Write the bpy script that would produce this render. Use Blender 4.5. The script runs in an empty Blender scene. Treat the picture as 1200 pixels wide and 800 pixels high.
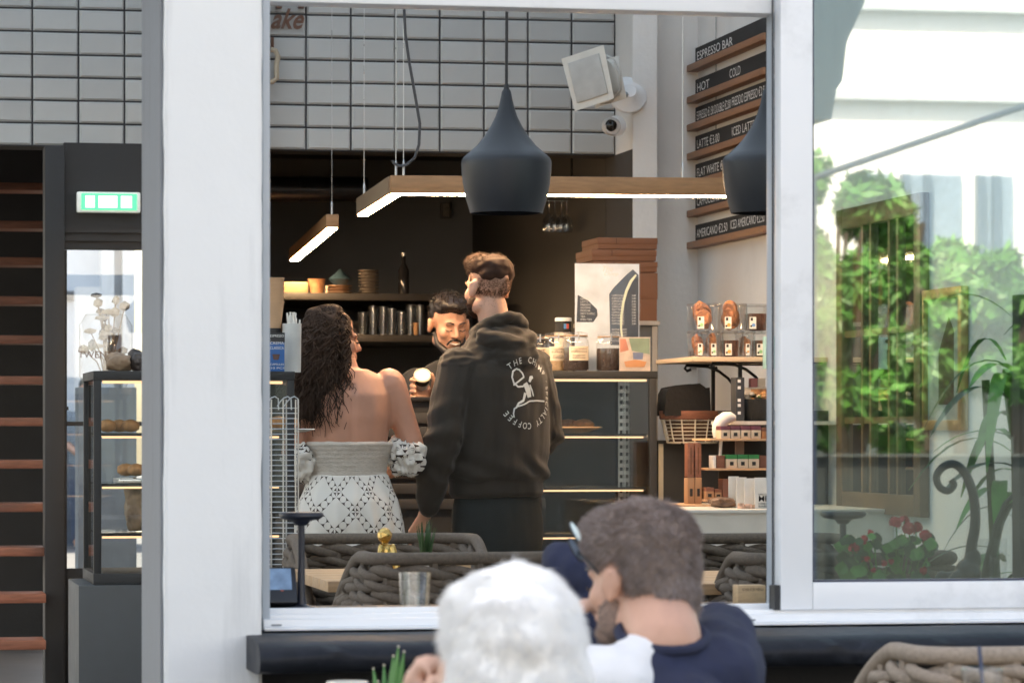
import bpy, bmesh, math, random
import numpy as np
from mathutils import Vector, Matrix, noise
from mathutils.bvhtree import BVHTree
random.seed(7)
R = math.radians
SC = bpy.context.scene
COL = SC.collection

# ---------------------------------------------------------------- camera
FPX, YAW, HZ, ZC = 4000.0, R(11), 505.0, 1.25      # focal length in px of a 1200 px frame, yaw, horizon row, eye height
cd = bpy.data.cameras.new('camera'); cam = bpy.data.objects.new('camera', cd); COL.objects.link(cam)
cam.location = (0, 0, ZC); cam.rotation_euler = (R(90), 0, -YAW)
cd.sensor_width = 36; cd.lens = FPX / 1200 * 36; cd.shift_y = (HZ - 400) / 1200
cd.clip_start = 0.1; cd.clip_end = 2000
cd.dof.use_dof = True; cd.dof.focus_distance = 11.0; cd.dof.aperture_fstop = 10.5
SC.camera = cam
# ---------------------------------------------------------------- sky and sun
w = bpy.data.worlds.new('World'); SC.world = w; w.use_nodes = True
nt = w.node_tree; bg = nt.nodes['Background']
sky = nt.nodes.new('ShaderNodeTexSky'); sky.sky_type = 'NISHITA'; sky.sun_disc = False
SUN_EL, SUN_AZ = R(58), R(-28)          # azimuth from +Y, positive towards +X: the sun stands behind the cafe
sky.sun_elevation = SUN_EL; sky.sun_rotation = SUN_AZ
sky.air_density = 1.0; sky.dust_density = 2.5; sky.ozone_density = 1.0
nt.links.new(sky.outputs[0], bg.inputs[0]); bg.inputs[1].default_value = 0.15
sl = bpy.data.lights.new('sun', 'SUN'); so = bpy.data.objects.new('sun', sl); COL.objects.link(so)
sl.energy = 4.0; sl.angle = R(0.6); sl.color = (1, .95, .88)
sdir = Vector((math.sin(SUN_AZ) * math.cos(SUN_EL), math.cos(SUN_AZ) * math.cos(SUN_EL), math.sin(SUN_EL)))
so.rotation_euler = sdir.to_track_quat('Z', 'Y').to_euler(); so.location = (0, 0, 20)
SC.view_settings.view_transform = 'Standard'; SC.view_settings.look = 'None'
SC.view_settings.exposure = 1.93; SC.view_settings.use_white_balance = True; SC.view_settings.white_balance_temperature = 8200; SC.view_settings.white_balance_tint = 10; SC.view_settings.gamma = 1; SC.view_settings.use_curve_mapping = False
SC.render.engine = 'CYCLES'
SC.cycles.use_denoising = True
SC.cycles.max_bounces = 10; SC.cycles.diffuse_bounces = 5; SC.cycles.transparent_max_bounces = 24
SC.cycles.sample_clamp_indirect = 6; SC.cycles.caustics_reflective = False; SC.cycles.caustics_refractive = False

# ---------------------------------------------------------------- measuring: where a point seen at (px, py) stands
CA, SA = math.cos(YAW), math.sin(YAW)
def PD(px, py, t):                       # at depth t along the view axis
    l = (px - 600) / FPX * t
    return Vector((t * SA + l * CA, t * CA - l * SA, ZC + t * (HZ - py) / FPX))
def depth_at(px, Y): return Y / (CA - (px - 600) / FPX * SA)
def P(px, py, Y): return PD(px, py, depth_at(px, Y))       # on the plane y = Y
def XY(px, Y): return P(px, HZ, Y).x
def ZY(py, Y, px=600): return P(px, py, Y).z
def PX(px, py, X):                       # on the plane x = X
    u = (px - 600) / FPX
    return PD(px, py, X / (SA + u * CA))

# ---------------------------------------------------------------- materials
MATS = {}
def M(name, col, rough=.6, metal=0, var=.12, scale=14, bump=0, bscale=60, spec=.5, emit=None, estr=0, coat=0, sheen=0, stretch=None):
    if name in MATS: return MATS[name]
    m = bpy.data.materials.new(name); m.use_nodes = True; n = m.node_tree.nodes; L = m.node_tree.links
    b = n['Principled BSDF']
    b.inputs['Base Color'].default_value = (*col, 1); b.inputs['Roughness'].default_value = rough
    b.inputs['Metallic'].default_value = metal; b.inputs['Specular IOR Level'].default_value = spec
    b.inputs['Coat Weight'].default_value = coat
    if sheen: b.inputs['Sheen Weight'].default_value = sheen
    tc = n.new('ShaderNodeTexCoord'); src = tc.outputs['Object']
    if stretch:
        mp = n.new('ShaderNodeMapping'); mp.inputs['Scale'].default_value = stretch
        L.new(src, mp.inputs[0]); src = mp.outputs[0]
    if var:
        t = n.new('ShaderNodeTexNoise'); t.inputs['Scale'].default_value = scale; t.inputs['Detail'].default_value = 5
        L.new(src, t.inputs['Vector'])
        mr = n.new('ShaderNodeMapRange'); mr.inputs[1].default_value = .25; mr.inputs[2].default_value = .75
        mr.inputs[3].default_value = 1 - var; mr.inputs[4].default_value = 1 + var
        L.new(t.outputs[0], mr.inputs[0])
        mx = n.new('ShaderNodeVectorMath'); mx.operation = 'SCALE'; mx.inputs[0].default_value = col
        L.new(mr.outputs[0], mx.inputs['Scale']); L.new(mx.outputs[0], b.inputs['Base Color'])
        r2 = n.new('ShaderNodeMapRange'); r2.inputs[3].default_value = max(.02, rough - .1); r2.inputs[4].default_value = min(1, rough + .1)
        L.new(t.outputs[0], r2.inputs[0]); L.new(r2.outputs[0], b.inputs['Roughness'])
    if bump:
        t2 = n.new('ShaderNodeTexNoise'); t2.inputs['Scale'].default_value = bscale; t2.inputs['Detail'].default_value = 4
        L.new(src, t2.inputs['Vector']); bp = n.new('ShaderNodeBump'); bp.inputs['Strength'].default_value = bump
        bp.inputs['Distance'].default_value = .01
        L.new(t2.outputs[0], bp.inputs['Height']); L.new(bp.outputs[0], b.inputs['Normal'])
    if emit:
        b.inputs['Emission Color'].default_value = (*emit, 1); b.inputs['Emission Strength'].default_value = estr
    MATS[name] = m; return m
def CLEAR(name, tint=(1, 1, 1), ior=1.45, rough=.02, extra=0.0, gcol=(1, 1, 1)):
    if name in MATS: return MATS[name]
    m = bpy.data.materials.new(name); m.use_nodes = True; n = m.node_tree.nodes; L = m.node_tree.links
    n.remove(n['Principled BSDF']); out = n['Material Output']
    tr = n.new('ShaderNodeBsdfTransparent'); tr.inputs[0].default_value = (*tint, 1)
    gl = n.new('ShaderNodeBsdfGlossy'); gl.inputs['Roughness'].default_value = rough; gl.inputs['Color'].default_value = (*gcol, 1)
    lw = n.new('ShaderNodeLayerWeight'); lw.inputs['Blend'].default_value = .5
    pw_ = n.new('ShaderNodeMath'); pw_.operation = 'POWER'; pw_.inputs[1].default_value = 4.0; L.new(lw.outputs['Facing'], pw_.inputs[0])
    ad = n.new('ShaderNodeMath'); ad.operation = 'MULTIPLY_ADD'; ad.inputs[1].default_value = .6; ad.inputs[2].default_value = ((ior - 1) / (ior + 1)) ** 2 + extra; ad.use_clamp = True
    mx = n.new('ShaderNodeMixShader')
    L.new(pw_.outputs[0], ad.inputs[0]); L.new(ad.outputs[0], mx.inputs[0]); L.new(tr.outputs[0], mx.inputs[1]); L.new(gl.outputs[0], mx.inputs[2])
    L.new(mx.outputs[0], out.inputs[0]); MATS[name] = m; return m
def EMIT(name, col, s):
    if name in MATS: return MATS[name]
    m = bpy.data.materials.new(name); m.use_nodes = True; n = m.node_tree.nodes; L = m.node_tree.links
    n.remove(n['Principled BSDF']); e = n.new('ShaderNodeEmission'); e.inputs[0].default_value = (*col, 1); e.inputs[1].default_value = s
    L.new(e.outputs[0], n['Material Output'].inputs[0]); MATS[name] = m; return m

white_paint = M('white_paint', (.80, .80, .785), .75, var=.035, scale=3, bump=.1, bscale=30)
def STAIN(m, amount, sc=(7, 7, .7), lo=.55, hi=.8):
    n = m.node_tree.nodes; L = m.node_tree.links; b = n['Principled BSDF']; src = b.inputs['Base Color'].links[0].from_socket
    tc = n.new('ShaderNodeTexCoord'); mp = n.new('ShaderNodeMapping'); mp.inputs['Scale'].default_value = sc; L.new(tc.outputs['Object'], mp.inputs[0])
    t = n.new('ShaderNodeTexNoise'); t.inputs['Scale'].default_value = 1.6; t.inputs['Detail'].default_value = 8; t.inputs['Roughness'].default_value = .65; L.new(mp.outputs[0], t.inputs['Vector'])
    r = n.new('ShaderNodeMapRange'); r.inputs[1].default_value = lo; r.inputs[2].default_value = hi; r.inputs[3].default_value = 1; r.inputs[4].default_value = 1 - amount; L.new(t.outputs[0], r.inputs[0])
    v = n.new('ShaderNodeVectorMath'); v.operation = 'SCALE'; L.new(src, v.inputs[0]); L.new(r.outputs[0], v.inputs['Scale']); L.new(v.outputs[0], b.inputs['Base Color'])
STAIN(white_paint, .22)
inner_white = M('inner_white', (.74, .73, .71), .8, var=.05, scale=2.5, bump=.15, bscale=40)
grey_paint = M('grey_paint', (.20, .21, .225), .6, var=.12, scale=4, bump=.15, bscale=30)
pvc = M('white_pvc', (.80, .81, .82), .32, var=.02, scale=2)
STAIN(pvc, .2, (3, 3, 3), .56, .75)
pvc_grey = M('grey_pvc', (.42, .46, .50), .35, var=.04)  # plain blue-grey plastic of the jamb, inner stile and speaker arm
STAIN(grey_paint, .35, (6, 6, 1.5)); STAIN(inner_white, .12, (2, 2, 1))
rubber = M('black_rubber', (.02, .02, .022), .6)
black_paint = M('black_paint', (.016, .0165, .018), .6, var=.15, scale=6)
black_wall = M('black_wall', (.040, .040, .042), .7, var=.2, scale=3, bump=.1)
black_metal = M('black_metal', (.018, .018, .02), .4, metal=.3, var=.1)
steel = M('brushed_steel', (.55, .55, .56), .3, metal=1, var=.08)
tile_white = M('glazed_tile', (.42, .425, .415), .2, var=.10, scale=2.2, bump=.05, bscale=12)
_n = tile_white.node_tree.nodes; _L = tile_white.node_tree.links; _b = _n['Principled BSDF']; _src = _b.inputs['Base Color'].links[0].from_socket
_oi = _n.new('ShaderNodeObjectInfo'); _mr = _n.new('ShaderNodeMapRange'); _mr.inputs[3].default_value = .92; _mr.inputs[4].default_value = 1.08; _L.new(_oi.outputs['Random'], _mr.inputs[0])
_vm = _n.new('ShaderNodeVectorMath'); _vm.operation = 'SCALE'; _L.new(_src, _vm.inputs[0]); _L.new(_mr.outputs[0], _vm.inputs['Scale']); _L.new(_vm.outputs[0], _b.inputs['Base Color'])
grout = M('dark_grout', (.03, .03, .032), .9)
stone = M('polished_stone', (.013, .015, .020), .5, spec=.22, var=.3, scale=30, bump=.12, bscale=50)
floor_m = M('floor_tile_grey', (.16, .15, .14), .45, var=.15, scale=5)
STAIN(stone, -1.2, (9, 9, 9), .56, .78)
wood = M('oak_wood', (.42, .25, .13), .5, var=.3, scale=6, stretch=(1, 12, 12), bump=.1)
wood_red = M('reddish_wood', (.24, .095, .06), .5, var=.25, scale=6, stretch=(2, 14, 14))
wood_dark = M('dark_wood', (.022, .019, .018), .5, var=.3, scale=6, stretch=(2, 14, 14))
wood_rail = M('menu_rail_wood', (.26, .12, .06), .5, var=.25, scale=8, stretch=(10, 2, 10))
lamp_wood = M('lamp_wood_veneer', (.38, .19, .085), .5, var=.2, scale=6, stretch=(2, 14, 14))
kraft = M('kraft_card', (.36, .20, .11), .8, var=.08)
kraft_light = M('kraft_light', (.55, .34, .20), .8, var=.08)
brown_box_m = M('brown_box_card', (.20, .085, .045), .7, var=.08)
paper = M('white_paper', (.75, .74, .70), .8, var=.03)
cream = M('cream_paper', (.68, .58, .46), .8, var=.04)
chalk = M('chalkboard', (.022, .022, .023), .85, var=.3, scale=10)
chalk_ink = M('chalk_white_ink', (.75, .75, .74), .8, var=.05)
ink = M('black_ink', (.02, .02, .02), .8, var=0)
navy = M('navy_cloth', (.012, .017, .045), .85, var=.2, scale=40, bump=.2, bscale=250)
lampblack = M('matte_black_lacquer', (.014, .017, .024), .45, var=.06)
gold = M('gold_paint', (.62, .40, .14), .28, metal=1, var=.15, bump=.3, bscale=90)
rope_dark = M('taupe_rope', (.125, .094, .072), .8, var=.25, scale=120, bump=.35, bscale=320)
rope_light = M('beige_rope', (.33, .26, .20), .8, var=.2, scale=120, bump=.35, bscale=320)
glassware = CLEAR('glassware', (.96, .97, .98), 1.5, .01, .03)
case_glass = CLEAR('case_glass', (.96, .98, .98), 1.45, .01, .0)
plastic_clear = CLEAR('clear_plastic', (.93, .93, .93), 1.45, .08, .05)
led = EMIT('warm_led', (1, .70, .44), 46)
led_case = EMIT('case_led', (1, .66, .42), .42)
leaf_dark = M('leaf_dark', (.025, .07, .02), .5, var=.4, scale=20)
leaf_green = M('leaf_green', (.07, .24, .04), .45, var=.35, scale=20)
red_petal = M('red_petal', (.55, .02, .03), .6, var=.25)
pastry = M('baked_pastry', (.48, .21, .07), .6, var=.4, scale=40, bump=.4, bscale=60)
choc = M('chocolate_biscuit', (.10, .035, .02), .7, var=.35, scale=60, bump=.4)
cookie = M('cookie', (.42, .17, .075), .7, var=.35, scale=60, bump=.4)
beans = M('coffee_beans', (.035, .018, .012), .5, var=.4, scale=120, bump=.7, bscale=140)
skin_w = M('skin_tan', (.50, .24, .16), .55, var=.16, scale=9, bump=.04, bscale=200)
skin_m = M('skin_fair', (.56, .31, .22), .5, var=.12, scale=18, bump=.05, bscale=200)
skin_b = M('skin_olive', (.42, .22, .15), .5, var=.12, scale=18, bump=.05, bscale=200)
hair_brown = M('hair_brown', (.036, .016, .010), .75, spec=.2, var=.4, scale=50)
hair_black = M('hair_black', (.014, .010, .009), .42, var=.3, scale=50)
hair_curl = M('hair_dark_curl', (.044, .025, .017), .7, spec=.2, var=.4, scale=40)
hair_ash = M('hair_ash_brown', (.25, .19, .165), .5, var=.4, scale=60)
hair_white = M('hair_white', (.95, .95, .94), .6, var=.06, scale=30)
stubble = M('cropped_hair_on_skin', (.25, .165, .13), .8, var=.25, scale=300)
eye_white = M('eye_white', (.75, .73, .7), .2, var=0)

# ---------------------------------------------------------------- meshes
class MB:
    def __init__(s): s.v = []; s.f = []
    def add(s, vs, fs):
        o = len(s.v); s.v += [Vector(v) for v in vs]; s.f += [tuple(i + o for i in f) for f in fs]; return s
    def box(s, x0, x1, y0, y1, z0, z1):
        x0, x1 = sorted((x0, x1)); y0, y1 = sorted((y0, y1)); z0, z1 = sorted((z0, z1))
        return s.add([(x0,y0,z0),(x1,y0,z0),(x1,y1,z0),(x0,y1,z0),(x0,y0,z1),(x1,y0,z1),(x1,y1,z1),(x0,y1,z1)],
                     [(0,3,2,1),(4,5,6,7),(0,1,5,4),(1,2,6,5),(2,3,7,6),(3,0,4,7)])
    def obox(s, c, size, rot=None):
        m = MB().box(-size[0]/2, size[0]/2, -size[1]/2, size[1]/2, -size[2]/2, size[2]/2)
        Mx = rot if rot is not None else Matrix.Identity(3)
        return s.add([Mx @ v + Vector(c) for v in m.v], m.f)
    def tube(s, pts, r, seg=8, closed=False, cap=True, squash=None):
        pts = [Vector(p) for p in pts]; n = len(pts)
        rs = r if isinstance(r, (list, tuple)) else [r] * n
        vs = []; up = None
        for i, p in enumerate(pts):
            a = pts[(i - 1) % n] if (closed or i) else p
            b = pts[(i + 1) % n] if (closed or i < n - 1) else p
            d = (b - a)
            d = d.normalized() if d.length > 1e-9 else Vector((0, 0, 1))
            if up is None:
                up = Vector((0, 0, 1)) if abs(d.z) < .9 else Vector((0, 1, 0))
            u = d.cross(up)
            if u.length < 1e-6: u = d.cross(Vector((1, 0, 0)))
            u.normalize(); up = u.cross(d).normalized()
            for k in range(seg):
                t = 2 * math.pi * k / seg
                vs.append(p + (u * math.cos(t) + up * math.sin(t) * (squash or 1)) * rs[i])
        fs = []
        for i in range(n if closed else n - 1):
            for k in range(seg):
                a, b = i * seg + k, i * seg + (k + 1) % seg
                c, d2 = ((i + 1) % n) * seg + (k + 1) % seg, ((i + 1) % n) * seg + k
                fs.append((a, b, c, d2))
        if cap and not closed:
            fs.append(tuple(range(seg))[::-1]); fs.append(tuple((n - 1) * seg + k for k in range(seg)))
        return s.add(vs, fs)
    def lathe(s, prof, c=(0, 0, 0), seg=24, cap0=True, cap1=True, sx=1, sy=1):
        vs = []; fs = []
        for r, z in prof:
            for k in range(seg):
                t = 2 * math.pi * k / seg
                vs.append((c[0] + r * math.cos(t) * sx, c[1] + r * math.sin(t) * sy, c[2] + z))
        for i in range(len(prof) - 1):
            for k in range(seg):
                fs.append((i*seg+k, i*seg+(k+1)%seg, (i+1)*seg+(k+1)%seg, (i+1)*seg+k))
        if cap0: fs.append(tuple(range(seg))[::-1])
        if cap1: fs.append(tuple((len(prof)-1)*seg+k for k in range(seg)))
        return s.add(vs, fs)
    def ell(s, c, r, rot=None, sub=2):
        bm = bmesh.new(); bmesh.ops.create_icosphere(bm, subdivisions=sub, radius=1)
        Mx = rot if rot is not None else Matrix.Identity(3)
        vs = [Mx @ Vector((v.co.x*r[0], v.co.y*r[1], v.co.z*r[2])) + Vector(c) for v in bm.verts]
        bm.verts.index_update(); fs = [tuple(v.index for v in f.verts) for f in bm.faces]; bm.free()
        return s.add(vs, fs)
    def cap(s, p0, r0, p1, r1, seg=14):
        s.tube([p0, p1], [r0, r1], seg); s.ell(p0, (r0,)*3); return s.ell(p1, (r1,)*3)
    def chain(s, pts):
        for a, b in zip(pts, pts[1:]): s.cap(a[0], a[1], b[0], b[1])
        return s
    def loft(s, secs, seg=28):           # secs: (cx, cy, z, rx, ry)
        vs = []; fs = []
        for cx, cy, z, rx, ry in secs:
            for k in range(seg):
                t = 2 * math.pi * k / seg; vs.append((cx + rx*math.cos(t), cy + ry*math.sin(t), z))
        for i in range(len(secs) - 1):
            for k in range(seg): fs.append((i*seg+k, i*seg+(k+1)%seg, (i+1)*seg+(k+1)%seg, (i+1)*seg+k))
        fs.append(tuple(range(seg))[::-1]); fs.append(tuple((len(secs)-1)*seg+k for k in range(seg)))
        return s.add(vs, fs)
    def prism(s, poly, axis, a, b):      # poly in the two other axes, extruded along axis from a to b
        n = len(poly); mk = {'y': lambda p, q: (p[0], q, p[1]), 'x': lambda p, q: (q, p[0], p[1]), 'z': lambda p, q: (p[0], p[1], q)}[axis]
        vs = [mk(p, a) for p in poly] + [mk(p, b) for p in poly]
        return s.add(vs, [tuple(range(n)), tuple(range(n, 2*n))[::-1]] + [(i, (i+1) % n, n + (i+1) % n, n + i) for i in range(n)])
    def xf(s, Mx, off=(0, 0, 0)):
        s.v = [Mx @ v + Vector(off) for v in s.v]; return s
    def mesh(s, name, off=(0, 0, 0), bevel=0, smooth=40, fix=True):
        me = bpy.data.meshes.new(name); o = Vector(off)
        me.from_pydata([v - o for v in s.v], [], s.f)
        if fix or bevel:
            bm = bmesh.new(); bm.from_mesh(me)
            if bevel:
                es = [e for e in bm.edges if len(e.link_faces) == 2 and e.calc_face_angle(0) > .6]
                bmesh.ops.bevel(bm, geom=es, offset=bevel, segments=2, profile=.6, affect='EDGES', clamp_overlap=True)
            bmesh.ops.recalc_face_normals(bm, faces=bm.faces[:]); bm.to_mesh(me); bm.free()
        if smooth:
            me.polygons.foreach_set('use_smooth', [True] * len(me.polygons)); me.set_sharp_from_angle(angle=R(smooth))
        me.update(); return me
def origin(o):
    p = Vector((0, 0, 0)); q = o
    while q is not None: p += Vector(q.location); q = q.parent
    return p
def tag(o, label=None, cat=None, group=None, kind=None):
    if label: o['label'] = label
    if cat: o['category'] = cat
    if group: o['group'] = group
    if kind: o['kind'] = kind
    return o
def link(name, me, mat, parent=None, loc=(0, 0, 0)):
    o = bpy.data.objects.new(name, me); COL.objects.link(o); o.location = loc; o.parent = parent
    if mat and not me.materials: me.materials.append(mat)
    return o
def thing(name, label, cat, loc, group=None):
    o = bpy.data.objects.new(name, None); COL.objects.link(o); o.location = loc; o.empty_display_size = .05
    return tag(o, label, cat, group)
def part(name, mb, mat, parent, bevel=0, smooth=40, label=None, local=False):     # mb in world coordinates unless local
    o = link(name, mb.mesh(name, (0, 0, 0) if local else origin(parent), bevel, smooth), mat, parent)
    if label: o['label'] = label
    return o
def solo(name, mb, mat, label, cat, loc=None, group=None, bevel=0, smooth=40):
    if loc is None:
        n = len(mb.v); lo = [min(v[i] for v in mb.v) for i in range(3)]; hi = [max(v[i] for v in mb.v) for i in range(3)]
        loc = ((lo[0]+hi[0])/2, (lo[1]+hi[1])/2, lo[2])
    return tag(link(name, mb.mesh(name, loc, bevel, smooth), mat, None, loc), label, cat, group)
def struct(name, mb, mat, bevel=0, parent=None):
    o = link(name, mb.mesh(name, bevel=bevel), mat)
    if parent is not None: o.parent = parent
    else: o['kind'] = 'structure'
    return o
def dup(root, loc, label=None, rz=None, scale=None):
    def cp(o, par):
        c = o.copy(); COL.objects.link(c); c.parent = par
        for ch in o.children: cp(ch, c)
        return c
    c = cp(root, None); c.location = loc
    if label: c['label'] = label
    if rz is not None: c.rotation_euler.z = rz
    if scale: c.scale = scale if isinstance(scale, (tuple, list)) else (scale,)*3
    return c
_tc = {}
def text2d(s, size=1.0, width=None, align='LEFT', shear=0, bold=0):
    """flat letter outlines as (verts 2d, faces)"""
    key = (s, align, shear, bold)
    if key not in _tc:
        cu = bpy.data.curves.new('letters', 'FONT'); cu.body = s; cu.size = 1; cu.align_x = align; cu.shear = shear; cu.offset = bold
        cu.resolution_u = 3
        ob = bpy.data.objects.new('letters', cu); COL.objects.link(ob)
        dg = bpy.context.evaluated_depsgraph_get(); e = ob.evaluated_get(dg); me = e.to_mesh()
        _tc[key] = ([(v.co.x, v.co.y) for v in me.vertices], [tuple(p.vertices) for p in me.polygons])
        e.to_mesh_clear(); bpy.data.objects.remove(ob); bpy.data.curves.remove(cu)
    vs, fs = _tc[key]
    sx = size
    if width and vs: sx = width / (max(v[0] for v in vs) - min(v[0] for v in vs))
    return [(x * sx, y * size) for x, y in vs], fs
def letters(mb, s, o, ux, uy, size, width=None, align='LEFT', shear=0, bold=0, thick=.0012):
    vs, fs = text2d(s, size, width, align, shear, bold); o = Vector(o); ux = Vector(ux); uy = Vector(uy)
    n = ux.cross(uy).normalized()
    mb.add([o + ux * x + uy * y + n * thick for x, y in vs], fs); return mb
def bake(mb, name, voxel, smooth=6, disp=None, factor=.5, decimate=None):
    """union of closed shapes, voxel remeshed and smoothed: one continuous skin"""
    me = mb.mesh(name, smooth=0); ob = bpy.data.objects.new(name, me); COL.objects.link(ob)
    m = ob.modifiers.new('r', 'REMESH'); m.mode = 'VOXEL'; m.voxel_size = voxel
    if smooth:
        m = ob.modifiers.new('s', 'SMOOTH'); m.iterations = smooth; m.factor = factor
    dg = bpy.context.evaluated_depsgraph_get()
    out = bpy.data.meshes.new_from_object(ob.evaluated_get(dg)); out.name = name
    bpy.data.objects.remove(ob); bpy.data.meshes.remove(me)
    if disp:
        no = [v.normal.copy() for v in out.vertices]
        for v, n in zip(out.vertices, no): v.co = disp(v.co, n)
    out.polygons.foreach_set('use_smooth', [True] * len(out.polygons)); out.materials.clear(); out.update()
    return out
X3, Y3, Z3 = Vector((1, 0, 0)), Vector((0, 1, 0)), Vector((0, 0, 1))
def rotz(a): return Matrix.Rotation(a, 3, 'Z')
# ================================================================ setting
FL = .12                                   # cafe floor above the street
XR = XY(819, 14.8)                         # right inner wall of the cafe
struct('ground', MB().box(-80, 80, -80, 6.79, -.3, 0).box(-80, 80, 19.5, 120, -.3, 0), M('paving_asphalt', (.11, .11, .11), .8, var=.15, scale=3, bump=.3))
struct('cafe_floor', MB().box(-6, XR, 6.79, 19.5, -.3, FL), floor_m)
# ---- ceiling, plus an unseen translucent roof added to fill the cafe with daylight
CZ = 4.2
light_panel = bpy.data.materials.new('added_light_panel'); light_panel.use_nodes = True
_n = light_panel.node_tree.nodes; _n.remove(_n['Principled BSDF']); _t = _n.new('ShaderNodeBsdfTranslucent'); _t.inputs[0].default_value = (.38, .45, .53, 1)  # translucency and blue tint set for the level and coolness of the interior light
light_panel.node_tree.links.new(_t.outputs[0], _n['Material Output'].inputs[0])
struct('ceiling', MB().box(-6, XR + .3, 14.5, 19.5, CZ, CZ + .2), inner_white)
rf = tag(link('added_light_roof', MB().box(-6, XR + .3, 6.9, 14.5, CZ + .05, CZ + .07).mesh('added_light_roof'), light_panel), kind='structure')
for i in range(7):
    x = -6 + i * (XR + 6.2) / 6
    link('added_roof_beam', MB().box(x - .05, x + .05, 7.3, 14.5, CZ - .1, CZ + .05).mesh('added_roof_beam'), inner_white, rf)
# ---- back of the bar
struct('back_wall', MB().box(XY(215, 18.6), XR, 18.6, 18.8, FL, CZ), M('charcoal_wall', (.17, .19, .22), .8, var=.15, scale=2))
struct('door_side_wall', MB().box(XY(215, 18.6) - .1, XY(215, 18.6), 14.9, 18.8, FL, CZ), black_wall)
struct('bar_side_wall', MB().box(XY(721, 15.0) + .003, XY(721, 15.0) + .2, 15.21, 18.6, FL, CZ), black_wall)
# ---- right wall
struct('right_wall', MB().box(XR, XR + .2, 7.4, 19.5, FL, CZ), inner_white)
XA, XB, XC = XY(721, 15.0), XY(742, 14.66), XY(770, 14.66)
pw = thing('plaster_pier', 'off-white plaster pier standing between the dark bar and the menu wall', 'pier', ((XB + XC) / 2, 14.75, FL))
part('shaft', MB().box(XB, XC, 14.66, 15.2, FL, CZ), inner_white, pw)
part('recess_panel', MB().box(XC, XR, 14.82, 15.2, FL, CZ), inner_white, pw)
zt = ZY(176, 15.0, 360)
part('return_panel', MB().box(XA + .002, XB, 14.665, 15.2, zt, CZ), inner_white, pw)
part('black_return', MB().box(XA + .002, XB, 14.67, 15.2, FL, zt), black_wall, pw)
# ---- tiled bulkhead over the bar, each tile a piece
x7 = XY(358.75, 15.0); TW = (XA - x7) / 7
TH = (ZY(17.5, 15.0, 360) - zt) / 6
bk = thing('tiled_bulkhead', 'white glazed tile bulkhead with dark grout above the bar', 'tiled wall', (XA - 2.5, 15.0, zt))
part('backing', MB().box(-6, XA, 15.004, 15.2, zt - .002, CZ), grout, bk)
part('soffit', MB().box(-6, XA, 15.21, 18.6, zt + .25, zt + .3), black_wall, bk)
tm = None; g = .0075
for c in range(0, 15):
    px = 720.6 - 51.85 * c
    for r in range(0, 10):
        x0 = XA - (c + 1) * TW; z0 = zt + r * TH
        if tm is None:
            a, b = TW - g, TH - g; e = .008; d = .0022
            tm = MB().add([(0,.004,0),(a,.004,0),(a,.004,b),(0,.004,b),(e,-d,e),(a-e,-d,e),(a-e,-d,b-e),(e,-d,b-e)],
                          [(0,1,5,4),(1,2,6,5),(2,3,7,6),(3,0,4,7),(4,5,6,7)]).mesh('tile', smooth=0)
        o = link('tile', tm, tile_white, bk, Vector((x0 + g/2, 15.0, z0 + g/2)) - origin(bk))
        o.rotation_euler = (random.uniform(-.006, .006), 0, random.uniform(-.004, .004))
# ---- facade: pillar, jamb, window frame, ledge
pl = thing('street_pillar', 'broad white plastered pillar at the edge of the serving window', 'pillar', (XY(250, 6.8), 7.05, 0))
xl, xr = XY(193, 6.8), XY(307, 6.8)
def pillar_mesh():
    bm = bmesh.new(); bmesh.ops.create_cube(bm, size=1)
    for v in bm.verts: v.co = Vector((xl if v.co.x < 0 else xr, 6.8 if v.co.y < 0 else 7.28, 0 if v.co.z < 0 else CZ))
    bmesh.ops.bevel(bm, geom=[e for e in bm.edges if abs((e.verts[0].co - e.verts[1].co).z) > 1], offset=.006, segments=2, affect='EDGES')
    bmesh.ops.subdivide_edges(bm, edges=[e for e in bm.edges if abs((e.verts[0].co - e.verts[1].co).z) > 1], cuts=160)
    o = origin(pl)
    for v in bm.verts:
        q = v.co.copy(); a = noise.noise(q * 9) * .0022 + noise.noise(q * 31) * .0012
        v.co = q + Vector((a, noise.noise(q * 7 + Vector((9, 1, 2))) * .001, 0)) - o
    me = bpy.data.meshes.new('shaft'); bm.to_mesh(me); bm.free(); return me
link('shaft', pillar_mesh(), white_paint, pl)
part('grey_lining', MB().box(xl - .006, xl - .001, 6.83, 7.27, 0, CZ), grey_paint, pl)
# lower front wall and ledge
YW = 6.9                                   # plane of the window frame
ZS = ZC - (735 - HZ) / FPX * depth_at(600, 6.9)   # underside of the sill profile
XE = 5.2
dado = thing('dado_wall', 'black wall below the stone ledge under the serving window', 'wall', (2, 7.0, 0))
part('wall', MB().box(xr + .001, XE, 6.97, 7.25, 0, ZS - .09), black_wall, dado)
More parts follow.
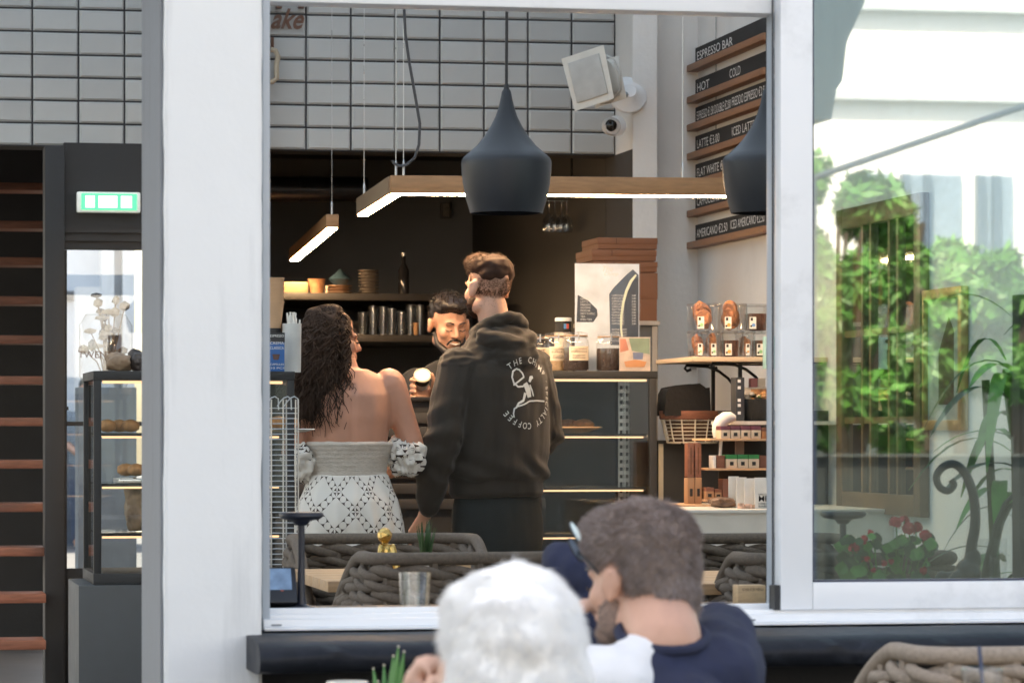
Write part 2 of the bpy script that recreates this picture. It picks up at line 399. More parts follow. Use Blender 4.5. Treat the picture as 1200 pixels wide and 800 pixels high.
# stone ledge with an uneven worn front edge
def ledge_mesh(loc):
    x0, x1 = XY(306, 6.55), XE; n = 150; prof = [(6.97, -.07), (6.97, -.002), (6.62, -.004), (6.585, -.009), (6.562, -.022), (6.556, -.04), (6.565, -.058), (6.59, -.066), (6.64, -.07)]
    vs = []; fs = []; k = len(prof)
    for i in range(n + 1):
        x = x0 + (x1 - x0) * i / n
        for y, z in prof:
            a = noise.noise(Vector((x * 5, y * 8, z * 20))) * .008 + noise.noise(Vector((x * 22, y * 20, z * 60))) * .0045
            ends = .012 if i in (0, n) and y < 6.6 else 0
            vs.append(Vector((x, y + (a if y < 6.63 else 0) + ends, ZS + z + (a * .4 if y < 6.63 else 0))) - Vector(loc))
    for i in range(n):
        for j in range(k): fs.append((i*k+j, i*k+(j+1) % k, (i+1)*k+(j+1) % k, (i+1)*k+j))
    fs.append(tuple(range(k))); fs.append(tuple(n*k+j for j in range(k))[::-1])
    return MB().add(vs, fs).mesh('stone_ledge', smooth=50)
tag(link('stone_ledge', ledge_mesh((2, 6.8, ZS - .07)), stone, None, (2, 6.8, ZS - .07)), 'dark polished stone ledge with worn front edge below the window', 'ledge')
# window frame (fixed part)
XF0, XF1 = XY(307, 6.9), XE
ZT = ZY(4, 6.9, 650)
wf = thing('sliding_window', 'white sliding serving window, left leaf open and right leaf glazed', 'window', (2.2, 7.0, ZS))
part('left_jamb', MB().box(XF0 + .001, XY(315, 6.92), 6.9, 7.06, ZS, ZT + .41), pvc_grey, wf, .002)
part('jamb_bead', MB().box(XY(315, 6.92), XY(316.3, 6.92), 6.96, 7.04, ZS + .05, ZT), pvc, wf)
part('head_rail', MB().box(XF0 + .001, XY(913, 6.99), 6.985, 7.059, ZT, ZT + .13), pvc, wf, .004)
part('upper_rail', MB().box(XF0 + .001, XF1, 6.901, 7.06, ZT + .42, ZT + .55), pvc, wf, .004)
def zr(py): return ZC - (py - HZ) / FPX * depth_at(600, 6.9)
part('sill_base', MB().box(XF0 + .001, XF1, 6.86, 7.08, ZS + .001, zr(731)), pvc, wf, .002)
part('outer_rail', MB().box(XF0 + .002, XF1, 6.885, 6.905, zr(731), zr(722)), pvc, wf, .002)
part('middle_rail', MB().box(XF0 + .002, XF1, 6.94, 6.96, zr(731), zr(718)), pvc, wf, .002)
part('inner_rail', MB().box(XF0 + .002, XF1, 7.01, 7.03, zr(731), zr(713)), pvc, wf, .002)
part('drain_slot', MB().box(XY(870, 6.86), XY(885, 6.86), 6.857, 6.861, zr(731) + .004, zr(731) + .0075), M('slot', (.2, .22, .24), .5, var=0), wf)
part('drain_slot', MB().box(XY(318, 6.86), XY(330, 6.86), 6.857, 6.861, zr(731) + .004, zr(731) + .0075), MATS['slot'], wf)
# sliding leaf on the right: frame sides and the pane
sx0, sx1 = XY(914, 6.93), XE - .05
sz0, sz1 = zr(718.5), ZT + .42
fw = XY(952, 6.93) - sx0; bh = (718 - 686) / FPX * depth_at(1000, 6.93)
part('leaf_stile', MB().box(sx0, sx0 + fw, 6.925, 6.975, sz0, sz1), pvc, wf, .004)
part('leaf_stile', MB().box(sx1 - fw, sx1, 6.925, 6.975, sz0, sz1), pvc, wf, .004)
part('leaf_bottom_rail', MB().box(sx0 + fw, sx1 - fw, 6.926, 6.974, sz0, sz0 + bh), pvc, wf, .003)
part('leaf_top_rail', MB().box(sx0 + fw, sx1 - fw, 6.926, 6.974, sz1 - bh, sz1), pvc, wf, .003)
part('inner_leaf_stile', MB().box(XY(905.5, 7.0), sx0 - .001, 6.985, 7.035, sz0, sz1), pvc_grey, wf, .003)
part('brush_seal', MB().box(XY(905, 6.98), XY(906.2, 6.98), 6.981, 6.984, sz0, sz1), rubber, wf)
part('guide_block', MB().box(sx0 - .012, sx0 - .001, 6.927, 6.96, sz0, sz0 + .052), rubber, wf)
part('guide_block', MB().box(XY(904, 6.98) - .004, XY(906, 6.98), 6.975, 6.984, sz0, sz0 + .05), rubber, wf)
gt = .004
for nm, bx in (('glazing_gasket', (sx0+fw, sx0+fw+gt, sz0+bh, sz1-bh)), ('glazing_gasket', (sx0+fw, sx1-fw, sz0+bh, sz0+bh+gt))):
    part(nm, MB().box(bx[0] + .0005, bx[1], 6.932, 6.968, bx[2] + .0005, bx[3]), M('gasket', (.03, .035, .07), .5, var=0), wf)
window_glass = CLEAR('window_glass', (.84, .95, .94), 1.5, .014, .23)
part('pane', MB().box(sx0 + fw + .001, sx1 - fw - .001, 6.948, 6.954, sz0 + bh + .001, sz1 - bh - .001), window_glass, wf)
# facade above the window, unseen; made tall so its shadow covers the terrace
struct('facade_upper', MB().box(-9, XE + 4, 6.85, 7.25, 3.3, 8.2), white_paint)
# inner sill board the small things stand on
ZI = ZC - (713 - HZ) / FPX * depth_at(600, 7.2)
solo('inner_sill_board', MB().box(XF0 + .01, XE, 7.09, 7.42, ZI - .03, ZI), wood_dark, 'dark wooden sill board just inside the serving window', 'sill board', bevel=.003)

# ================================================================ left bay: stairs, door, exit sign
st = thing('open_staircase', 'black staircase with open red-brown wooden treads', 'staircase', (XY(-40, 15), 15.0, FL))
ys = [752, 697, 642, 590, 539, 489, 440, 392, 346, 300, 257, 212]
for i, py in enumerate(ys):
    z = .40 + .1905 * i + .0; t = FPX * (z - ZC) / (HZ - py) if abs(HZ - py) > 20 else 15.4
    t = 13.8 + (17.0 - 13.8) * i / 11
    z = ZC + (HZ - py) / FPX * t
    a = PD(-130, py, t); b = PD(56, py, t)
    part('tread', MB().box(a.x, b.x, a.y, a.y + .26, z - .038, z), wood_red, st, .004)
part('stringer', MB().tube([PD(-110, 800, 13.85), PD(-110, 200, 17.2)], .05, 6), black_metal, st)
struct('stair_wall', MB().box(XY(-160, 18), XY(74, 18.3), 18.3, 18.5, FL, CZ), black_wall)
# black door frame, transom and glass door
YD = 14.6
df = thing('black_door', 'black framed glass door under the exit sign', 'door', (XY(120, YD), YD, FL))
part('post', MB().box(XY(52, YD), XY(75, YD), YD - .05, YD + .12, FL, ZY(172, YD, 60)), black_paint, df, .004)
part('transom', MB().box(XY(75, YD), XY(185, YD), YD - .01, YD + .08, ZY(292, YD, 120), ZY(168, YD, 120)), black_paint, df)
for py in (270, 280):
    part('groove_strip', MB().box(XY(76, YD), XY(184, YD), YD - .022, YD - .009, ZY(py + 3, YD, 120), ZY(py - 3, YD, 120)), black_metal, df)
part('door_stile', MB().box(XY(75, YD + .05), XY(78, YD + .05), YD + .02, YD + .06, FL, ZY(293, YD, 120)), black_metal, df)
part('middle_rail', MB().box(XY(78, YD), XY(185, YD), YD + .02, YD + .06, ZY(499, YD), ZY(494, YD)), black_metal, df)
part('bottom_rail', MB().box(XY(78, YD), XY(185, YD), YD + .02, YD + .06, FL, ZY(662, YD)), black_metal, df)
part('door_glass', MB().box(XY(78, YD), XY(185, YD), YD + .036, YD + .042, ZY(662, YD), ZY(293, YD, 120)), CLEAR('door_glass', (.93, .96, .98), 1.5, 0, .03), df)
lt = MB(); letters(lt, 'TWENTY', P(92, 419, YD) + Vector((0, .033, 0)), X3, Z3, .042, thick=0)
part('lettering', lt, M('bronze_vinyl', (.16, .10, .07), .6), df)
hd = MB().box(XY(72, YD), XY(80, YD), YD - .02, YD + .02, ZY(481, YD), ZY(477, YD)); part('handle', hd, black_metal, df)
ex = thing('exit_sign', 'lit green and white emergency exit sign above the glass door', 'exit sign', P(127, 250, YD - .012))
x0, x1, z0, z1 = XY(90, YD - .05), XY(164.5, YD - .05), ZY(250, YD, 127), ZY(226, YD, 127)
part('housing', MB().box(x0, x1, YD - .06, YD - .012, z0, z1), M('sign_housing', (.8, .8, .8), .4, emit=(.8, 1, .95), estr=.05), ex, .008)
part('green_face', MB().box(x0 + .018, x1 - .016, YD - .064, YD - .0605, z0 + .01, z1 - .008), EMIT('exit_green', (.05, .62, .33), .6), ex)
mb = MB()
for a, b in ((.035, .075), (.09, .17), (.185, .232)):
    mb.box(x0 + a, x0 + b, YD - .0665, YD - .0642, z0 + .019, z1 - .017)
part('pictogram', mb, EMIT('exit_white', (.75, 1, .88), .55), ex)
# what lies beyond the glass door: pale outdoor wall with pilasters
ob = thing('yard_wall', 'pale grey rendered yard wall with white pilasters seen through the glass door', 'wall', (XY(120, 38), 38, 0))
part('wall', MB().box(-14, 3, 38, 38.3, 0, 5), M('pale_blue_render', (.66, .70, .74), .8, var=.1, scale=2), ob)
for a, b in ((118, 133), (143, 157)):
    part('pilaster', MB().box(XY(a, 37.8), XY(b, 37.8), 37.7, 38, 0, 5), white_paint, ob)
part('low_panel', MB().box(XY(89, 37), XY(118, 37), 37, 37.3, 0, ZY(340, 37)), white_paint, ob)
part('plinth', MB().box(-14, 3, 37.75, 37.99, 0, ZY(505, 37.7)), M('blue_grey_plinth', (.10, .12, .15), .8, var=.2), ob)
sg = solo('yard_notice', MB().box(XY(72, 37.9), XY(88, 37.9), 37.9, 37.93, ZY(357, 37.9), ZY(345, 37.9)), M('sign_grey', (.10, .10, .10), .7, var=.3, scale=50), 'small dark notice on the pale yard wall beyond the door', 'sign')
# ================================================================ lamps
ZCEIL = CZ - .1
def pendant(px, t, label):
    # lathe profile read off the lamp: neck at the top, flared shoulder, bowl below
    c = PD(px, 250, t); s = t / FPX
    prof = [(4, 145), (5.5, 142), (7, 134), (9, 125), (13, 113), (19, 101), (26, 90), (35, 79), (44, 71), (50, 66), (52.5, 62), (53, 58), (52.5, 48), (51, 34), (48, 18), (44, 5), (42.5, 0)]
    th = thing('pendant_lamp', label, 'pendant lamp', c, 'matte black pendant lamps')
    out = [(r * s, z * s) for r, z in prof]
    inn = [((r - 1.6) * s, z * s) for r, z in prof[::-1] if z < 120]
    part('shade', MB().lathe([(r, z) for r, z in out + inn], c, 48, cap0=True, cap1=True), lampblack, th, smooth=60)
    part('cord_grip', MB().lathe([(1.2*s, 152*s), (3*s, 150*s), (3.6*s, 143*s), (3.6*s, 140*s)], c, 16), rubber, th)
    part('cord', MB().tube([c + Vector((0, 0, 148*s)), c + Vector((.003, 0, 1.0)), Vector((c.x, c.y, ZCEIL))], .0042, 8), rubber, th)
    part('lining', MB().lathe([(40*s, 12*s), (46*s, 40*s), (47*s, 55*s), (20*s, 90*s)], c, 40, False, False), M('brass_lining', (.5, .3, .12), .4, metal=1), th)
pendant(593.5, 9.15, 'matte black pendant lamp hanging in the middle of the open window')
pendant(899, 9.0, 'matte black pendant lamp in front of the menu boards')

LH = .873                                     # height of the linear lamps above the eye
def lampt(py): return FPX * LH / (HZ - py)
def beam(p, q, wd, ht):
    """a bar from p to q (bottom centre line), width wd, height ht -> housing box and diffuser box"""
    d = (q - p); L = d.length; d.normalize(); n = Vector((d.y, -d.x, 0)); Mx = Matrix((d, n, Z3)).transposed()
    a = MB().obox((p + q) / 2 + Vector((0, 0, ht/2 + .004)), (L, wd, ht), Mx)
    b = MB().obox((p + q) / 2 + Vector((0, 0, .002)), (L - .012, wd - .012, .006), Mx)
    return a, b
ZL = ZC + LH
c0 = PD(464, 229, 12.62); c0.z = ZL
c1 = PD(862, 233, 12.75); c1.z = ZL
c2 = PD(425, 253, 13.85); c2.z = ZL
ll = thing('angled_linear_lamp', 'long wood-clad linear lamp with a bent arm over the counter', 'linear lamp', (c0 + c1) / 2)
a, b = beam(c0 + (c0 - c1).normalized() * .022, c1, .052, .066); part('housing', a, lamp_wood, ll, .002); part('diffuser', b, led, ll)
dd = (c2 - c0).normalized()
a, b = beam(c0 + dd * .028, c2, .052, .066); part('arm_housing', a, M('arm_wood_veneer', (.24, .15, .085), .5, var=.2, stretch=(14, 2, 14)), ll, .002); part('arm_diffuser', b, led, ll)
def wire(p, parent, r=.0015):
    part('suspension_wire', MB().tube([p, Vector((p.x, p.y, ZCEIL))], r, 5), steel, parent)
    part('wire_ferrule', MB().lathe([(.005, 0), (.005, .05), (.002, .06)], p, 8), steel, parent)
wire(Vector((c2.x, c2.y, ZL + .07)) - dd * .06, ll); q = PD(464, 200, 12.66); wire(Vector((q.x, q.y, ZL + .07)), ll); q = PD(473, 200, 12.62); wire(Vector((q.x, q.y, ZL + .07)), ll)
q = PD(800, 200, 12.7); wire(Vector((q.x, q.y, ZL + .07)), ll)
tt = 12.6
cable = [(473, -300), (473, 0), (475, 40), (480, 75), (487, 115), (492, 145), (491, 170), (486, 185), (477, 193), (468, 195), (461, 191), (460, 188)]
part('power_cable', MB().tube([PD(x, y, tt) for x, y in cable], .0055, 6), M('cable_grey', (.05, .05, .055), .5), ll)
c0 = PD(389.5, 268, lampt(268)); c1 = PD(345, 305.5, lampt(305.5)); c0.z = c1.z = ZL
l2 = thing('short_linear_lamp', 'short wood-clad linear lamp at the far end of the bar', 'linear lamp', (c0 + c1) / 2)
a, b = beam(c0, c1, .055, .058); part('housing', a, lamp_wood, l2, .002); part('diffuser', b, led, l2)
d2 = (c1 - c0).normalized(); q = c0 + d2 * .03; wire(Vector((q.x, q.y, ZL + .06)), l2, .0012)

# ================================================================ loudspeaker, dome camera, wall sign
Ysp = 14.66
sp = thing('loudspeaker', 'white box loudspeaker on a round wall bracket', 'loudspeaker', P(700, 95, 14.6))
rot = rotz(R(-38)) @ Matrix.Rotation(R(-14), 3, 'Y') 
c = P(699, 94, 14.4); s = 14.7 / FPX * .84
body = MB().prism([(-23*s, -30*s), (23*s, -30*s), (25*s, 30*s), (-25*s, 30*s)], 'y', -.08, .10)
body.v = [Vector((v.x * (1 if v.y < 0 else .72), v.y, v.z * (1 if v.y < 0 else .75))) for v in body.v]; body.xf(rot, c)
part('cabinet', body, M('aged_white_plastic', (.60, .58, .53), .45, var=.08), sp, .026)
gr = MB().obox((0, -.084, 0), (49*s, .01, 58*s)).xf(rot, c)
part('grille', gr, M('speaker_grille', (.52, .52, .50), .6, bump=.6, bscale=500), sp, .004)
u = [rot @ Vector((x*s, .02, z*s)) + c for x, z in ((-6, 33), (14, 36), (30, 22), (34, 0), (30, -22), (10, -35), (-4, -33))]
part('bracket', MB().tube(u, .010, 8, squash=.4), M('bracket_plastic', (.5, .49, .46), .5), sp)
mc = PX(733, 112, XB - .001)
mt = MB().lathe([(.085, 0), (.083, .012), (.05, .03), (.02, .035)], (0, 0, 0), 24).xf(Matrix.Rotation(R(-90), 3, 'Y'), Vector((XA + .05, 14.62, c.z - .06)))
mt = MB().lathe([(.088, 0), (.085, .012), (.05, .03), (.03, .05)], (0, 0, 0), 28).xf(Matrix.Rotation(R(70), 3, 'X'), P(735, 112, 14.665)); part('wall_plate', mt, pvc, sp)
part('arm', MB().tube([P(735, 112, 14.64), P(724, 108, 14.5), c + rot @ Vector((0, .06, 0))], .014, 8), pvc_grey, sp)
dc = thing('dome_camera', 'small white security camera with a black lens below the loudspeaker', 'security camera', P(717, 150, 14.65))
cc = P(716, 148, 14.55); rr = rotz(R(-35)) @ Matrix.Rotation(R(-75), 3, 'X')
part('body', MB().lathe([(.012, .0), (.034, .004), (.04, .02), (.04, .05), (.032, .07)], (0, 0, -.03), 24).xf(Matrix.Rotation(R(100), 3, 'X') , cc), M('camera_shell', (.6, .6, .6), .4), dc)
part('lens', MB().ell((0, 0, 0), (.028, .02, .028)).xf(rotz(R(-20)), cc + Vector((-.008, -.035, 0))), M('lens_black', (.01, .01, .01), .1), dc)
part('base', MB().lathe([(.045, 0), (.045, .02), (.035, .025)], (0, 0, 0), 24).xf(Matrix.Rotation(R(90), 3, 'X'), P(721, 148, 14.66)), pvc, dc)
# cut-out letters of the shop sign at the edge of the pillar
sg = thing('wall_sign', 'brown cut-out letters of a wall sign on the tiles beside the pillar', 'sign', P(330, 60, 14.98))
br = M('brown_letter', (.13, .055, .03), .6)
for a, b in ((323.5, 330), (349.5, 356)):
    part('letter_stem', MB().box(XY(a, 14.97), XY(b, 14.97), 14.955, 14.985, ZY(10, 14.97, a), ZY(-26, 14.97, a)), br, sg)
part('letter_bar', MB().box(XY(318, 14.97), XY(360, 14.97), 14.956, 14.984, ZY(-26.2, 14.97, 340), ZY(-34, 14.97, 340)), br, sg)
lt = MB(); letters(lt, 'ake', P(316.5, 33, 14.985), X3, Z3, .125, width=39 * 15.2 / FPX, shear=.45, bold=.02, thick=0)
part('script_lettering', lt, br, sg)
hk = [(317, 58), (323, 60), (326, 67), (324, 75), (324, 92), (319, 96), (316, 96)]
part('bracket', MB().tube([P(x, y, 14.93) for x, y in hk], .012, 8), M('brass_beige', (.40, .33, .24), .5), sg)
part('bracket_stem', MB().box(XY(318, 14.95), XY(321, 14.95), 14.95, 14.98, ZY(57, 14.95, 320), ZY(44, 14.95, 320)), br, sg)

# ================================================================ menu rails on the right wall
rows = [(57, 18, 'ESPRESSO BAR_', None, None, 'ESPRESSO BAR heading'), (94, 57, 'HOT', 'COLD', .47, 'HOT and COLD'), (126.5, 93, 'ESPRESSO €1.50 DOUBLE €2.00', 'FREDDO ESPRESSO €2.50', .50, 'ESPRESSO, DOUBLE and FREDDO ESPRESSO'),
        (160, 128, 'LATTE €3.00', 'ICED LATTE €3.00', .5, 'LATTE and ICED LATTE'), (193, 163, 'FLAT WHITE €3.00', None, None, 'FLAT WHITE'), (227, 200, 'CAPPUCCINO €3.00', None, None, 'CAPPUCCINO'), (264, 240, 'AMERICANO €2.50', 'ICED AMERICANO €2.50', .48, 'AMERICANO and ICED AMERICANO')]
xw = XR - .004
for i, (yl, yr, s1, s2, fr, lab) in enumerate(rows):
    far = PX(818, yl, xw); near = PX(908, yr, xw); zt_ = far.z
    pitch = .125
    H = .076; Y0, Y1 = far.y, near.y           # Y0 far (left in the picture)
    ml = thing('menu_rail', f'black menu rail lettered {lab}, wooden ledge', 'menu rail', (xw, (Y0 + Y1) / 2, zt_ - H), 'menu rails on the wall')
    part('panel', MB().box(xw - .012, xw, Y1, Y0, zt_ - H, zt_), chalk, ml)
    part('ledge', MB().box(xw - .05, xw, Y1, Y0 + .01, zt_ - H - .03, zt_ - H - .001), wood_rail, ml, .002)
    lt = MB(); sz = .054
    L = Y0 - Y1
    w1 = L * (.52 if i == 0 else .17 if i == 1 else .46 if i == 2 else min(.46, .028 * len(s1)))
    letters(lt, s1, (xw - .0125, Y0 - .03, zt_ - H + .018), -Y3, Z3, sz, width=w1)
    part('lettering', lt, chalk_ink, ml); lt = MB()
    if s2: letters(lt, s2, (xw - .0125, Y0 - L * fr, zt_ - H + .022), -Y3, Z3, sz, width=L * (.14 if i == 1 else .43))
    if s2: part('lettering', lt, chalk_ink, ml)
# thin conduit line down the wall
solo('wall_conduit', MB().tube([PX(839, 20, xw - .003), PX(839, 160, xw - .003)], .003, 6), M('conduit_grey', (.35, .35, .35), .6), 'thin vertical cable crossing the upper menu rails', 'cable')

# ================================================================ black bar counter, cases
YC = 13.0                                     # front plane of the counter
bc = thing('bar_counter', 'black bar counter behind the two customers', 'counter', (XY(520, YC), YC + .3, FL))
part('front', MB().box(XY(300, YC), XY(640, YC), YC + .02, YC + .65, FL, ZY(470, YC)), black_paint, bc)
part('top', MB().box(XY(300, YC), XY(640, YC), YC, YC + .68, ZY(470, YC), ZY(465, YC)), black_metal, bc, .002)
for i, py in enumerate((484, 500, 516, 532, 548, 566, 584)):
    part('ribbed_panel', MB().box(XY(300, YC), XY(640, YC), YC + .004, YC + .019, ZY(py + 12, YC), ZY(py, YC)), M('bar_panel', (.026, .026, .028), .6), bc, .002)

def glass_case(name, label, x0, x1, y0, y1, z0, z1, shelves, base_mat, base_z, parent_group, post=.03):
    th = thing(name, label, 'display case', ((x0+x1)/2, (y0+y1)/2, FL))
    for xx in (x0, x1 - post):
        for yy in (y0, y1 - post):
            part('post', MB().box(xx, xx + post, yy, yy + post, z0, z1), black_paint, th, .002)
    part('top_frame', MB().box(x0 - .002, x1 + .002, y0 - .002, y1 + .002, z1, z1 + .028), black_paint, th, .002)
    part('bottom_frame', MB().box(x0 - .002, x1 + .002, y0 - .002, y1 + .002, z0 - .035, z0), black_paint, th, .002)
    part('front_glass', MB().box(x0 + post, x1 - post, y0 + .008, y0 + .014, z0, z1), case_glass, th)
    part('side_glass', MB().box(x0 + .008, x0 + .014, y0 + post, y1 - post, z0, z1), case_glass, th)
    part('side_glass', MB().box(x1 - .014, x1 - .008, y0 + post, y1 - post, z0, z1), case_glass, th)
    for z in shelves:
        sh = part('shelf', MB().box(x0 + .022, x1 - .032, y0 + .05, y1 - .04, z - .006, z), CLEAR('shelf_glass', (.80, .84, .84), 1.45, .02, .08), th)
        part('shelf_edge', MB().box(x0 + .022, x1 - .032, y0 + .04, y0 + .05, z - .010, z), black_metal, sh)
        part('led_strip', MB().box(x0 + .03, x1 - .045, y0 + .042, y0 + .054, z - .017, z - .0105), led_case, sh)
        part('led_strip', MB().box(x0 + .03, x1 - .11, y1 - .06, y1 - .05, z - .013, z - .0065), led_case, sh)
    part('led_strip', MB().box(x0 + .03, x1 - .035, y0 + .03, y0 + .042, z1 - .012, z1 - .003), led_case, th)
    if base_mat:
        part('plinth', MB().box(x0 - .05, x1 + .01, y0 - .02, y1, FL, z0 - .036), base_mat, th, .004)
    return th
# right case, on the counter line
rx0, rx1, ry = XY(626, 12.95), XY(770, 12.95), 12.95
rz1 = ZY(443, ry, 700)
rc = glass_case('pastry_case', 'tall glass pastry case with black frame beside the hooded man', rx0, rx1, ry, ry + .62, ZY(690, ry), rz1,
                [ZY(508, ry), ZY(571, ry), ZY(627, ry)], black_paint, 0, None)
part('case_back', MB().box(rx0 + .03, rx1 - .03, ry + .60, ry + .615, ZY(690, ry), rz1), M('case_back_grey', (.03, .03, .032), .5, var=.2), rc)
for pxr in (731, 738):
    mb = MB().box(XY(pxr - 3, ry + .5), XY(pxr + 3, ry + .5), ry + .55, ry + .56, ZY(690, ry), rz1)
    o = part('slotted_upright', mb, steel, rc)
    for k in range(26):
        zz = ZY(690, ry) + .03 + k * .03
        part('slot', MB().box(XY(pxr - 1.4, ry + .5), XY(pxr + 1.4, ry + .5), ry + .546, ry + .5505, zz, zz + .014), M('slot_black', (.01, .01, .01), .8, var=0), o)
# left case on a grey plinth
lx0, lx1, ly = XY(110, 11.0), XY(345, 11.0), 11.0
lc = glass_case('bakery_case', 'black framed glass bakery case on a grey plinth half hidden by the pillar', lx0, lx1, ly, ly + .5, ZY(668, ly), ZY(446, ly),
                [ZY(507, ly), ZY(565, ly), ZY(622, ly)], M('grey_laminate', (.055, .06, .064), .55, var=.08), 0, None, post=.024)
# pastries: things lying on the shelves
def loaf(name, c, r, mat, label, cat, group=None, sub=2):
    bag = 'bag' in name or 'pack' in name; mb = MB().ell((0, 0, 0), r, sub=4 if bag else sub)
    if bag: mb.v = [Vector((max(-r[0]*.72, min(r[0]*.72, v.x)), max(-r[1]*.8, min(r[1]*.8, v.y)), v.z)) for v in mb.v]
    mb.v = [Vector(v) * (1 + (.30 * noise.noise(Vector(v) * 30 + Vector(c)) + .22 * abs(noise.noise(Vector(v) * 75)) if bag else .13 * noise.noise(Vector(v) * 40 + Vector(c)))) + Vector(c) + Vector((0, 0, r[2])) for v in mb.v]
    mb.v = [Vector((v.x, v.y, max(v.z, c[2] + .001))) for v in mb.v]
    return solo(name, mb, mat, label, cat, (c[0], c[1], c[2]), group, smooth=80)
def on(px, z, Y): q = P(px, HZ, Y); return (q.x, Y, z)
zs = [ZY(507, ly), ZY(565, ly), ZY(622, ly)]
for px, k, yy, lab in ((126, 0, .14, 'golden roll on the top shelf of the bakery case, nearest its black post'), (140, 0, .2, 'second golden roll on the top shelf of the bakery case'), (153, 0, .16, 'third golden roll on the bakery case top shelf, towards the pillar'),
                       (148, 1, .2, 'baked pastry on the second shelf of the bakery case beside the pillar'), (160, 1, .15, 'baked pastry on the second shelf touching the pillar edge')):
    loaf('bread_roll', on(px, zs[k] + (.02 if k == 1 else .001), ly + yy), (.032, .05, .022), pastry, lab, 'pastry', 'pastries in the bakery case')
for px, k in ((325, 0), (338, 0)):
    loaf('bread_roll', on(px, zs[0] + .012, ly + .15), (.03, .05, .022), pastry, f"golden roll on a white plate right of the pillar, {'behind the wire rack' if px > 330 else 'nearest the pillar'}", 'pastry', 'pastries in the bakery case')
solo('serving_plate', MB().lathe([(.02, 0), (.08, .002), (.11, .010), (.108, .013), (.07, .006)], on(330, zs[0] + .001, ly + .15), 28), paper, 'white serving plate with rolls in the bakery case', 'plate')
solo('pastry_tray', MB().box(XY(140, ly + .05), XY(170, ly + .05), ly + .08, ly + .32, zs[1] + .001, zs[1] + .014), steel, 'metal tray under pastries on the bakery case second shelf', 'tray', bevel=.003)
bagm = M('brown_paper_bag', (.30, .20, .13), .7, var=.5, scale=18, bump=.5, bscale=30)
loaf('paper_bag', on(160, zs[2] + .001, ly + .2), (.045, .06, .08), bagm, 'crumpled printed paper bag inside the bakery case', 'bag')
zr_ = ZY(508, ry)
pp = P(664, 505, ry + .2)
solo('croissant_plate', MB().lathe([(.06, 0), (.09, .004), (.15, .022), (.148, .027), (.08, .012)], (pp.x, ry + .24, zr_ + .001), 32), kraft_light, 'wide shallow dish of croissants in the tall pastry case', 'dish')
for i, (dx, dy) in enumerate(((-.05, 0), (.02, .03), (.07, -.03))):
    loaf('croissant', (pp.x + dx, ry + .24 + dy, zr_ + .014), (.045, .03, .022), pastry, ['croissant on the dish nearest the hooded man', 'middle croissant on the dish in the pastry case', 'croissant at the outer rim of the dish'][i], 'croissant', 'croissants on the dish')
# ---- things standing on the right case
ztop = rz1 + .029
def jar(c, r, h, fillm, label, cols=None, lab=True, lidm=None):
    th = thing('clip_top_jar', label, 'jar', c, 'clip-top jars on the pastry case'); c = Vector(c)
    part('glass_body', MB().lathe([(r*.9, 0), (r, .01), (r, h*.68), (r*.93, h*.78), (r*.8, h*.84), (r*.8, h*.9)], c, 28), glassware, th, smooth=60)
    part('contents', MB().lathe([(r*.86, .004), (r*.95, .012), (r*.95, h*.55), (r*.9, h*.6)], c, 24), fillm, th)
    part('lid', MB().lathe([(r*.86, h*.9), (r*.88, h*.93), (r*.88, h*.97), (r*.6, h)], c, 28), glassware, th)
    part('rubber_seal', MB().lathe([(r*.88, h*.885), (r*.9, h*.9), (r*.88, h*.915)], c, 24), M('seal_tan', (.35, .22, .12), .6), th)
    part('wire_clip', MB().tube([c + Vector((-r*.92, 0, h*.86)), c + Vector((-r*.5, -r*.8, h*.86)), c + Vector((0, -r*.95, h*.87)), c + Vector((r*.5, -r*.8, h*.86)), c + Vector((r*.92, 0, h*.86))], .0022, 6).tube([c + Vector((0, -r*.96, h*.78)), c + Vector((0, -r*.97, h*.98))], .003, 6), steel, th)
    if lab:
        mb = MB(); n = 8
        vs = []; 
        for k in range(n + 1):
            a = R(-90 - 48 + 96 * k / n + 6); 
            for z in (h*.27, h*.63): vs.append(c + Vector((math.cos(a)*(r+.0012), math.sin(a)*(r+.0012), z)))
        mb.add(vs, [(2*k, 2*k+2, 2*k+3, 2*k+1) for k in range(n)])
        lp = part('paper_label', mb, cream, th)
        tx = MB()
        for j, sline in enumerate(('COLOMBIA', 'ESPRESSO', '')):
            if sline: letters(tx, sline, c + Vector((-r*.6, -(r + .004), h*(.54 - .07*j))), X3, Z3, .011, width=r*1.2, thick=0)
        for j in range(3):
            tx.box(c.x - r*.5, c.x + r*.5, c.y - r - .004, c.y - r - .0038, c.z + h*(.40 - .035*j), c.z + h*(.40 - .035*j) + .0015)
        part('label_print', tx, ink, lp)
    return th
q = P(675, 437, ry + .16); jar((q.x, ry + .16, ztop), .052, .155, beans, 'clip-top jar of coffee beans with a cream label beside the menu stand')
q = P(653, 437, ry + .22); jar((q.x, ry + .24, ztop), .050, .155, M('pale_grains', (.5, .34, .2), .7, var=.3, scale=80), 'clip-top jar of pale grains partly behind the man in the hoodie')
q = P(634, 437, ry + .22); jar((q.x, ry + .28, ztop), .046, .150, beans, 'clip-top jar almost hidden behind the hooded shoulder')
q = P(712, 437, ry + .16); jar((q.x, ry + .14, ztop), .050, .150, beans, 'dark clip-top jar standing before the menu stand', lab=False)
